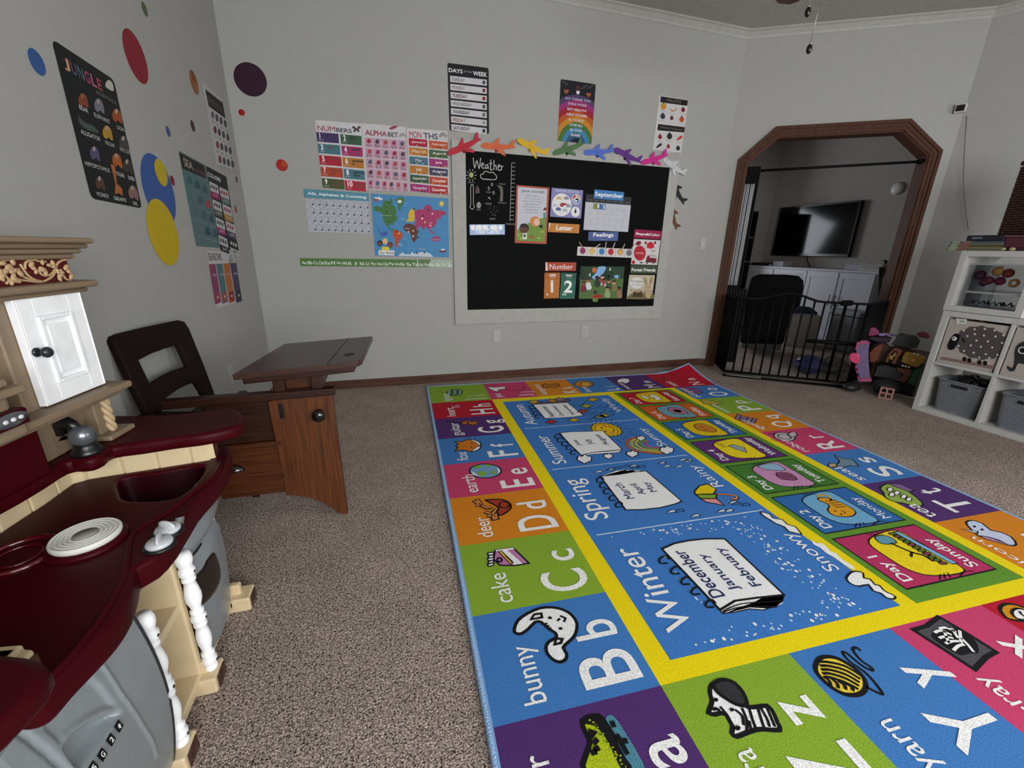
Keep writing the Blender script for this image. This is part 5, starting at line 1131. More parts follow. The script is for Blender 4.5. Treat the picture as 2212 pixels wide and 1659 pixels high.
DC = (RD_, 'c85a10', '2a64a6', '5c2a6c', '3c7428', '2a64a6', 'b02c5c'); PC = ('d8b800', '6a98a8', 'd8b800', 'e8cc10', 'c088b0', '6aa4c8', 'e8cc10')
DN_ = ('Saturday', 'Friday', 'Thursday', 'Wednesday', 'Tuesday', 'Monday', 'Sunday')
for i in range(7):
    v0, v1 = .478+i*.3125, .755+i*.3125; u0, u1 = 1.525, 1.975
    x0, x1, y0, y1 = ux(v1), ux(v0), uy(u1), uy(u0)
    r.rect(x0, y0, x1, y1, DC[i], 3); r.line([(x0, y0), (x1, y0), (x1, y1), (x0, y1)], .006, BK_, 4, True)
    w_, h_ = x1-x0, y1-y0
    S_ = smooth([(x0+.06*w_, y0+.30*h_), (x0+.10*w_, y0+.62*h_), (x0+.25*w_, y0+.74*h_), (x0+.5*w_, y0+.76*h_), (x0+.8*w_, y0+.73*h_), (x0+.93*w_, y0+.55*h_), (x0+.95*w_, y0+.28*h_), (x0+.7*w_, y0+.25*h_), (x0+.3*w_, y0+.26*h_)], 4)
    r.shape(S_, PC[i], 4, BK_, .005)
    for k in range(3): r.line([(x0+.02*w_, y0+(.5+.06*k)*h_), (x0+.10*w_, y0+(.46+.04*k)*h_)], .004, BK_, 5); r.line([(x1-.02*w_, y0+(.5+.06*k)*h_), (x1-.09*w_, y0+(.47+.04*k)*h_)], .004, BK_, 5)
    r.line(smooth([(x0, y0+.42*h_), (x0+.06*w_, y0+.3*h_), (x0+.03*w_, y0+.22*h_)], 4, False), .004, BK_, 5)
    r.text('Day %d' % (7-i), x0+.10*w_, y1-.20*h_, x0+.58*w_, y1-.06*h_, WH_, 6, .015)
    k = len(DN_[i]); r.text(DN_[i], x0+.10*w_, y0+.05*h_, x0+min(.95, .12+.095*k)*w_, y0+.20*h_, WH_, 6, .015)
def dxy(i, fx, fy):
    v1 = .755+i*.3125; return (ux(v1)+fx*.277, uy(1.975)+fy*.45)
def dshape(i, pts, c, ol=BK_, sm=3, l=6, w_=.004): r.shape([dxy(i, *p) for p in pts], c, l, ol, w_, sm=sm)
dshape(0, [(.25, .42), (.5, .36), (.72, .44), (.62, .52), (.45, .47), (.3, .52)], WH_); dshape(0, [(.4, .6), (.7, .6), (.66, .66), (.42, .66)], WH_)
dshape(1, [(.3, .35), (.62, .33), (.8, .48), (.6, .58), (.36, .54)], 'b06a80'); dshape(1, [(.42, .42), (.56, .4), (.6, .5), (.45, .5)], WH_)
dshape(2, [(.25, .4), (.45, .34), (.75, .4), (.72, .55), (.5, .62), (.3, .55)], 'c07820'); 
for p in ((.4, .5), (.55, .5)): r.dot(*dxy(2, *p), .006, BK_, 8)
dshape(3, [(.3, .46), (.52, .38), (.7, .46), (.66, .56), (.45, .52)], '8aa0a8', sm=0)
for k in range(4): r.line([dxy(3, .62+.05*k, .60), dxy(3, .64+.07*k, .68)], .004, BK_, 7)
dshape(4, [(.28, .4), (.5, .36), (.58, .5), (.4, .58), (.3, .52)], 'a05a80'); dshape(4, [(.62, .35), (.9, .35), (.88, .6), (.72, .56)], '8ab0c8')
for k in range(6): r.line([dxy(4, .3+.04*k, .38), dxy(4, .33+.04*k, .56)], .004, BK_, 8)
dshape(5, [(.30, .40), (.42, .34), (.66, .36), (.80, .44), (.78, .54), (.60, .52), (.48, .62), (.34, .64), (.26, .52)], 'd89810', sm=4, w_=.005)
for k in range(4): r.line([dxy(5, .50+.06*k, .38), dxy(5, .52+.06*k, .50)], .004, BK_, 8)
r.line([dxy(5, *p) for p in smooth([(.70, .42), (.84, .36), (.88, .46), (.80, .50)], 5, False)], .010, 'd89810', 6)
for p in ((.34, .55), (.43, .56)): r.dot(*dxy(5, *p), .005, BK_, 8)
r.line([dxy(5, *p) for p in ((.34, .50), (.38, .48), (.42, .50))], .004, BK_, 8)
dshape(6, [(.20, .24), (.92, .28), (.92, .33), (.20, .30)], '7ab0d8', sm=0)
random.seed(5)
for k in range(11): dshape(6, [(.22+.065*k, .34), (.26+.065*k, .33), (.27+.065*k, .39), (.23+.065*k, .40)], '5c7a20' if k % 3 else '8c3c50', sm=2)
dshape(6, [(.72, .47), (.87, .45), (.90, .58), (.75, .62)], '5c94a8', sm=3); r.line([dxy(6, *p) for p in smooth([(.74, .53), (.60, .50), (.50, .47), (.42, .42), (.30, .42)], 4, False)], .010, BK_, 6)
r.line([dxy(6, *p) for p in ((.52, .47), (.44, .55))], .008, BK_, 6)
# seasons and weather words
def rt(t_, p, q, l=6, c=WH_, b=.005): r.text(t_, p[0], p[1], q[0], q[1], c, l, b)
def RX(v, u): return (ux(v), uy(u))
for t_, v0, v1, u0, u1 in (('Autumn', .96, .58, .60, .68), ('Summer', 1.51, 1.14, .60, .68), ('Spring', 2.02, 1.68, .575, .715), ('Winter', 2.60, 2.215, .59, .69)): rt(t_, RX(v0, u1), RX(v1, u0))
for t_, v0, v1, u0, u1 in (('Windy', .86, .56, 1.31, 1.385), ('Sunny', 1.43, 1.16, 1.30, 1.375), ('Rainy', 1.90, 1.68, 1.31, 1.39), ('Snowy', 2.50, 2.28, 1.325, 1.405)): rt(t_, RX(v0, u1), RX(v1, u0), b=.0)
def book(trp, cf, words, wb):
    r.cf = cf; r.shape(r.Q(trp), WH_, 4, BK_, .007)
    for t_, p, q in words: r.tx(t_, p, q, '1c2a5c' if wb else '3a4a6c', 7, .0)
def coils(cf, pts, s_):
    r.cf = cf
    for x, y in pts: r.line(smooth(r.Q([(x, y), (x-s_*.5, y-s_*.5), (x-s_*1.3, y-s_*.1), (x-s_*1.2, y+s_*.5), (x-s_*.2, y+s_*.45)]), 4, False), .007, BK_, 8)
r.cf = cC
r.shape(r.Q([(1820, 690), (1900, 655), (2000, 620), (2065, 585), (2200, 560), (2200, 600), (2195, 620), (2160, 640), (2140, 650), (2080, 655), (1980, 650), (1900, 670)]), WH_, 3, None, .004)
# december book
r.cf = cD
r.shape(r.Q([(160, 668), (255, 610), (400, 590), (570, 572), (560, 612), (536, 625), (518, 648), (470, 655), (440, 668), (350, 660), (260, 680), (175, 690)]), WH_, 3, BK_, .004)
for pts in ([(175, 678), (300, 628), (560, 610)], [(178, 684), (300, 648), (520, 645)]): r.line(smooth(r.Q(pts), 4, False), .004, BK_, 5)
bk = [cC(*p) for p in ((1422, 275), (1500, 240), (1590, 222), (1700, 210), (1820, 210))]+[cD(*p) for p in ((190, 210), (380, 390), (570, 572), (400, 590), (255, 610), (160, 668))]+[cC(*p) for p in ((1690, 560), (1560, 420))]
r.cf = None; r.shape(r.Q(bk), WH_, 6, BK_, .008)
def pv(p, cf): r.cf = cf; return r.P(*p)
def wbox(t_, a_, b_, l=9): r.text(t_, a_[0], a_[1], b_[0], b_[1], '16265c', l, .005)
x_s = pv((1800, 580), cC)[0]; x_e = pv((1530, 290), cC)[0]
y1 = pv((1740, 590), cC)[1]; y2 = pv((1830, 570), cC)[1]
wbox('December', (pv((1800, 585), cC)[0], pv((1665, 400), cC)[1]-.0), (pv((1525, 288), cC)[0], pv((1590, 420), cC)[1]))
wbox('January', (pv((1915, 540), cC)[0], pv((1805, 400), cC)[1]), (pv((1680, 310), cC)[0], pv((1735, 415), cC)[1]))
wbox('February', (pv((2060, 510), cC)[0], pv((1935, 370), cC)[1]), (pv((1775, 272), cC)[0], pv((1855, 380), cC)[1]))
coils(cC, ((1470, 345), (1545, 412), (1610, 480), (1675, 545), (1765, 628)), 48)
# spring, summer, autumn books
r.cf = cA
for pts in ([(1465, 935), (1590, 890), (1650, 882), (1690, 905), (1560, 925)], [(1470, 937), (1640, 890), (1710, 882), (1740, 900)], [(1480, 938), (1700, 888), (1780, 888), (1790, 898)]): r.shape(r.Q(pts), WH_, 3, BK_, .003, closed=True)
r.shape(r.Q([(1462, 938), (1600, 925), (1720, 905), (1825, 895), (1960, 1010), (2108, 1138), (2060, 1160), (1940, 1190), (1800, 1205), (1665, 1208), (1560, 1070)]), WH_, 6, BK_, .007)
wbox('March', RX(1.905, 0.87), RX(1.765, 0.828)); wbox('April', RX(1.885, 0.955), RX(1.787, 0.905)); wbox('May', RX(1.875, 1.02), RX(1.785, 0.972))
coils(cA, ((1490, 965), (1515, 1010), (1545, 1058), (1590, 1112), (1640, 1165)), 42)
r.cf = cA
r.shape(r.Q([(1320, 770), (1400, 742), (1500, 738), (1635, 722), (1610, 745), (1500, 752), (1400, 760)]), WH_, 3, BK_, .005)
r.shape(r.Q([(1140, 590), (1240, 580), (1350, 578), (1480, 572), (1635, 722), (1520, 735), (1420, 742), (1310, 768), (1220, 680)]), WH_, 6, BK_, .006)
wbox('June', RX(1.32, 0.85), RX(1.245, 0.812)); wbox('July', RX(1.32, 0.935), RX(1.25, 0.885)); wbox('August', RX(1.348, 1.024), RX(1.195, 0.978))
coils(cA, ((1150, 615), (1170, 645), (1205, 675), (1240, 705), (1275, 745)), 36)
r.cf = cA
r.shape(r.Q([(930, 365), (950, 330), (1040, 345), (1150, 320), (1210, 310), (1225, 330), (1160, 350)]), '5a5060', 3, BK_, .005)
r.shape(r.Q([(925, 362), (1040, 355), (1200, 345), (1328, 448), (1250, 460), (1140, 468), (1020, 472), (970, 410)]), WH_, 6, BK_, .006)
wbox('September', RX(0.86, 0.85), RX(0.64, 0.803)); wbox('October', RX(0.855, 0.91), RX(0.64, 0.883)); wbox('November', RX(0.85, 0.995), RX(0.638, 0.965))
coils(cA, ((935, 380), (950, 405), (965, 430), (985, 455)), 28)
# autumn leaves and wind, sun, rainbow, clouds
r.cf = cA
for x, y, c in ((930, 340, 'c89810'), (1070, 500, 'b02c2c'), (1250, 485, 'c8a020'), (1460, 458, '8c9c28'), (1400, 320, 'c8a018'), (1350, 372, 'a0a030'), (1320, 415, 'a83830'), (1080, 330, 'b88020'), (1140, 320, '8a7080'), (1490, 450, 'b8a028')):
    r.shape(r.Q([(x-48, y+6), (x-22, y-2), (x-12, y-17), (x+6, y-8), (x+26, y-14), (x+30, y-2), (x+54, y+2), (x+24, y+8), (x+12, y+17), (x-14, y+12)]), c, 9, BK_, .004)
for k in range(12):
    x, y = 1290+k*25+(k % 3)*14, 345+(k*37) % 120
    r.line(smooth(r.Q([(x-50, y+22), (x+10, y+20), (x+45, y+4), (x+60, y-12)]), 3, False), .004, BK_, 4)
sc = r.P(1510, 560)
r.poly([(sc[0]+(.115 if k % 2 else .10)*math.cos(k*PI/18), sc[1]+(.105 if k % 2 else .09)*math.sin(k*PI/18)) for k in range(36)], 'e0b400', 4); r.line([(sc[0]+(.115 if k % 2 else .10)*math.cos(k*PI/18), sc[1]+(.105 if k % 2 else .09)*math.sin(k*PI/18)) for k in range(36)], .006, BK_, 5, True)
r.line(circ(sc[0], sc[1], .085, .075, 20), .004, BK_, 5, True); r.line(circ(sc[0], sc[1], .05, .05, 12, PI*1.15, PI*1.85), .005, BK_, 6)
for s_ in (-1, 1): r.dot(sc[0]+s_*.03, sc[1]+.02, .008, BK_, 6); r.dot(sc[0]+s_*.055, sc[1]-.012, .013, 'd87850', 6)
for k in range(26):
    t = k*2*PI/26; 
    if abs(math.sin(t)) < .98 or 1: r.line([(sc[0]+.14*math.cos(t), sc[1]+.125*math.sin(t)), (sc[0]+(.18+.03*(k % 2))*math.cos(t), sc[1]+(.16+.03*(k % 2))*math.sin(t))], .004, BK_, 3)
r.cf = cA
bow = [[(2010, 745), (1900, 700), (1800, 660), (1770, 625)], [(1790, 618), (1750, 620), (1700, 640), (1670, 680), (1720, 720), (1820, 745), (1960, 752)]]
for k, c in enumerate(('c85a30', 'e0c000', 'd8c020', '7c9c30', 'c05a80')):
    s_ = 1-.16*k; cx_, cy_ = 1960, 680
    pts = [(1760, 622), (1700, 636), (1668, 668), (1690, 705), (1770, 738), (1880, 752), (1980, 756)]
    pts = [(lerp(1905, x, s_), lerp(676, y, s_)) for x, y in pts]
    r.line(smooth(r.Q(pts), 4, False), .016, c, 5); 
    r.line(smooth(r.Q([(x, y+4) for x, y in pts]), 4, False), .003, BK_, 6)
def cloud(x, y, s_, l=7): r.shape(r.Q([(x-60*s_, y+5*s_), (x-50*s_, y-25*s_), (x-20*s_, y-22*s_), (x, y-40*s_), (x+28*s_, y-24*s_), (x+58*s_, y-18*s_), (x+55*s_, y+15*s_), (x+30*s_, y+24*s_), (x, y+38*s_), (x-28*s_, y+22*s_)]), WH_, l, BK_, .006, sm=3)
cloud(1785, 632, .55); cloud(1990, 728, .9); cloud(1715, 758, .75); cloud(1335, 800, .95); cloud(1525, 775, .6, 4)
# rain
random.seed(9)
for k in range(150):
    v = random.uniform(1.60, 2.09); u = random.uniform(.60, 1.38); p = RX(v, u)
    if .70 < u < 1.12 and 1.63 < v < 2.03: continue
    if u < .74 and v > 1.6: continue
    if u > 1.14 and 1.68 < v < 2.0: continue
    r.shape([(p[0]-.010, p[1]+.038), (p[0]+.006, p[1]+.008), (p[0]+.008, p[1]-.010), (p[0]-.003, p[1]-.018), (p[0]-.012, p[1]-.008)], 'b8d0e0' if k % 2 else None, 3, BK_, .004)
r.cf = cB
r.shape(r.Q([(345, 738), (300, 750), (272, 780), (275, 800), (310, 800), (380, 800), (400, 770)]), 'e0c000', 5, BK_, .006); r.shape(r.Q([(280, 803), (320, 798), (400, 798), (398, 825), (310, 825)]), '7ca030', 5, BK_, .006); r.shape(r.Q([(308, 826), (400, 826), (445, 866), (400, 856), (340, 845)]), 'e09090', 5, BK_, .006)
r.line(smooth(r.Q([(395, 798), (450, 800), (505, 805), (522, 818), (505, 830), (480, 822)]), 4, False), .016, BK_, 4); r.line(smooth(r.Q([(395, 798), (450, 800), (505, 805), (520, 818), (505, 828), (482, 822)]), 4, False), .009, 'd8844c', 5)
# snow
for k in range(620):
    v = random.uniform(2.135, 2.665); u = random.uniform(.57, 1.41)
    if u < .76 and 2.14 < v < 2.65: continue
    if .78 < u < 1.17 and 2.2 < v < 2.62: continue
    if u > 1.29: continue
    p = RX(v, u); s_ = random.choice((.0035, .0045, .007)); r.poly(circ(p[0], p[1], s_, s_*.85, 7, rot=k), 'c8dcec' if s_ < .005 else WH_, 3)
r.cf = cD
r.shape(r.Q([(1000, 425), (1040, 420), (1075, 430), (1080, 462), (1120, 470), (1150, 505), (1180, 510), (1205, 540), (1240, 560), (1280, 580), (1270, 598), (1225, 590), (1190, 560), (1140, 545), (1110, 505), (1050, 515), (1000, 500), (968, 465)]), WH_, 5, BK_, .006, sm=2)
r.shape(r.Q([(420, 35), (480, 50), (500, 75), (560, 85), (590, 115), (640, 130), (668, 160), (680, 180), (640, 170), (600, 160), (570, 130), (520, 110), (480, 85), (440, 60)]), WH_, 5, BK_, .006, sm=2)
r.shape(r.Q([(745, 215), (775, 235), (820, 240), (870, 290), (900, 300), (945, 345), (1005, 380), (1020, 408), (960, 380), (900, 335), (840, 300), (800, 265), (760, 245)]), WH_, 5, None, .005, sm=2)
# border letters and words
CW = {'I': .012, 'J': .045, 'F': .075, 'E': .075, 'L': .07, 'M': .12, 'W': .13, 'T': .10}
SW = {'i': .011, 'l': .011, 'j': .026, 'f': .045, 't': .04, 'r': .045, 'm': .085, 'w': .085}
def two(A_, vb, u0=.272, u1=.443, b=.012):
    """capital and small letter read away from the viewer, starting at the near edge vb of the cell, baseline u1"""
    h_ = u1-u0; x = ux(vb-.032); w_ = CW.get(A_[0], .098)*h_/.171; r.text(A_[0], x, uy(u1), x+w_, uy(u0), WH_, 4, b)
    a = A_[1]; x = x+max(w_, .03)+.045; w_ = SW.get(a, .062)*h_/.171; xh = h_*.52
    y0 = uy(u1)-(xh*.42 if a in 'gjpqy' else 0); y1 = uy(u1)+(h_*.80 if a in 'bdfhkltij' else xh)
    r.text(a, x, y0, x+w_, y1, WH_, 4, b)
def word(t_, vb, u0, n=None, xh=.042):
    x = ux(vb-.03); up = any(c in 'bdfhklt' for c in t_); dn = any(c in 'gjpqy' for c in t_)
    y1 = uy(u0); y0 = y1-xh-(.022 if up else 0)-(.018 if dn else 0)
    r.text(t_, x, y0, x+(n or .034*len(t_)), y1, WH_, 4, .004)
for A_, v in (('Hh', .736), ('Gg', 1.06), ('Ff', 1.39), ('Ee', 1.72), ('Dd', 2.06), ('Cc', 2.403), ('Bb', 2.74), ('Ii', .418)): two(A_, v)
for t_, v, u in (('heart', .736, .10), ('guitar', 1.06, .10), ('fox', 1.39, .092), ('earth', 1.72, .092), ('deer', 2.06, .096), ('cake', 2.403, .094), ('bunny', 2.74, .100), ('igloo', .418, .10)): word(t_, v, u)
for A_, u, wd in (('Jj', .475, 'jet'), ('Kk', .85, 'kangaroo'), ('Ll', 1.235, 'lion'), ('Mm', 1.62, 'mouse'), ('Nn', 2.06, 'nest')):
    two(A_, .418, u+.235, u+.355); word(wd, .418, u+.04, None, .034)
for A_, v, wd in (('Oo', .72, 'octopus'), ('Pp', 1.05, 'pizza'), ('Qq', 1.37, 'quilt'), ('Rr', 1.70, 'robot'), ('Ss', 2.035, 'seal'), ('Tt', 2.36, 'tea'), ('Uu', 2.74, 'unicorn')):
    two(A_, v, 2.27, 2.44); word(wd, v, 2.105, None, .036)
for A_, u, wd in (('Zz', .475, 'zebra'), ('Yy', .90, 'yarn'), ('Xx', 1.29, 'x-ray'), ('Ww', 1.70, 'watch')):
    two(A_, 3.09, u+.19, u+.365, .014); word(wd, 3.09, u+.06, len(wd)*.0275)
two('Aa', 3.09); word('alligator', 3.09, .06, .24); two('Vv', 3.09, 2.27, 2.44)
r.cf = cD
# ---- pictures
r.cf = cC   # bunny
r.shape(r.Q([(478, 790), (500, 735), (560, 690), (640, 655), (720, 650), (790, 665), (845, 700), (878, 755), (868, 820), (840, 858), (815, 880), (790, 910), (812, 950), (805, 985), (770, 1002), (730, 990), (690, 950), (680, 905), (700, 870), (745, 845), (740, 815), (700, 790), (650, 745), (610, 745), (565, 790), (520, 820), (485, 815)]), WH_, 2, BK_, .010, sm=2)
r.line(r.Q([(605, 695), (650, 690), (655, 715), (585, 728), (605, 695)]), .008, BK_, 4); r.line(r.Q([(745, 850), (785, 855), (775, 880), (735, 890), (745, 850)]), .008, BK_, 4)
r.line(r.Q([(770, 705), (805, 720), (795, 745)]), .007, BK_, 4); r.line(r.Q([(752, 738), (770, 722)]), .007, BK_, 4)
for x, y in ((705, 718), (773, 787)): r.poly(r.Q(circ(x, y, 13, 9)), BK_, 4)
for k in range(3): r.line(r.Q([(650+k*18, 760+k*15), (690+k*12, 755+k*14)]), .006, BK_, 4)
# cake
r.shape(r.Q([(355, 280), (470, 265), (572, 365), (480, 380), (385, 378), (345, 340)]), 'b878a8', 2, BK_, .007)
r.shape(r.Q([(398, 285), (430, 278), (535, 372), (480, 378), (430, 330)]), WH_, 3, None); r.shape(r.Q([(375, 290), (392, 284), (470, 360), (455, 372)]), 'e0b820', 3, BK_, .004); r.poly(r.Q([(352, 280), (470, 265), (478, 274), (372, 292)]), WH_, 4)
r.line(r.Q(circ(383, 345, 15, 14, 10)), .007, BK_, 5, True)
for k in range(5): r.shape(r.Q([(310-k*0+ (k % 2)*6, 300+k*18), (342, 296+k*17), (345, 310+k*17), (312, 314+k*18)]), WH_, 4, BK_, .005, sm=2)
r.cf = cA   # deer
r.shape(r.Q([(548, 1128), (600, 1122), (680, 1122), (735, 1145), (752, 1178), (740, 1205), (690, 1240), (655, 1248), (640, 1215), (655, 1190), (600, 1155)]), 'a0381c', 2, BK_, .009, sm=2)
r.line(r.Q(circ(698, 1165, 40, 26, 14)), .007, BK_, 4, True)
for pts in ([(455, 1130), (500, 1160), (560, 1190), (600, 1180)], [(480, 1118), (510, 1160)], [(468, 1165), (520, 1172)], [(620, 1290), (600, 1240), (640, 1200)], [(540, 1220), (600, 1240)], [(560, 1250), (605, 1255)], [(640, 1285), (628, 1240)]):
    r.line(smooth(r.Q(pts), 3, False), .024, BK_, 2)
for pts in ([(460, 1133), (502, 1161), (560, 1188), (600, 1178)], [(484, 1122), (512, 1160)], [(472, 1166), (520, 1172)], [(620, 1284), (602, 1240), (638, 1202)], [(545, 1221), (600, 1240)], [(565, 1251), (605, 1255)], [(638, 1280), (628, 1240)]):
    r.line(smooth(r.Q(pts), 3, False), .012, 'c87c40', 3)
# earth
r.shape(r.Q(circ(548, 893, 126, 56, 26)), '6f9cc0', 2, BK_, .008)
for pts in ([(450, 850), (490, 842), (515, 862), (480, 875)], [(545, 838), (595, 840), (590, 855), (560, 858)], [(480, 905), (520, 895), (560, 910), (540, 930), (520, 940)], [(585, 895), (620, 890), (640, 910), (600, 918)]): r.shape(r.Q(pts), '7ca838', 3, None, sm=2)
r.poly(r.Q([(430, 890), (470, 915), (500, 938), (455, 925)]), WH_, 3); r.poly(r.Q([(640, 860), (668, 890), (655, 918), (645, 885)]), WH_, 3)
# fox
r.shape(r.Q([(305, 655), (350, 660), (400, 642), (450, 640), (505, 662), (515, 690), (500, 720), (445, 740), (390, 728), (345, 725), (305, 738), (330, 705), (310, 692), (335, 680)]), 'c8741c', 2, BK_, .008)
r.shape(r.Q([(430, 642), (480, 645), (512, 680), (500, 690), (470, 665)]), WH_, 3, BK_, .004, sm=2); r.shape(r.Q([(440, 738), (490, 725), (510, 700), (495, 695), (465, 710)]), WH_, 3, BK_, .004, sm=2)
for x, y in ((440, 672), (438, 704), (500, 690)): r.poly(r.Q(circ(x, y, 6, 4, 8)), BK_, 5)
# guitar, heart, igloo
r.shape(r.Q([(360, 500), (410, 488), (440, 498), (478, 492), (488, 510), (450, 524), (410, 516), (370, 522)]), 'b0622c', 2, BK_, .006, sm=2); r.line(r.Q([(232, 492), (362, 508)]), .012, BK_, 2); r.poly(r.Q(circ(408, 505, 10, 6, 8)), BK_, 5)
r.shape(r.Q([(280, 365), (270, 378), (285, 388), (320, 392), (360, 372), (320, 358), (300, 370)]), 'c86474', 2, BK_, .005, sm=2)
r.shape(r.Q([(240, 262), (270, 240), (320, 236), (362, 245), (355, 280), (300, 288), (255, 280)]), '50705c', 2, BK_, .006, sm=2)
for k in range(5): r.line(smooth(r.Q([(258+k*22, 245), (262+k*22, 262), (254+k*22, 280)]), 3, False), .005, BK_ if k % 2 else WH_, 4)
# top row pictures
r.shape(r.Q([(565, 218), (620, 222), (700, 215), (705, 232), (650, 240), (655, 255), (620, 250), (590, 236)]), WH_, 2, BK_, .006, sm=2); r.line(smooth(r.Q([(705, 240), (780, 246), (850, 235), (858, 212)]), 4, False), .005, BK_, 3)
r.shape(r.Q([(1020, 190), (1060, 200), (1110, 188), (1138, 205), (1110, 222), (1060, 220), (1030, 226), (1000, 215)]), 'a8681c', 2, BK_, .007, sm=2)
r.shape(r.Q(circ(1330, 195, 76, 26, 22)), 'b8781c', 2, BK_, .007); r.shape(r.Q(circ(1348, 197, 42, 16, 16)), 'd8a03c', 4, BK_, .005)
r.shape(r.Q([(1600, 160), (1640, 150), (1680, 152), (1700, 170), (1665, 190), (1640, 180), (1600, 182)]), WH_, 2, BK_, .007, sm=2)
r.line(smooth(r.Q([(1910, 155), (1950, 160), (1980, 145), (2030, 140)]), 4, False), .02, '5c3420', 2)
r.cf = cB
# right column pictures
r.shape(r.Q([(190, 168), (230, 160), (290, 172), (320, 190), (300, 200), (250, 205), (210, 190)]), '7c4c80', 2, BK_, .006, sm=2)
r.shape(r.Q([(305, 238), (330, 235), (440, 258), (400, 265), (330, 262)]), 'b8a040', 2, BK_, .006)
r.shape(r.Q([(525, 320), (560, 335), (640, 350), (620, 380), (570, 368), (508, 350)]), '8c7090', 2, BK_, .006)
for pts in ([(545, 330), (535, 358)], [(585, 340), (575, 370)], [(615, 347), (600, 376)], [(518, 338), (630, 366)]): r.line(r.Q(pts), .005, BK_, 4)
r.shape(r.Q(circ(800, 456, 64, 24, 18, rot=.15)), 'b8b0b8', 2, BK_, .007); r.line(r.Q(circ(800, 456, 40, 14, 14, rot=.15)), .006, BK_, 4, True); r.shape(r.Q(circ(848, 444, 26, 16, 14)), 'b8b0b8', 4, BK_, .006)
r.line(r.Q([(702, 443), (745, 435)]), .006, BK_, 3); r.line(r.Q([(720, 470), (765, 485)]), .006, BK_, 3)
r.shape(r.Q([(1090, 562), (1140, 585), (1195, 590), (1235, 632), (1190, 628), (1140, 638), (1085, 640), (1055, 625), (1110, 618), (1120, 595)]), '6c8498', 2, BK_, .006, sm=2); r.poly(r.Q(circ(1082, 626, 26, 12, 12)), 'b8a078', 4); r.line(r.Q(circ(1082, 626, 26, 12, 12)), .005, BK_, 5, True)
r.shape(r.Q([(1360, 760), (1400, 735), (1470, 745), (1540, 790), (1590, 830), (1615, 860), (1570, 868), (1500, 850), (1440, 840), (1390, 815), (1380, 785)]), '8ca848', 2, BK_, .007, sm=2)
for x, y in ((1420, 770), (1460, 790), (1500, 812), (1530, 828), (1430, 800)): r.shape(r.Q(circ(x, y, 18, 12, 10)), WH_, 4, BK_, .004)
r.shape(r.Q([(1410, 735), (1480, 738), (1560, 775), (1540, 785), (1460, 758)]), '7c5c90', 4, BK_, .005)
r.shape(r.Q([(1865, 965), (1900, 952), (1960, 970), (2010, 1010), (2060, 1020), (2130, 1050), (2160, 1095), (2120, 1100), (2060, 1070), (1990, 1050), (1940, 1045), (1890, 1000)]), 'c0c8e0', 2, BK_, .007, sm=2)
r.shape(r.Q([(1840, 1005), (1935, 1018), (1930, 1032)]), 'c8c8c8', 4, BK_, .005); r.shape(r.Q([(1950, 1045), (2020, 1060), (2130, 1105), (2060, 1085), (1985, 1065)]), 'b088b0', 4, BK_, .005, sm=2)
for x, y in ((1915, 990), (1960, 1008)): r.poly(r.Q(circ(x, y, 9, 6, 8)), BK_, 5)
r.cf = cD
# zebra
r.shape(r.Q([(110, 1145), (95, 1200), (108, 1255), (95, 1300), (85, 1330), (125, 1340), (165, 1330), (200, 1345), (222, 1385), (240, 1420), (235, 1462), (262, 1482), (310, 1465), (380, 1440), (440, 1435), (540, 1440), (525, 1390), (500, 1330), (465, 1285), (400, 1290), (330, 1290), (280, 1230), (200, 1160)]), WH_, 2, BK_, .011, sm=2)
r.shape(r.Q([(115, 1150), (150, 1122), (200, 1118), (255, 1140), (300, 1190), (328, 1250), (322, 1285), (260, 1275), (190, 1235), (140, 1195)]), '2e2e32', 4, BK_, .010, sm=2)
for pts in ([(255, 1310), (300, 1350), (310, 1410)], [(300, 1300), (330, 1380), (330, 1450)], [(345, 1300), (365, 1370), (385, 1430), (360, 1440), (345, 1380)], [(400, 1296), (425, 1380), (440, 1425)], [(420, 1300), (460, 1370), (475, 1420)], [(460, 1300), (490, 1370), (510, 1420)], [(160, 1290), (210, 1350)]): r.line(smooth(r.Q(pts), 3, False), .007, BK_, 4)
for x, y, s_ in ((132, 1248, 16), (235, 1312, 15), (270, 1430, 20)): r.poly(r.Q(circ(x, y, s_, s_*.8, 10)), BK_, 6)
r.line(smooth(r.Q([(110, 1310), (135, 1305), (160, 1318)]), 3, False), .008, BK_, 5)
# yarn
yc = [(785, 990), (830, 968), (900, 975), (970, 1010), (1040, 1060), (1085, 1120), (1085, 1180), (1040, 1212), (960, 1210), (880, 1170), (810, 1110), (770, 1050)]
r.shape(r.Q(yc), 'e4c838', 2, BK_, .012, sm=3)
for k in range(5): r.line(smooth(r.Q([(790+k*8, 1000+k*26), (860, 1005+k*24), (960, 1030+k*26), (1060-k*4, 1090+k*22)]), 4, False), .008, BK_, 4)
for k in range(4): r.line(smooth(r.Q([(870+k*45, 1165+k*8), (860+k*48, 1130+k*12), (830+k*40, 1095+k*14)]), 4, False), .008, BK_, 5)
r.line(smooth(r.Q([(1060, 930), (1030, 908), (1010, 925), (1060, 990), (1130, 1040), (1125, 1055), (1060, 1020), (970, 945), (945, 945), (990, 1000), (1100, 1080), (1190, 1190), (1180, 1205), (1090, 1160)]), 4, False), .008, BK_, 3)
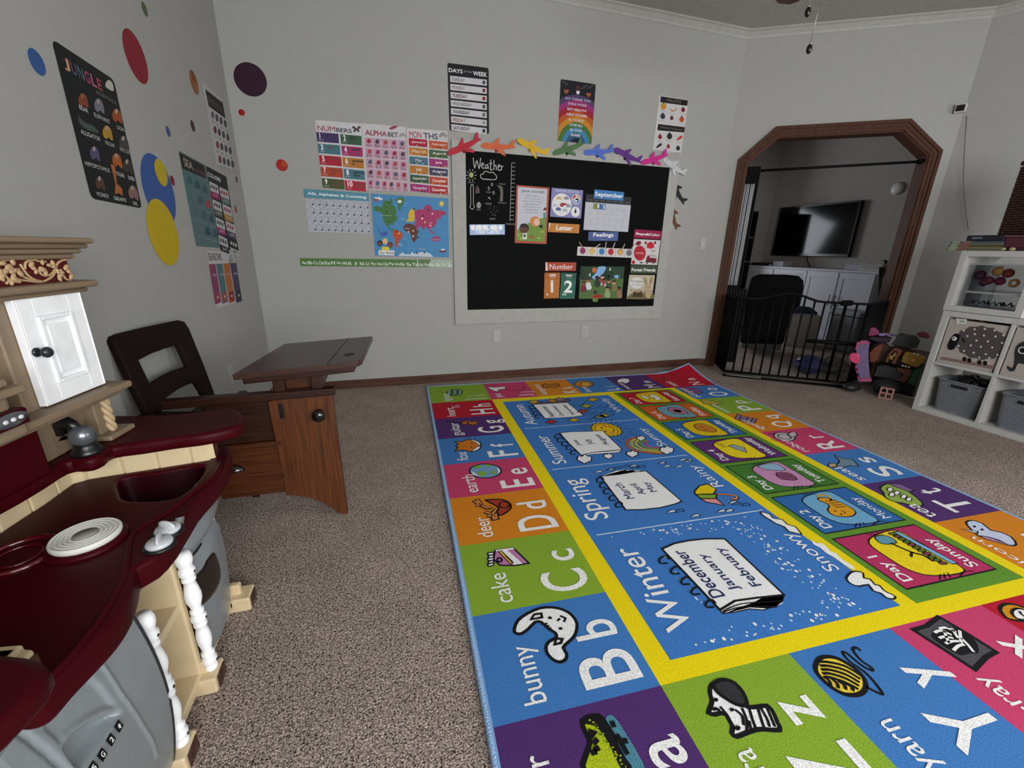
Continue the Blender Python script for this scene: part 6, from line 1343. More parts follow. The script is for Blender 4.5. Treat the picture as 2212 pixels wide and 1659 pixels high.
# x-ray
r.shape(r.Q([(1560, 710), (1745, 820), (1925, 935), (1860, 970), (1785, 1050), (1620, 940), (1395, 795), (1480, 770)]), '48484e', 2, BK_, .012)
r.shape(r.Q([(1510, 830), (1560, 790), (1640, 775), (1700, 800), (1760, 830), (1805, 890), (1810, 945), (1760, 945), (1700, 960), (1640, 930), (1560, 880)]), BK_, 4, None, sm=2)
for pts in ([(1530, 815), (1570, 800), (1640, 830)], [(1560, 850), (1590, 840), (1650, 850)], [(1600, 885), (1640, 870), (1690, 870)], [(1650, 930), (1680, 900), (1720, 890)], [(1560, 790), (1600, 782), (1670, 810)], [(1640, 785), (1680, 850)], [(1690, 800), (1700, 880)], [(1780, 940), (1740, 890), (1700, 850)], [(1590, 800), (1620, 880)]): r.line(smooth(r.Q(pts), 2, False), .008, WH_, 6)
# watch
r.shape(r.Q([(1950, 660), (1975, 630), (2030, 628), (2090, 645), (2150, 665), (2200, 720), (2160, 735), (2060, 735), (1990, 715)]), 'c88a10', 2, BK_, .009, sm=2)
r.shape(r.Q(circ(2085, 695, 60, 34, 16, rot=.3)), WH_, 4, BK_, .007); r.line(r.Q([(2085, 695), (2110, 712)]), .007, BK_, 6); r.line(r.Q([(2085, 695), (2075, 676)]), .006, BK_, 6)
# alligator
r.cf = cC
r.shape(r.Q([(910, 1385), (960, 1355), (1020, 1350), (1055, 1390), (1100, 1460), (1130, 1540), (1170, 1620), (1210, 1720), (930, 1720), (935, 1600), (960, 1520), (930, 1450)]), 'a8b818', 2, BK_, .012, sm=2)
r.shape(r.Q([(1060, 1370), (1090, 1340), (1130, 1370), (1200, 1480), (1260, 1580), (1320, 1720), (1220, 1720), (1170, 1600), (1100, 1470)]), '4a8294', 2, None, sm=2)
r.shape(r.Q([(915, 1395), (945, 1360), (1010, 1345), (1050, 1380), (1100, 1450), (1150, 1560), (1190, 1700), (1165, 1700), (1110, 1590), (1060, 1490), (1000, 1420), (950, 1405)]), BK_, 4, None, sm=2)
random.seed(2)
for k in range(26): t = k/26; x, y = lerp(960, 1165, t)+random.uniform(-12, 22), lerp(1380, 1660, t)+random.uniform(-14, 14); r.poly(r.Q(circ(x, y, 8, 6, 7)), 'a8b818', 6)
for pts in ([(950, 1450), (985, 1460), (960, 1490)], [(980, 1530), (1010, 1500)], [(965, 1590), (1005, 1580)], [(985, 1570), (1020, 1555)], [(1100, 1385), (1115, 1425)], [(1180, 1495), (1190, 1530)], [(1130, 1470), (1200, 1600)]): r.line(r.Q(pts), .012, BK_, 6)
r.cf = None
def curl(p):
    x, y, z = p; d = math.hypot(max(0, x-(RL-.42)), max(0, .30-y)); k = max(0, (x-(RL-.40))/.40)*max(0, (.30-y)/.30)
    return (x, y, z+.09*k**1.5)
rug = r.build('alphabet_rug', deform=curl)
setp(MB().tube([RM @ Vector(curl((x, y, .0075))) for x, y in EDG], .0075, 8, closed=True).build('edge_binding', mat('8fb0d8', 1.0, .9, bump=.6, bscale=200)), rug)
tag(rug, 'colourful alphabet, seasons and weekdays rug with yellow bands lying on the carpet', 'rug')
# ================================================================ STORAGE SHELVES
SHW = mat('b4b3b0', 1.0, .45, bump=.04, bscale=80)
SX, SD = 3.91, .39
def cube_unit(name, y_far, cols, rows, z0, label):
    t = .0385; m_ = .02; c = .335; W_ = 2*t+cols*c+(cols-1)*m_; H_ = 2*t+rows*c+(rows-1)*m_
    r_ = thing(name, (SX+SD/2, y_far-W_/2, z0), label, 'shelf unit', None)
    def part(nm, a, b): return MB().box(a, b).build(nm, SHW, r_, bevel=.0015)
    part('side_panel', (SX, y_far-t, z0), (SX+SD, y_far, z0+H_)); part('side_panel', (SX, y_far-W_, z0), (SX+SD, y_far-W_+t, z0+H_))
    part('top_panel', (SX, y_far-W_+t, z0+H_-t), (SX+SD, y_far-t, z0+H_)); part('bottom_panel', (SX, y_far-W_+t, z0), (SX+SD, y_far-t, z0+t))
    for i in range(1, cols):
        y = y_far-t-i*c-(i-1)*m_; part('divider', (SX+.002, y-m_, z0+t), (SX+SD, y, z0+H_-t))
    for i in range(1, rows):
        for k in range(cols): ya = y_far-t-k*(c+m_); part('shelf', (SX+.002, ya-c, z0+t+i*c+(i-1)*m_), (SX+SD, ya, z0+t+i*c+i*m_))
    return r_
YF, YF2 = 2.068, 2.076
cube_unit('cube_shelf', YF, 4, 2, 0, 'white cube shelf standing on the carpet with fabric bins and grey baskets')
ZT = .0385*2+.335*2+.02
t2 = cube_unit('cube_shelf', YF2, 1, 1, ZT+.003, 'single white cube shelf stacked on top of the larger one')
t2.location = t2.location
ZT2 = ZT+.003+.412
# fabric bins with animals
def bin_(y_far, z0, lab):
    a = Art(frame((SX+.012, y_far-.008, z0), (0, -1, 0), (0, 0, 1)), .0006, 1.0, rough=.9, base=.001)
    r_ = thing('fabric_bin', (SX+.18, y_far-.165, z0), lab, 'storage bin', None)
    MB().box((SX+.013, y_far-.322, z0), (SX+.34, y_far-.008, z0+.012)).box((SX+.013, y_far-.322, z0+.0125), (SX+.025, y_far-.008, z0+.318)).box((SX+.328, y_far-.322, z0+.0125), (SX+.34, y_far-.008, z0+.318)).box((SX+.0255, y_far-.018, z0+.0125), (SX+.3275, y_far-.008, z0+.318)).box((SX+.0255, y_far-.322, z0+.0125), (SX+.3275, y_far-.312, z0+.318)).build('body', mat('a59d96', 1.0, .9, bump=.1, bscale=300), r_)
    return a, r_
z1 = .0385+.335+.02
a, rb = bin_(YF-.0385, z1+.001, 'beige fabric bin with a grey spotted sheep in the top left cube')
qs = crop(1940, 660, 5.53); a.cf = qs
wool = []
for k in range(28):
    t = 2*PI*k/28; rr = 1.0 if k % 2 else .93; wool.append((1000+325*rr*math.cos(t), 445+205*rr*math.sin(t)+18*math.cos(t)))
a.poly(smooth(a.Q(wool), 3), '4c4746', 1)
a.poly(a.Q([(520, 610), (1240, 735), (1215, 775), (505, 640)]), '7c6464', 1)
a.poly(smooth(a.Q([(690, 335), (740, 350), (735, 400), (700, 460), (670, 520), (615, 528), (592, 490), (615, 420), (650, 365)]), 3), '0b0b0c', 2)
a.poly(a.Q(circ(675, 395, 30, 25)), 'd8d8d8', 3); a.poly(a.Q(circ(666, 392, 11, 10)), '0b0b0c', 4); a.poly(a.Q(circ(784, 415, 12, 32, 12, rot=-.4)), '0b0b0c', 3)
for x, y in ((788, 300), (918, 283), (1040, 280), (1158, 297), (830, 365), (921, 341), (1030, 358), (1168, 370), (1262, 353), (941, 418), (1076, 428), (1246, 447), (726, 482), (872, 476), (992, 492), (1128, 500), (1270, 524), (792, 541), (908, 564), (1051, 582), (1190, 588), (973, 621), (1094, 626)): a.poly(a.Q(circ(x, y, 14, 12)), 'c6c4c0', 4)
for x, y in ((797, 640), (855, 655), (975, 680), (1043, 688)): a.poly(a.Q(circ(x, y, 24, 28)), '0b0b0c', 3)
a.poly(a.Q([(698, 152), (826, 164), (818, 228), (694, 216)]), 'c8c6c4', 2); a.poly(a.Q([(740, 182), (795, 187), (793, 197), (738, 192)]), '5a5a5c', 3)
a.line(a.Q([(1050, 155), (1010, 145), (985, 188), (1040, 205)]), .003, '6a5048', 3); a.build('animal_applique', rb)
a, rb = bin_(YF-.0385-.355, z1+.001, 'beige fabric bin with a dark grey elephant beside the sheep bin'); a.cf = qs
a.poly(smooth(a.Q([(1640, 400), (1500, 430), (1420, 480), (1395, 560), (1390, 680), (1370, 740), (1335, 735), (1310, 720), (1305, 745), (1340, 785), (1395, 775), (1440, 690), (1560, 720), (1640, 740)]), 3), '2b2b2d', 1)
a.line(a.Q(circ(1490, 535, 48, 38, 20)), .006, 'c8c8c8', 3, True); a.poly(a.Q(circ(1500, 540, 22, 18)), '0b0b0c', 3); a.build('animal_applique', rb)
# woven plastic baskets
def basket(yc, lab, stuff, seed, w_=.27):
    r_ = thing('plastic_basket', (SX+.17, yc, .039), lab, 'basket', None); z0, z1 = .0395, .275; m = mat('6f747b', 1.0, .5); dk = mat('363a42', 1.0, .6)
    x0, x1 = SX+.03, SX+.34; k = .018
    def W_(p, z): q = k*(1-(z-z0)/(z1-z0)); return (p[0]+(q if p[0] < SX+.18 else -q), p[1]+(q if p[1] < yc else -q), z)
    C_ = [(x0, yc+w_/2), (x0, yc-w_/2), (x1, yc-w_/2), (x1, yc+w_/2)]; mb = MB()
    o = rrect(x0, yc-w_/2, x1, yc+w_/2, .03, 5); i_ = rrect(x0+.006, yc-w_/2+.006, x1-.006, yc+w_/2-.006, .026, 5); n = len(o)
    vs = [W_(p, z0) for p in o]+[W_(p, z1) for p in o]+[W_(p, z1) for p in i_]+[W_(p, z0+.006) for p in i_]
    fs = [tuple(range(n))[::-1], tuple(3*n+i for i in range(n))]
    for l in range(3): fs += [(l*n+i, l*n+(i+1) % n, (l+1)*n+(i+1) % n, (l+1)*n+i) for i in range(n)]
    mb.add(vs, fs, 0, False); mb.build('body', m, r_)
    mb = MB(); rim = rrect(x0-.004, yc-w_/2-.004, x1+.004, yc+w_/2+.004, .032, 5)
    mb.tube([(p[0], p[1], z1) for p in rim], .006, 6, closed=True); mb.build('rim', m, r_)
    mb = MB()
    for r in range(15):
        for c in range(15):
            z = z0+.018+r*.0148; y = yc-w_/2+.034+c*(w_-.068)/14+(.004 if r % 2 else -.004)
            if z > z1-.055 and abs(y-yc) < .062: continue
            x = x0+k*(1-(z-z0)/(z1-z0))-.0008; mb.box((x, y-.0035, z-.002), (x+.0012, y+.0035, z+.002))
    for r in range(15):
        for c in range(12):
            z = z0+.018+r*.0148; x = x0+.034+c*.022+(.004 if r % 2 else 0); y = yc+w_/2-k*(1-(z-z0)/(z1-z0))
            mb.box((x-.0035, y-.0004, z-.002), (x+.0035, y+.0008, z+.002))
    o_ = mb.build('perforation', dk, r_); o_['kind'] = 'stuff'
    M_ = frame((x0+.0015, yc, z1-.034), (0, -1, 0), (0, 0, 1)); o = MB().prism(rrect(-.048, -.011, .048, .011, .005), lambda p: M_ @ Vector((p[0], p[1], .0)), lambda p: M_ @ Vector((p[0], p[1], .0015))).build('handle_hole', mat('0c0e16', 1.0, .6), r_)
    pr_ = rrect(-.055, -.018, .055, .018, .008); setp(MB().tube([M_ @ Vector((p[0], p[1], .001)) for p in pr_], .0018, 6, closed=True).build('hole_rim', m), o)
basket(YF-.0385-.1675-.01, 'grey woven plastic basket of dark things below the sheep bin', 1, 1)
basket(YF-.0385-.355-.1675-.01, 'grey woven plastic basket below the elephant bin', 1, 2)
random.seed(4)
for k in range(9):
    x = SX+.06+.03*k+random.uniform(-.01, .01); y = YF-.0385-.1775+random.uniform(-.085, .085); z = .262+random.uniform(0, .03); s_ = random.uniform(.03, .045)
    pts = [Vector(v) for v in ((-1, -1, -1), (1, -1, -1), (1, 1, -1), (-1, 1, -1), (-.7, -.8, .8), (.8, -.6, 1), (.7, .8, .7), (-.8, .7, .9))]
    T = Matrix.Translation((x, y, z)) @ Matrix.Rotation(k*1.3, 4, 'Z') @ Matrix.Rotation(.4*k, 4, 'X') @ Matrix.Scale(s_*.6, 4)
    mb = MB(); mb.add([T @ p for p in pts], [(0, 3, 2, 1), (4, 5, 6, 7), (0, 1, 5, 4), (1, 2, 6, 5), (2, 3, 7, 6), (3, 0, 4, 7)])
    tag(mb.build('dark_toy', mat('141416' if k % 3 else '2a2e38', 1.0, .25), None, bevel=.006), 'dark toy piece heaped in the grey basket below the sheep bin', 'toy', 'dark toys in the left grey basket')
# clear drawers in the single cube
dr_ = thing('clear_drawer_box', (SX+.18, YF2-.0385-.19, ZT+.042), 'clear plastic drawer box inside the single top cube', 'drawer box')
CLR = mat('c8ccd0', 1.0, .12, kind='glass'); zf = ZT+.003+.0385; ya, yb = YF2-.0385-.05, YF2-.0385-.325
for z0, z1 in ((zf+.002, zf+.098), (zf+.108, zf+.285)):
    b_ = MB(); 
    for q in (((SX+.03, yb, z0), (SX+.033, ya, z1)), ((SX+.0335, yb, z0), (SX+.33, ya, z0+.003)), ((SX+.0335, ya-.003, z0+.0035), (SX+.33, ya, z1)), ((SX+.0335, yb, z0+.0035), (SX+.33, yb+.003, z1))): b_.box(*q)
    d_ = b_.build('drawer', CLR, dr_)
    setp(MB().box((SX+.022, yb-.004, z1-.004), (SX+.0335, ya+.004, z1+.006)).build('drawer_lip', mat('8c8c8a', 1.0, .3)), d_)
def blob(name, c, r, m, lab, cat, g, sc=(1, 1, 1), torus=False):
    mb = MB()
    if torus:
        T = frame(c, (0, -1, 0), (0, 0, 1)); mb.tube([T @ Vector((r*(1+.08*math.cos(5*a))*math.cos(a), r*(1+.08*math.cos(5*a))*math.sin(a), 0)) for a in [i*PI/15 for i in range(30)]], r*.42, 10, closed=True)
    else: mb.ball(c, r, 14, sc)
    return tag(mb.build(name, m), lab, cat, g)
T6 = crop(2040, 430, 6.145)
def dpos(x, y, xx): q = onx(*T6(x, y), xx); return (xx, q.y, q.z)
for x, y, xx, r, c, nm, to in ((710, 960, SX+.075, .030, 'b08040', 'yellow-orange', 0), (850, 985, SX+.09, .030, '7c3020', 'brick red', 0), (925, 1115, SX+.06, .020, 'c08a50', 'orange ring-shaped', 1), (480, 1010, SX+.10, .032, '4c1c34', 'plum', 0), (590, 1080, SX+.08, .028, '5c1428', 'maroon', 0), (740, 1090, SX+.085, .028, '641838', 'magenta', 0), (520, 1110, SX+.07, .024, '40182c', 'dark purple', 0)):
    P_ = dpos(x, y, xx); blob('play_food', (P_[0], P_[1], max(P_[2], zf+.114+r)), r, mat(c, .8, .6), '%s toy piece in the upper clear drawer' % nm, 'toy', 'toy pieces in the upper clear drawer', torus=bool(to))
random.seed(12)
for k in range(6):
    P_ = dpos(400+k*100, 1280+(k % 2)*20, SX+.07+.02*(k % 3)); mb = MB(); 
    mb.tube([(P_[0]+.01*math.sin(j), P_[1]+(.03-.012*j)*(1 if k % 2 else .6), zf+.02+.012*((j+k) % 3)) for j in range(6)], .0045, 6)
    tag(mb.build('toy_utensil', mat(('4a3438', '5c5a50', '3a2430', '6a6a5c', '2c2c24', '4a4038')[k], 1.0, .5)), 'thin toy piece in the lower clear drawer', 'toy', 'thin toy pieces in the lower clear drawer')
# things on top
TOPZ = ZT2+.0005
q9 = crop(1990, 380, 9.964)
yL, yR = onx(*T6(90, 520), SX+.01).y, onx(*T6(800, 520), SX+.01).y
BC = (('6c7258', 'olive green'), ('8a8466', 'pale khaki'), ('5c5c28', 'mossy'), ('7a7a70', 'grey'), ('54606c', 'bluish'))
for k in range(5):
    z = TOPZ+k*.0125; yo = .004*(k % 2)+.003*k
    b_ = MB().box((SX-.005, yR, z), (SX+.22, yL-yo, z+.0105)).build('picture_book', mat(BC[k][0], 1.5, .6))
    mb = MB(); L_ = yL-yo
    mb.box((SX-.0065, L_-.055, z+.0015), (SX-.005, L_-.012, z+.009)); sp = mb.build('spine_label', mat('9aa08e', 1.0, .6)); setp(sp, b_)
    sp = MB().box((SX-.0062, L_-.115, z+.001), (SX-.005, L_-.065, z+.0095)).build('spine_band', mat('8a5c54', 1.0, .6)); setp(sp, b_)
    tag(b_, '%s thin book, %s in the stack on the white shelf' % (BC[k][1], ('bottom one', 'second from the bottom', 'middle one', 'second from the top', 'topmost')[k]), 'book', 'thin books stacked on the shelf top')
y0, y1 = onx(*T6(330, 450), SX+.02).y, onx(*T6(840, 440), SX+.02).y
z = TOPZ+.0635
b_ = MB().box((SX+.01, y1, z), (SX+.14, y0, z+.036)).build('navy_box', mat('12141f', 1.0, .5), None, bevel=.002)
setp(MB().box((SX+.009, y0-.085, z+.012), (SX+.0101, y0-.03, z+.024)).build('label', mat('5c6472', 1.0, .6)), b_); tag(b_, 'dark navy box with a grey label on top of the thin books', 'box')
h_ = thing('wicker_hamper', (SX+.22, 1.80, TOPZ), 'tall dark brown wicker hamper at the back of the shelf top', 'basket'); mb = MB()
yh = onx(*q9(1830, 1000), SX+.20).y-.0
for k in range(34):
    z = TOPZ+.008+k*.0155; mb.tube([(SX+.16+.004*math.sin(i*PI/2+k*PI), yh-.012*i, z) for i in range(15)]+[(SX+.165+.014*i, yh-.17, z) for i in range(1, 15)]+[(SX+.36, yh-.17+.012*i, z) for i in range(15)]+[(SX+.36-.014*i, yh, z) for i in range(1, 15)], .0085, 6, closed=True)
mb.box((SX+.166, yh-.165, TOPZ), (SX+.355, yh-.006, TOPZ+.52)); w__ = mb.build('weave', mat('2e170e', 1.0, .5, var=.5, vscale=60), h_); w__['kind'] = 'stuff'
MB().box((SX+.15, yh-.178, TOPZ+.535), (SX+.37, yh+.008, TOPZ+.56)).build('lid', mat('241209', 1.0, .5), h_, bevel=.004)
yp = onx(*q9(1900, 1100), SX+.02).y
mb = MB().box((SX+.02, yp-.12, TOPZ+.018), (SX+.14, yp, TOPZ+.085)); pk = mb.build('plum_tub', mat('4c2030', 1.0, .5), None, bevel=.006)
setp(MB().box((SX+.015, yp-.125, TOPZ+.085), (SX+.145, yp+.005, TOPZ+.094)).build('lid', mat('6a4450', 1.0, .4), None, bevel=.003), pk); tag(pk, 'plum plastic tub with a lid in front of the wicker hamper', 'tub')
tag(MB().box((SX+.02, yp-.12, TOPZ), (SX+.14, yp+.02, TOPZ+.0175)).build('tray', mat('3a1c24', 1.0, .5), None, bevel=.003), 'flat dark red tray under the plum tub', 'tray')
for k, x in enumerate((820, 945)):
    P_ = onx(*T6(x, 530), SX+.0); tag(MB().ball((SX+.004, P_.y, TOPZ+.011), .011, 12, (1, 1.5, 1)).build('toy_egg', mat(('8c8a60', 'a09070')[k], 1.0, .5)), ('greenish', 'cream')[k]+' small oval toy on the front edge of the shelf top', 'toy')
# small camera + cable on the wall near the right end of the arch wall
cpt = ap(1.655, 2.268, -.03); fx = Vector((-.85, -.5, -.15)).normalized(); side = fx.cross(Vector((0, 0, 1))).normalized()
M_ = frame(cpt, -side, (0, 0, 1))
c_ = MB().box((-.035, -.03, -.025), (.035, .03, .02), 0, M_).build('security_camera', mat('c8c5be', 1.0, .4), None, bevel=.004)
setp(MB().box((-.028, -.022, .02), (.022, .022, .023), 0, M_).build('lens_panel', mat('050506', 1.0, .1)), c_); tag(c_, 'small white camera with a black face high on the wall right of the arch', 'camera')
qz = crop(2000, 0, 2.96); pts = []
for x, y in ((262, 745), (254, 860), (246, 1000), (241, 1170), (250, 1290), (262, 1380), (272, 1470)):
    n_ = AN; q = hit(*qz(x, y), A0+AT*0-AN*.008, AN)
    if (q-A0).dot(AT) > 1.69: q = hit(*qz(x, y), RC0, Vector((-RD.y, RD.x, 0)))+Vector((-.005, -.004, 0))
    pts.append(q)
tag(MB().tube(pts, .0022, 6).build('camera_cable', mat('8c8880', 1.0, .5)), 'thin grey cable hanging down the wall from the small camera', 'cable')
# ================================================================ PLAY THINGS BY THE ARCH
def facing(F, az):
    F = Vector(F); n = Vector((math.sin(math.radians(az)), math.cos(math.radians(az)), 0)); return F, n
def flat(name, qf, pts, F, az, th, m, lab=None, cat=None, parent=None, bevel=.003, g=None, zmin=.004):
    F, n = facing(F, az); P_ = [hit(*qf(x, y), F, n) for x, y in pts]
    P_ = [Vector((p.x, p.y, max(p.z, zmin))) for p in P_]; k = len(P_); mb = MB()
    mb.add(P_+[p+n*th for p in P_], [tuple(range(k)), tuple(range(2*k-1, k-1, -1))]+[(i, (i+1) % k, k+(i+1) % k, k+i) for i in range(k)])
    o = mb.build(name, m, parent, bevel=bevel)
    if lab: tag(o, lab, cat, g)
    return o
q8 = crop(1800, 680, 8.296)
PNK, LAV, BRN, YEL, GRN, SLT = mat('a04a70', 1.1, .4), mat('6a5c84', 1.1, .45), mat('5c2c1c', 1.1, .5), mat('a8801c', 1.1, .35), mat('144a2a', 1.2, .45), mat('202224', 1.0, .5)
cas = thing('toy_castle', (4.02, 2.52, 0), 'pink and lavender toy castle wall lying on its side beside the black gate', 'toy castle')
F1 = (3.92, 2.45, 0)
flat('wall', q8, [(448, 500), (650, 510), (632, 620), (628, 800), (640, 980), (662, 1160), (470, 1150), (440, 1000), (415, 850), (405, 700), (420, 580)], F1, 58, .05, LAV, parent=cas)
flat('battlement', q8, [(415, 500), (480, 485), (485, 468), (600, 466), (605, 480), (660, 500), (645, 525), (500, 530), (445, 545), (430, 590), (440, 600), (425, 640), (395, 640), (390, 600), (405, 590), (400, 560), (418, 540)], (3.913, 2.44, 0), 58, .055, PNK, parent=cas)
flat('battlement', q8, [(392, 900), (425, 905), (430, 960), (412, 965), (418, 1000), (445, 1005), (450, 1045), (425, 1050), (432, 1095), (462, 1100), (470, 1135), (665, 1135), (690, 1195), (500, 1205), (450, 1190), (430, 1130), (410, 1040), (395, 960)], (3.913, 2.44, 0), 58, .055, PNK, parent=cas)
flat('turret', q8, [(300, 715), (330, 690), (430, 690), (462, 715), (475, 770), (465, 850), (440, 888), (380, 875), (310, 835), (278, 790)], (3.90, 2.43, 0), 58, .06, mat('b83a62', .8, .35), parent=cas, bevel=.008)
F2 = (4.14, 2.42, 0)
fort = thing('toy_fort', (4.2, 2.4, 0), 'brown and grey toy fort with a yellow shield tipped over beside the white shelf', 'toy fort')
flat('wall', q8, [(650, 640), (700, 570), (800, 520), (900, 500), (1020, 590), (1130, 575), (1350, 620), (1640, 720), (1700, 760), (1560, 960), (1440, 980), (1100, 890), (880, 830), (720, 860), (640, 850)], (4.20, 2.47, 0), 60, .08, mat('32140c', .9, .5), parent=fort)
flat('roof', q8, [(1040, 540), (1190, 350), (1480, 400), (1560, 480), (1500, 600), (1340, 600), (1190, 570)], (4.22, 2.40, 0), 60, .10, SLT, parent=fort)
flat('roof', q8, [(720, 1100), (800, 920), (930, 900), (1100, 960), (1250, 1060), (1190, 1140), (1050, 1150), (860, 1120)], F2, 60, .06, SLT, parent=fort)
flat('gate_arch', q8, [(940, 860), (960, 760), (1010, 680), (1100, 600), (1140, 610), (1250, 645), (1200, 720), (1150, 790), (1110, 880), (1040, 875), (1120, 730), (1150, 660), (1090, 650), (1010, 740), (985, 855)], (4.12, 2.42, 0), 60, .03, mat('6e3a24', .9, .5), parent=fort)
flat('emblem', q8, [(1000, 760), (1020, 725), (1060, 735), (1080, 700), (1110, 670), (1135, 665), (1120, 700), (1125, 740), (1090, 750), (1060, 790), (1070, 810), (1040, 808), (1005, 795)], (4.11, 2.415, 0), 60, .02, mat('8c7c3c', .9, .4), parent=fort)
flat('shield', q8, [(1215, 850), (1235, 760), (1290, 680), (1330, 665), (1480, 710), (1660, 760), (1620, 860), (1530, 945), (1480, 950), (1350, 905)], (4.11, 2.36, 0), 60, .05, YEL, parent=fort, bevel=.01)
flat('boss', q8, [(1380, 815), (1410, 785), (1455, 780), (1480, 810), (1465, 845), (1420, 850)], (4.10, 2.355, 0), 60, .02, mat('c88848', .8, .3), parent=fort)
for k, (x, y) in enumerate(((1243, 913), (1298, 924), (1356, 938), (1455, 698), (1515, 712))):
    q = hit(*q8(x, y), *facing((4.10, 2.36, 0), 60)); MB().ball(q, .008, 10).build('stud', mat('d8d4d0', .8, .3), fort)
flat('panel', q8, [(1120, 950), (1400, 990), (1395, 1050), (1340, 1150), (1280, 1215), (1060, 1150), (1170, 1150), (1235, 1110), (1255, 1060), (1170, 1010)], (4.13, 2.40, 0), 60, .03, mat('6a3826', .9, .5), parent=fort)
flat('timber', q8, [(650, 690), (740, 590), (840, 530), (900, 545), (860, 640), (830, 720), (800, 800), (720, 850), (660, 850)], (4.08, 2.47, 0), 60, .04, mat('64280f', .9, .5), parent=fort)
flat('toy_foliage', q8, [(1440, 1000), (1560, 960), (1620, 900), (1640, 960), (1600, 1040), (1530, 1120), (1500, 1220), (1460, 1290), (1390, 1260), (1330, 1220), (1380, 1120)], (4.10, 2.33, 0), 60, .05, GRN, 'green plastic foliage piece against the white shelf foot', 'toy')
MB().box((4.24, 2.26, 0), (4.46, 2.60, .36)).build('body', mat('1c0e0a', .9, .6), fort, bevel=.01)
fl = thing('toy_playhouse_roof', (4.2, 2.6, .45), 'pink and lavender toy tower with scalloped trim behind the brown fort', 'toy tower')
flat('cap', q8, [(560, 330), (590, 270), (640, 235), (700, 228), (760, 250), (820, 310), (800, 360), (700, 385), (620, 375)], (4.16, 2.66, 0), 60, .06, mat('8c305c', .85, .4), parent=fl, bevel=.008)
flat('trim', q8, [(800, 340), (920, 330), (1160, 360), (1140, 395), (1080, 385), (1070, 365), (1050, 385), (960, 378), (945, 355), (920, 380), (820, 378)], (4.17, 2.64, 0), 60, .04, mat('8c7cac', .85, .4), parent=fl)
flat('tower', q8, [(600, 400), (800, 400), (1050, 410), (1000, 500), (800, 490), (650, 440)], (4.2, 2.62, 0), 60, .05, mat('2c1c30', .9, .5), parent=fl)
flat('toy_dome', q8, [(1480, 350), (1530, 325), (1620, 310), (1700, 340), (1750, 400), (1700, 430), (1560, 400)], (4.28, 2.42, 0), 60, .06, mat('6a2440', .9, .45), 'dark pink toy dome at the top of the heap by the shelf', 'toy', bevel=.008)
mb = MB(); cb = Vector((4.02, 2.33, 0))
mb.ball((4.06, 2.37, .075), .11, 16, (1, .8, .6)); tag(mb.build('dark_plush', mat('0e0f12', 1.0, .8)), 'round black soft toy in front of the tipped fort', 'toy')
mb = MB().ball((3.86, 2.50, .045), .07, 14, (1.2, .8, .55)); tag(mb.build('dark_bag', mat('15161a', 1.0, .5)), 'small black bag beside the foot of the gate', 'bag')
q = onz(1911, 862, 0); az = math.radians(60); mb = MB(); t_ = Vector((math.cos(az), -math.sin(az), 0)); n_ = Vector((math.sin(az), math.cos(az), 0))
bm_ = frame(q-t_*.045, t_, (0, 0, 1))
for x0, x1, y0, y1 in ((0, .09, 0, .012), (0, .09, .084, .096), (0, .012, .012, .084), (.078, .09, .012, .084), (.039, .051, .012, .084), (.012, .039, .042, .054), (.051, .078, .042, .054)): mb.box((x0, y0, -.03), (x1, y1, 0), 0, bm_)
tag(mb.build('toy_block', mat('8c6458', .9, .5), None), 'small pinkish open lattice block standing on the carpet', 'toy block')
# ================================================================ SAFETY GATE IN THE ARCH
GB = mat('040405', 1.0, .6, spec=.15)
gate = thing('safety_gate', (3.6, 2.85, 0), 'black metal barred safety gate bowed out in front of the arch', 'safety gate')
GP = [Vector((3.245, 3.44, 0)), Vector((3.10, 3.17, 0)), Vector((3.92, 2.585, 0)), Vector((4.42, 2.76, 0))]
GH = .745
def panel(a, b, n, hump=0, name='gate_panel'):
    mb = MB(); L_ = (b-a).length; top = []
    for i in range(17):
        t = i/16; h = GH+hump*max(0, math.sin(PI*min(1, max(0, (t-.22)/.56))))**1.5 if hump else GH
        top.append(a.lerp(b, t)+Vector((0, 0, h)))
    o = mb.tube(top, .010, 8).build('top_rail', GB, gate)
    MB().tube([a+Vector((0, 0, .05)), b+Vector((0, 0, .05))], .012, 8).build('bottom_rail', GB, gate)
    for i in range(n+1):
        t = i/n; h = GH+(hump*max(0, math.sin(PI*min(1, max(0, (t-.22)/.56))))**1.5 if hump else 0); p = a.lerp(b, t)
        MB().tube([p+Vector((0, 0, .05)), p+Vector((0, 0, h))], .008 if 0 < i < n else .012, 8).build('bar' if 0 < i < n else 'post', GB, gate)
panel(GP[0], GP[1], 9); mid = GP[1].lerp(GP[2], .84); panel(GP[1], mid, 11, .06); panel(mid, GP[2], 2); panel(GP[2], GP[3], 8)
MB().tube([GP[1]+Vector((0, 0, .012)), GP[2]+Vector((0, 0, .012))], .012, 8).build('threshold', GB, gate)
m0 = GP[1].lerp(GP[2], .62); MB().tube([m0+Vector((0, 0, .40)), GP[2]+Vector((0, 0, .40))], .018, 8).build('cross_brace', GB, gate)
l0 = GP[1].lerp(GP[2], .02)+Vector((-.012, -.016, .022)); l1 = GP[1].lerp(GP[2], .32)+Vector((-.012, -.016, .022))
MB().tube([l0, l1], .004, 6).build('warning_label', mat('8c8a84', 1.0, .5), gate)
m1 = mid+Vector((-.01, -.02, GH-.02)); MB().box((m1.x-.05, m1.y-.01, m1.z), (m1.x+.05, m1.y+.03, m1.z+.045)).build('latch', GB, gate, bevel=.008)
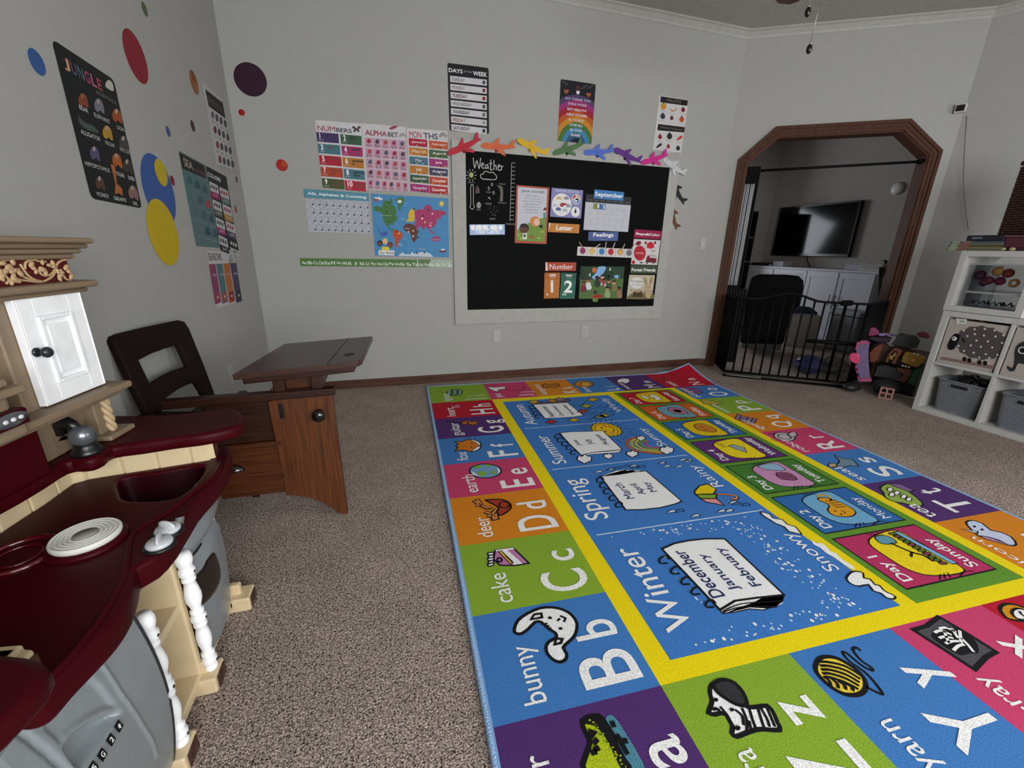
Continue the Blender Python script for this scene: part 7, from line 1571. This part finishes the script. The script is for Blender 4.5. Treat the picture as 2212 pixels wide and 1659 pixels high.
# rod and gathered curtain
ra, rb_ = ap(.176, 1.855, .05), ap(1.534, 1.905, .05)
rod = MB().tube([ra, rb_], .011, 10).build('tension_rod', GB); tag(rod, 'black tension rod spanning the upper part of the arch', 'rod')
for p, d in ((ra, 1), (rb_, -1)): setp(MB().tube([p, p+AT*.03*d], .02, 12).build('end_cap', GB), rod)
cur = thing('gathered_curtain', ap(.23, 0, .06), 'black curtain with pale stripes gathered at the left side of the arch', 'curtain')
def pleat(name, s0, s1, z0, z1, m, n=9, amp=.018, off=.05, sl=0.0):
    mb = MB(); vs = []; R = 14; C_ = n*6
    for j in range(R+1):
        z = lerp(z0, z1, j/R)
        for i in range(C_+1):
            s_ = lerp(s0, s1, i/C_)+sl*(1-j/R); d = off+amp*math.sin(2*PI*n*i/C_+.4*math.sin(j*.7)); vs.append(ap(s_, z, d))
    mb.add(vs, [(j*(C_+1)+i, j*(C_+1)+i+1, (j+1)*(C_+1)+i+1, (j+1)*(C_+1)+i) for j in range(R) for i in range(C_)], 0, True)
    o = mb.build(name, m, cur); md = o.modifiers.new('s', 'SOLIDIFY'); md.thickness = .002; return o
BC_ = mat('0a0b0d', 1.0, .85); GC_ = mat('8e9094', 1.0, .8)
pleat('black_fabric', .175, .31, .06, 1.885, BC_, 6, .02, .075); pleat('lower_fabric', .175, .37, .05, .80, BC_, 7, .018, .03); pleat('header', .173, .30, 1.74, 1.895, BC_, 7, .022, .052)
for s0, s1 in ((.176, .198), (.204, .228), (.236, .268)): pleat('pale_stripe', s0, s1, .83, 1.745, GC_, 1, .004, .022)
# ================================================================ ROOM BEYOND
CW_ = mat('b6b8be', 1.0, .4); CX0 = 5.65
cab = thing('white_sideboard', (5.87, 4.7, 0), 'long white panelled sideboard under the television', 'cabinet')
MB().box((CX0+.012, 3.72, .02), (6.09, 5.72, .93)).build('body', CW_, cab, bevel=.003)
MB().box((CX0-.01, 3.70, .931), (6.095, 5.735, .955)).build('top', CW_, cab, bevel=.003)
k = 0
for y1, y0, dw in ((5.70, 5.18, 1), (5.16, 4.63, 1), (4.61, 4.18, 0), (4.16, 3.74, 0)):
    z_ = (.72, .92) if dw else None
    if dw:
        o = MB().box((CX0, y0, .75), (CX0+.011, y1, .92)).build('drawer', CW_, cab, bevel=.002)
        setp(MB().box((CX0-.003, y0+.06, .79), (CX0, y1-.06, .88)).build('drawer_panel', mat('a6a8ae', 1.0, .4)), o)
    zt = .74 if dw else .92
    o = MB().box((CX0, y0, .05), (CX0+.011, y1, zt)).box((CX0-.006, y0, .05), (CX0, y0+.055, zt)).box((CX0-.006, y1-.055, .05), (CX0, y1, zt)).box((CX0-.006, y0+.055, .05), (CX0, y1-.055, .12)).box((CX0-.006, y0+.055, zt-.07), (CX0, y1-.055, zt)).build('door', CW_, cab)
    yh_ = y0+.03 if k % 2 == 0 else y1-.03; k += 1
    setp(MB().tube([(CX0-.03, yh_, .50), (CX0-.03, yh_, .64)], .006, 8).build('handle', mat('5c5e62', 1.0, .3, metal=.7)), o)
tv = thing('television', (6.06, 5.03, 1.1), 'large black flat television on the far wall above the sideboard', 'television')
MB().box((6.03, 4.40, 1.11), (6.085, 5.62, 1.82)).build('bezel', mat('040405', 1.0, .2), tv, bevel=.006)
MB().box((6.0275, 4.42, 1.15), (6.03, 5.60, 1.80)).build('screen', mat('030406', 1.0, .09, spec=.3), tv)
MB().box((6.027, 4.99, 1.122), (6.03, 5.03, 1.132)).build('logo', mat('a0a4a8', 1.0, .3), tv)
MB().tube([(6.04, 5.0, 1.11), (6.04, 4.97, 1.03), (6.05, 4.92, .96)], .006, 6).build('power_cable', GB, tv)
for nm, y0, y1, x0, z0, z1, c, lab, cat in (('cable_box', 5.35, 5.70, 5.75, .9555, .995, '1c1c1e', 'flat dark media box on the left end of the sideboard', 'box'), ('white_carton', 5.12, 5.30, 5.75, .9555, 1.03, '9a9a9c', 'white carton under the left side of the television', 'box'),
                                      ('small_white_box', 5.32, 5.345, 5.72, .9555, .98, '9a9a9c', 'small white box beside the flat dark media box', 'box'), ('paper_stack', 4.02, 4.20, 5.75, .9555, 1.03, '8e8e96', 'white packet with a blue mark on the sideboard', 'packet')):
    tag(MB().box((x0, y0, z0), (x0+.18, y1, z1)).build(nm, mat(c, 1.0, .5), None, bevel=.003), lab, cat)
mb = MB(); 
for k in range(22): mb.box((5.72, 3.74+k*.0125, .985), (5.95, 3.74+k*.0125+.009, 1.045))
mb.box((5.73, 3.735, .9555), (5.94, 4.012, .985)); tag(mb.build('ribbed_tray', mat('a6a49e', 1.0, .5)), 'white ribbed tray on the right end of the sideboard', 'tray')
mb = MB()
for k in range(9): t = k*.7; mb.tube([(6.02, 3.88, .958), (6.02+.02*math.cos(t), 3.88+.05*math.sin(t), 1.08+.006*(k % 3)), (6.02+.04*math.cos(t), 3.88+.09*math.sin(t), 1.075)], [.004, .006, .002], 5)
tag(mb.build('dark_plant', mat('10140f', 1.0, .7)), 'small dark plant behind the ribbed white tray', 'plant')
bs = thing('black_bookcase', (5.5, 5.7, 0), 'black bookcase in the far left corner beyond the arch', 'bookcase'); KB_ = mat('0b0a0b', 1.0, .5)
bx0_, bx1_, by0, by1 = 5.36, 5.63, 5.62, 5.85
for nm, a_, b_ in (('side_panel', (bx0_, by0, 0), (bx0_+.02, by1, 1.75)), ('side_panel', (bx1_-.02, by0, 0), (bx1_, by1, 1.75)), ('back_panel', (bx0_+.02, by1-.01, 0), (bx1_-.02, by1, 1.75)), ('top_panel', (bx0_+.02, by0, 1.72), (bx1_-.02, by1-.01, 1.75))):
    MB().box(a_, b_).build(nm, KB_, bs)
for z in (.1, .55, 1.0, 1.36): MB().box((bx0_+.02, by0, z), (bx1_-.02, by1-.01, z+.02)).build('shelf', mat('5c5a5a', 1.0, .5), bs)
random.seed(21)
for z in (1.0, 1.36):
    x = bx0_+.03
    for k in range(5):
        w_ = random.uniform(.015, .03); tag(MB().box((x, by0+.03, z+.0205), (x+w_, by1-.03, z+.02+random.uniform(.15, .25))).build('dark_book', mat(('1c1416', '2a2422', '141a22', '5c5852', '20141a')[k], 1.0, .6)), 'dim book standing in the black bookcase beyond the arch', 'book', 'books in the black bookcase'); x += w_+.006
sd = MB().lathe([(.07, 0), (.07, .02), (.055, .035), (.02, .04), (.001, .04)], Matrix.Translation((TX, 3.70, 2.02)) @ Matrix.Rotation(-PI/2, 4, 'Y'), 24)
p = onx(1940, 408, TX); sd = MB().lathe([(.07, 0), (.07, .02), (.055, .035), (.02, .04), (.001, .04)], Matrix.Translation((TX, p.y, p.z)) @ Matrix.Rotation(-PI/2, 4, 'Y'), 24).build('smoke_detector', mat('c4c0ba', 1.0, .4)); tag(sd, 'round white smoke detector on the wall right of the television', 'smoke detector')
# black swivel chair behind the gate
F3 = (4.0, 3.75, 0); ch = thing('black_armchair', (4.15, 3.85, 0), 'high-backed black padded chair standing behind the safety gate', 'chair')
mb_ = mat('070607', 1.0, .8, spec=.1)
idq = lambda x, y: (x, y)
flat('backrest', idq, [(1622, 600), (1640, 593), (1700, 594), (1726, 597), (1736, 606), (1736, 625), (1728, 660), (1718, 668), (1706, 700), (1690, 735), (1600, 740), (1606, 690), (1612, 640)], F3, 45, .14, mb_, parent=ch, bevel=.03)
flat('seat', idq, [(1600, 700), (1702, 705), (1692, 745), (1598, 742)], (4.1, 3.85, 0), 45, .5, mb_, parent=ch, bevel=.03)
flat('base', idq, [(1605, 738), (1690, 742), (1686, 757), (1602, 752)], (4.15, 3.9, 0), 45, .4, mat('060606', 1.0, .5), parent=ch)
# dark ladder-back chair at the right jamb
c2 = thing('dark_wooden_chair', (4.95, 3.45, 0), 'dark wooden chair back seen at the right side of the arch', 'chair'); F4 = (4.9, 3.4, 0)
WD = mat('0f0a09', 1.0, .4)
flat('post', idq, [(1899, 577), (1907, 577), (1902, 700), (1894, 700)], F4, 54, .03, WD, parent=c2)
flat('post', idq, [(1925, 577), (1935, 577), (1927, 700), (1919, 700)], F4, 54, .03, WD, parent=c2)
flat('top_rail', idq, [(1899, 577), (1935, 578), (1933, 601), (1898, 598)], F4, 54, .025, WD, parent=c2)
flat('seat', idq, [(1892, 668), (1925, 670), (1922, 680), (1890, 678)], F4, 54, .4, WD, parent=c2)
for x in (1896, 1922):
    q = hit(x, 690, *facing(F4, 54)); MB().box((q.x-.02, q.y-.02, 0), (q.x+.02, q.y+.02, q.z)).build('leg', WD, c2)
# boxes and bags on the floor beyond the gate
bx = MB().pz([(4.95, 4.16), (5.26, 3.96), (5.44, 4.25), (5.13, 4.45)], 0, .40); o = bx.build('pale_carton', mat('857c75', 1.0, .7), None, bevel=.004); tag(o, 'pale low carton behind the black padded chair', 'box')
mb = MB()
mb.tube([(5.03, 4.22, .42), (5.10, 4.18, .46), (5.2, 4.12, .455), (5.28, 4.06, .42)], [.015, .05, .045, .015], 10); tag(mb.build('dark_blue_cloth', mat('1c2234', 1.0, .9)), 'dark blue cloth heaped on the pale carton', 'cloth')
gbn = thing('grey_bin', (5.48, 3.78, 0), 'grey lidded bin beyond the barred gate', 'bin')
MB().box((5.36, 3.60, 0), (5.61, 3.94, .43)).build('body', mat('7c7e82', 1.0, .5), gbn, bevel=.02); MB().box((5.34, 3.58, .431), (5.62, 3.96, .50)).build('lid', mat('8a8c90', 1.0, .5), gbn, bevel=.02)
random.seed(8)
for nm, c, r_, col_, lab in (('plastic_bag', (3.98, 3.02, .10), .13, '26284a', 'crumpled blue plastic bag on the floor behind the gate'), ('clear_bag', (4.2, 2.95, .10), .13, '4c4842', 'crumpled pale bag on the floor behind the gate')):
    mb = MB(); vs = []; n = 12
    prof = [(max(.02, math.sin(PI*k/8)), -math.cos(PI*k/8)) for k in range(9)]
    for a_, b_ in prof:
        for i in range(n): t = 2*PI*i/n; j = random.uniform(.75, 1.15); vs.append((c[0]+r_*a_*math.cos(t)*j, c[1]+r_*a_*math.sin(t)*j, max(.002, c[2]+.095*b_*random.uniform(.8, 1.05))))
    mb.add(vs, [(k*n+i, k*n+(i+1) % n, (k+1)*n+(i+1) % n, (k+1)*n+i) for k in range(8) for i in range(n)]+[tuple(range(n))[::-1], tuple(8*n+i for i in range(n))]); tag(mb.build(nm, mat(col_, 1.0, .2)), lab, 'bag')
# ================================================================ CEILING FAN
FC = Vector((1.95, 1.84, 0)); fan = thing('ceiling_fan', (FC.x, FC.y, CEIL), 'ceiling fan with a dark wooden blade and two pull chains overhead', 'ceiling fan')
BRZ = mat('2a1a12', 1.0, .3, metal=.5); BLW = mat('4a2018', 1.0, .4, kind='wood', bscale=2, vscale=20, var=.4)
MB().lathe([(.001, 0), (.075, 0), (.07, -.04), (.02, -.06), (.014, -.07), (.014, -.33), (.03, -.34), (.10, -.37), (.12, -.42), (.11, -.50), (.06, -.54), (.05, -.57), (.001, -.575)], Matrix.Translation((FC.x, FC.y, CEIL)), 28).build('motor', BRZ, fan)
zb = CEIL-.47
bt = onz(1694, 7, zb); ang0 = math.atan2(bt.y-FC.y, bt.x-FC.x); BLN = (bt.xy-FC.xy).length
for k in range(5):
    a_ = ang0+2*PI*k/5+(0); T = Matrix.Translation((FC.x, FC.y, zb)) @ Matrix.Rotation(a_, 4, 'Z') @ Matrix.Rotation(.18, 4, 'X')
    o = MB().prism([(.16, -.045), (min(BLN, .6)-.04, -.065), (min(BLN, .6), -.03), (min(BLN, .6), .03), (min(BLN, .6)-.04, .065), (.16, .045)], lambda p: T @ Vector((p[0], p[1], -.004)), lambda p: T @ Vector((p[0], p[1], .004))).build('blade', BLW, fan, bevel=.002)
    setp(MB().box((.09, -.015, .004), (.2, .015, .010), 0, T).build('blade_arm', BRZ), o)
for (x, y), yy in (((1745, 26), 1.5), ((1748, 106), 1.5)):
    p = ony(x, y, 1.82)
    c_ = MB().tube([(p.x, p.y, p.z+.03), (FC.x+(.03 if y > 50 else -.01), FC.y, CEIL-.56)], .0015, 6).build('pull_chain', mat('8c8a86', 1.0, .3, metal=.8), fan)
    setp(MB().ball((p.x, p.y, p.z), .0195, 14, (.62, .62, 1)).build('wooden_pull', mat('120a08', 1.0, .25)), c_)
    setp(MB().ball((p.x, p.y, p.z+.021), .0055, 10).build('chain_ferrule', mat('b8b6b0', 1.0, .2, metal=.9)), c_)
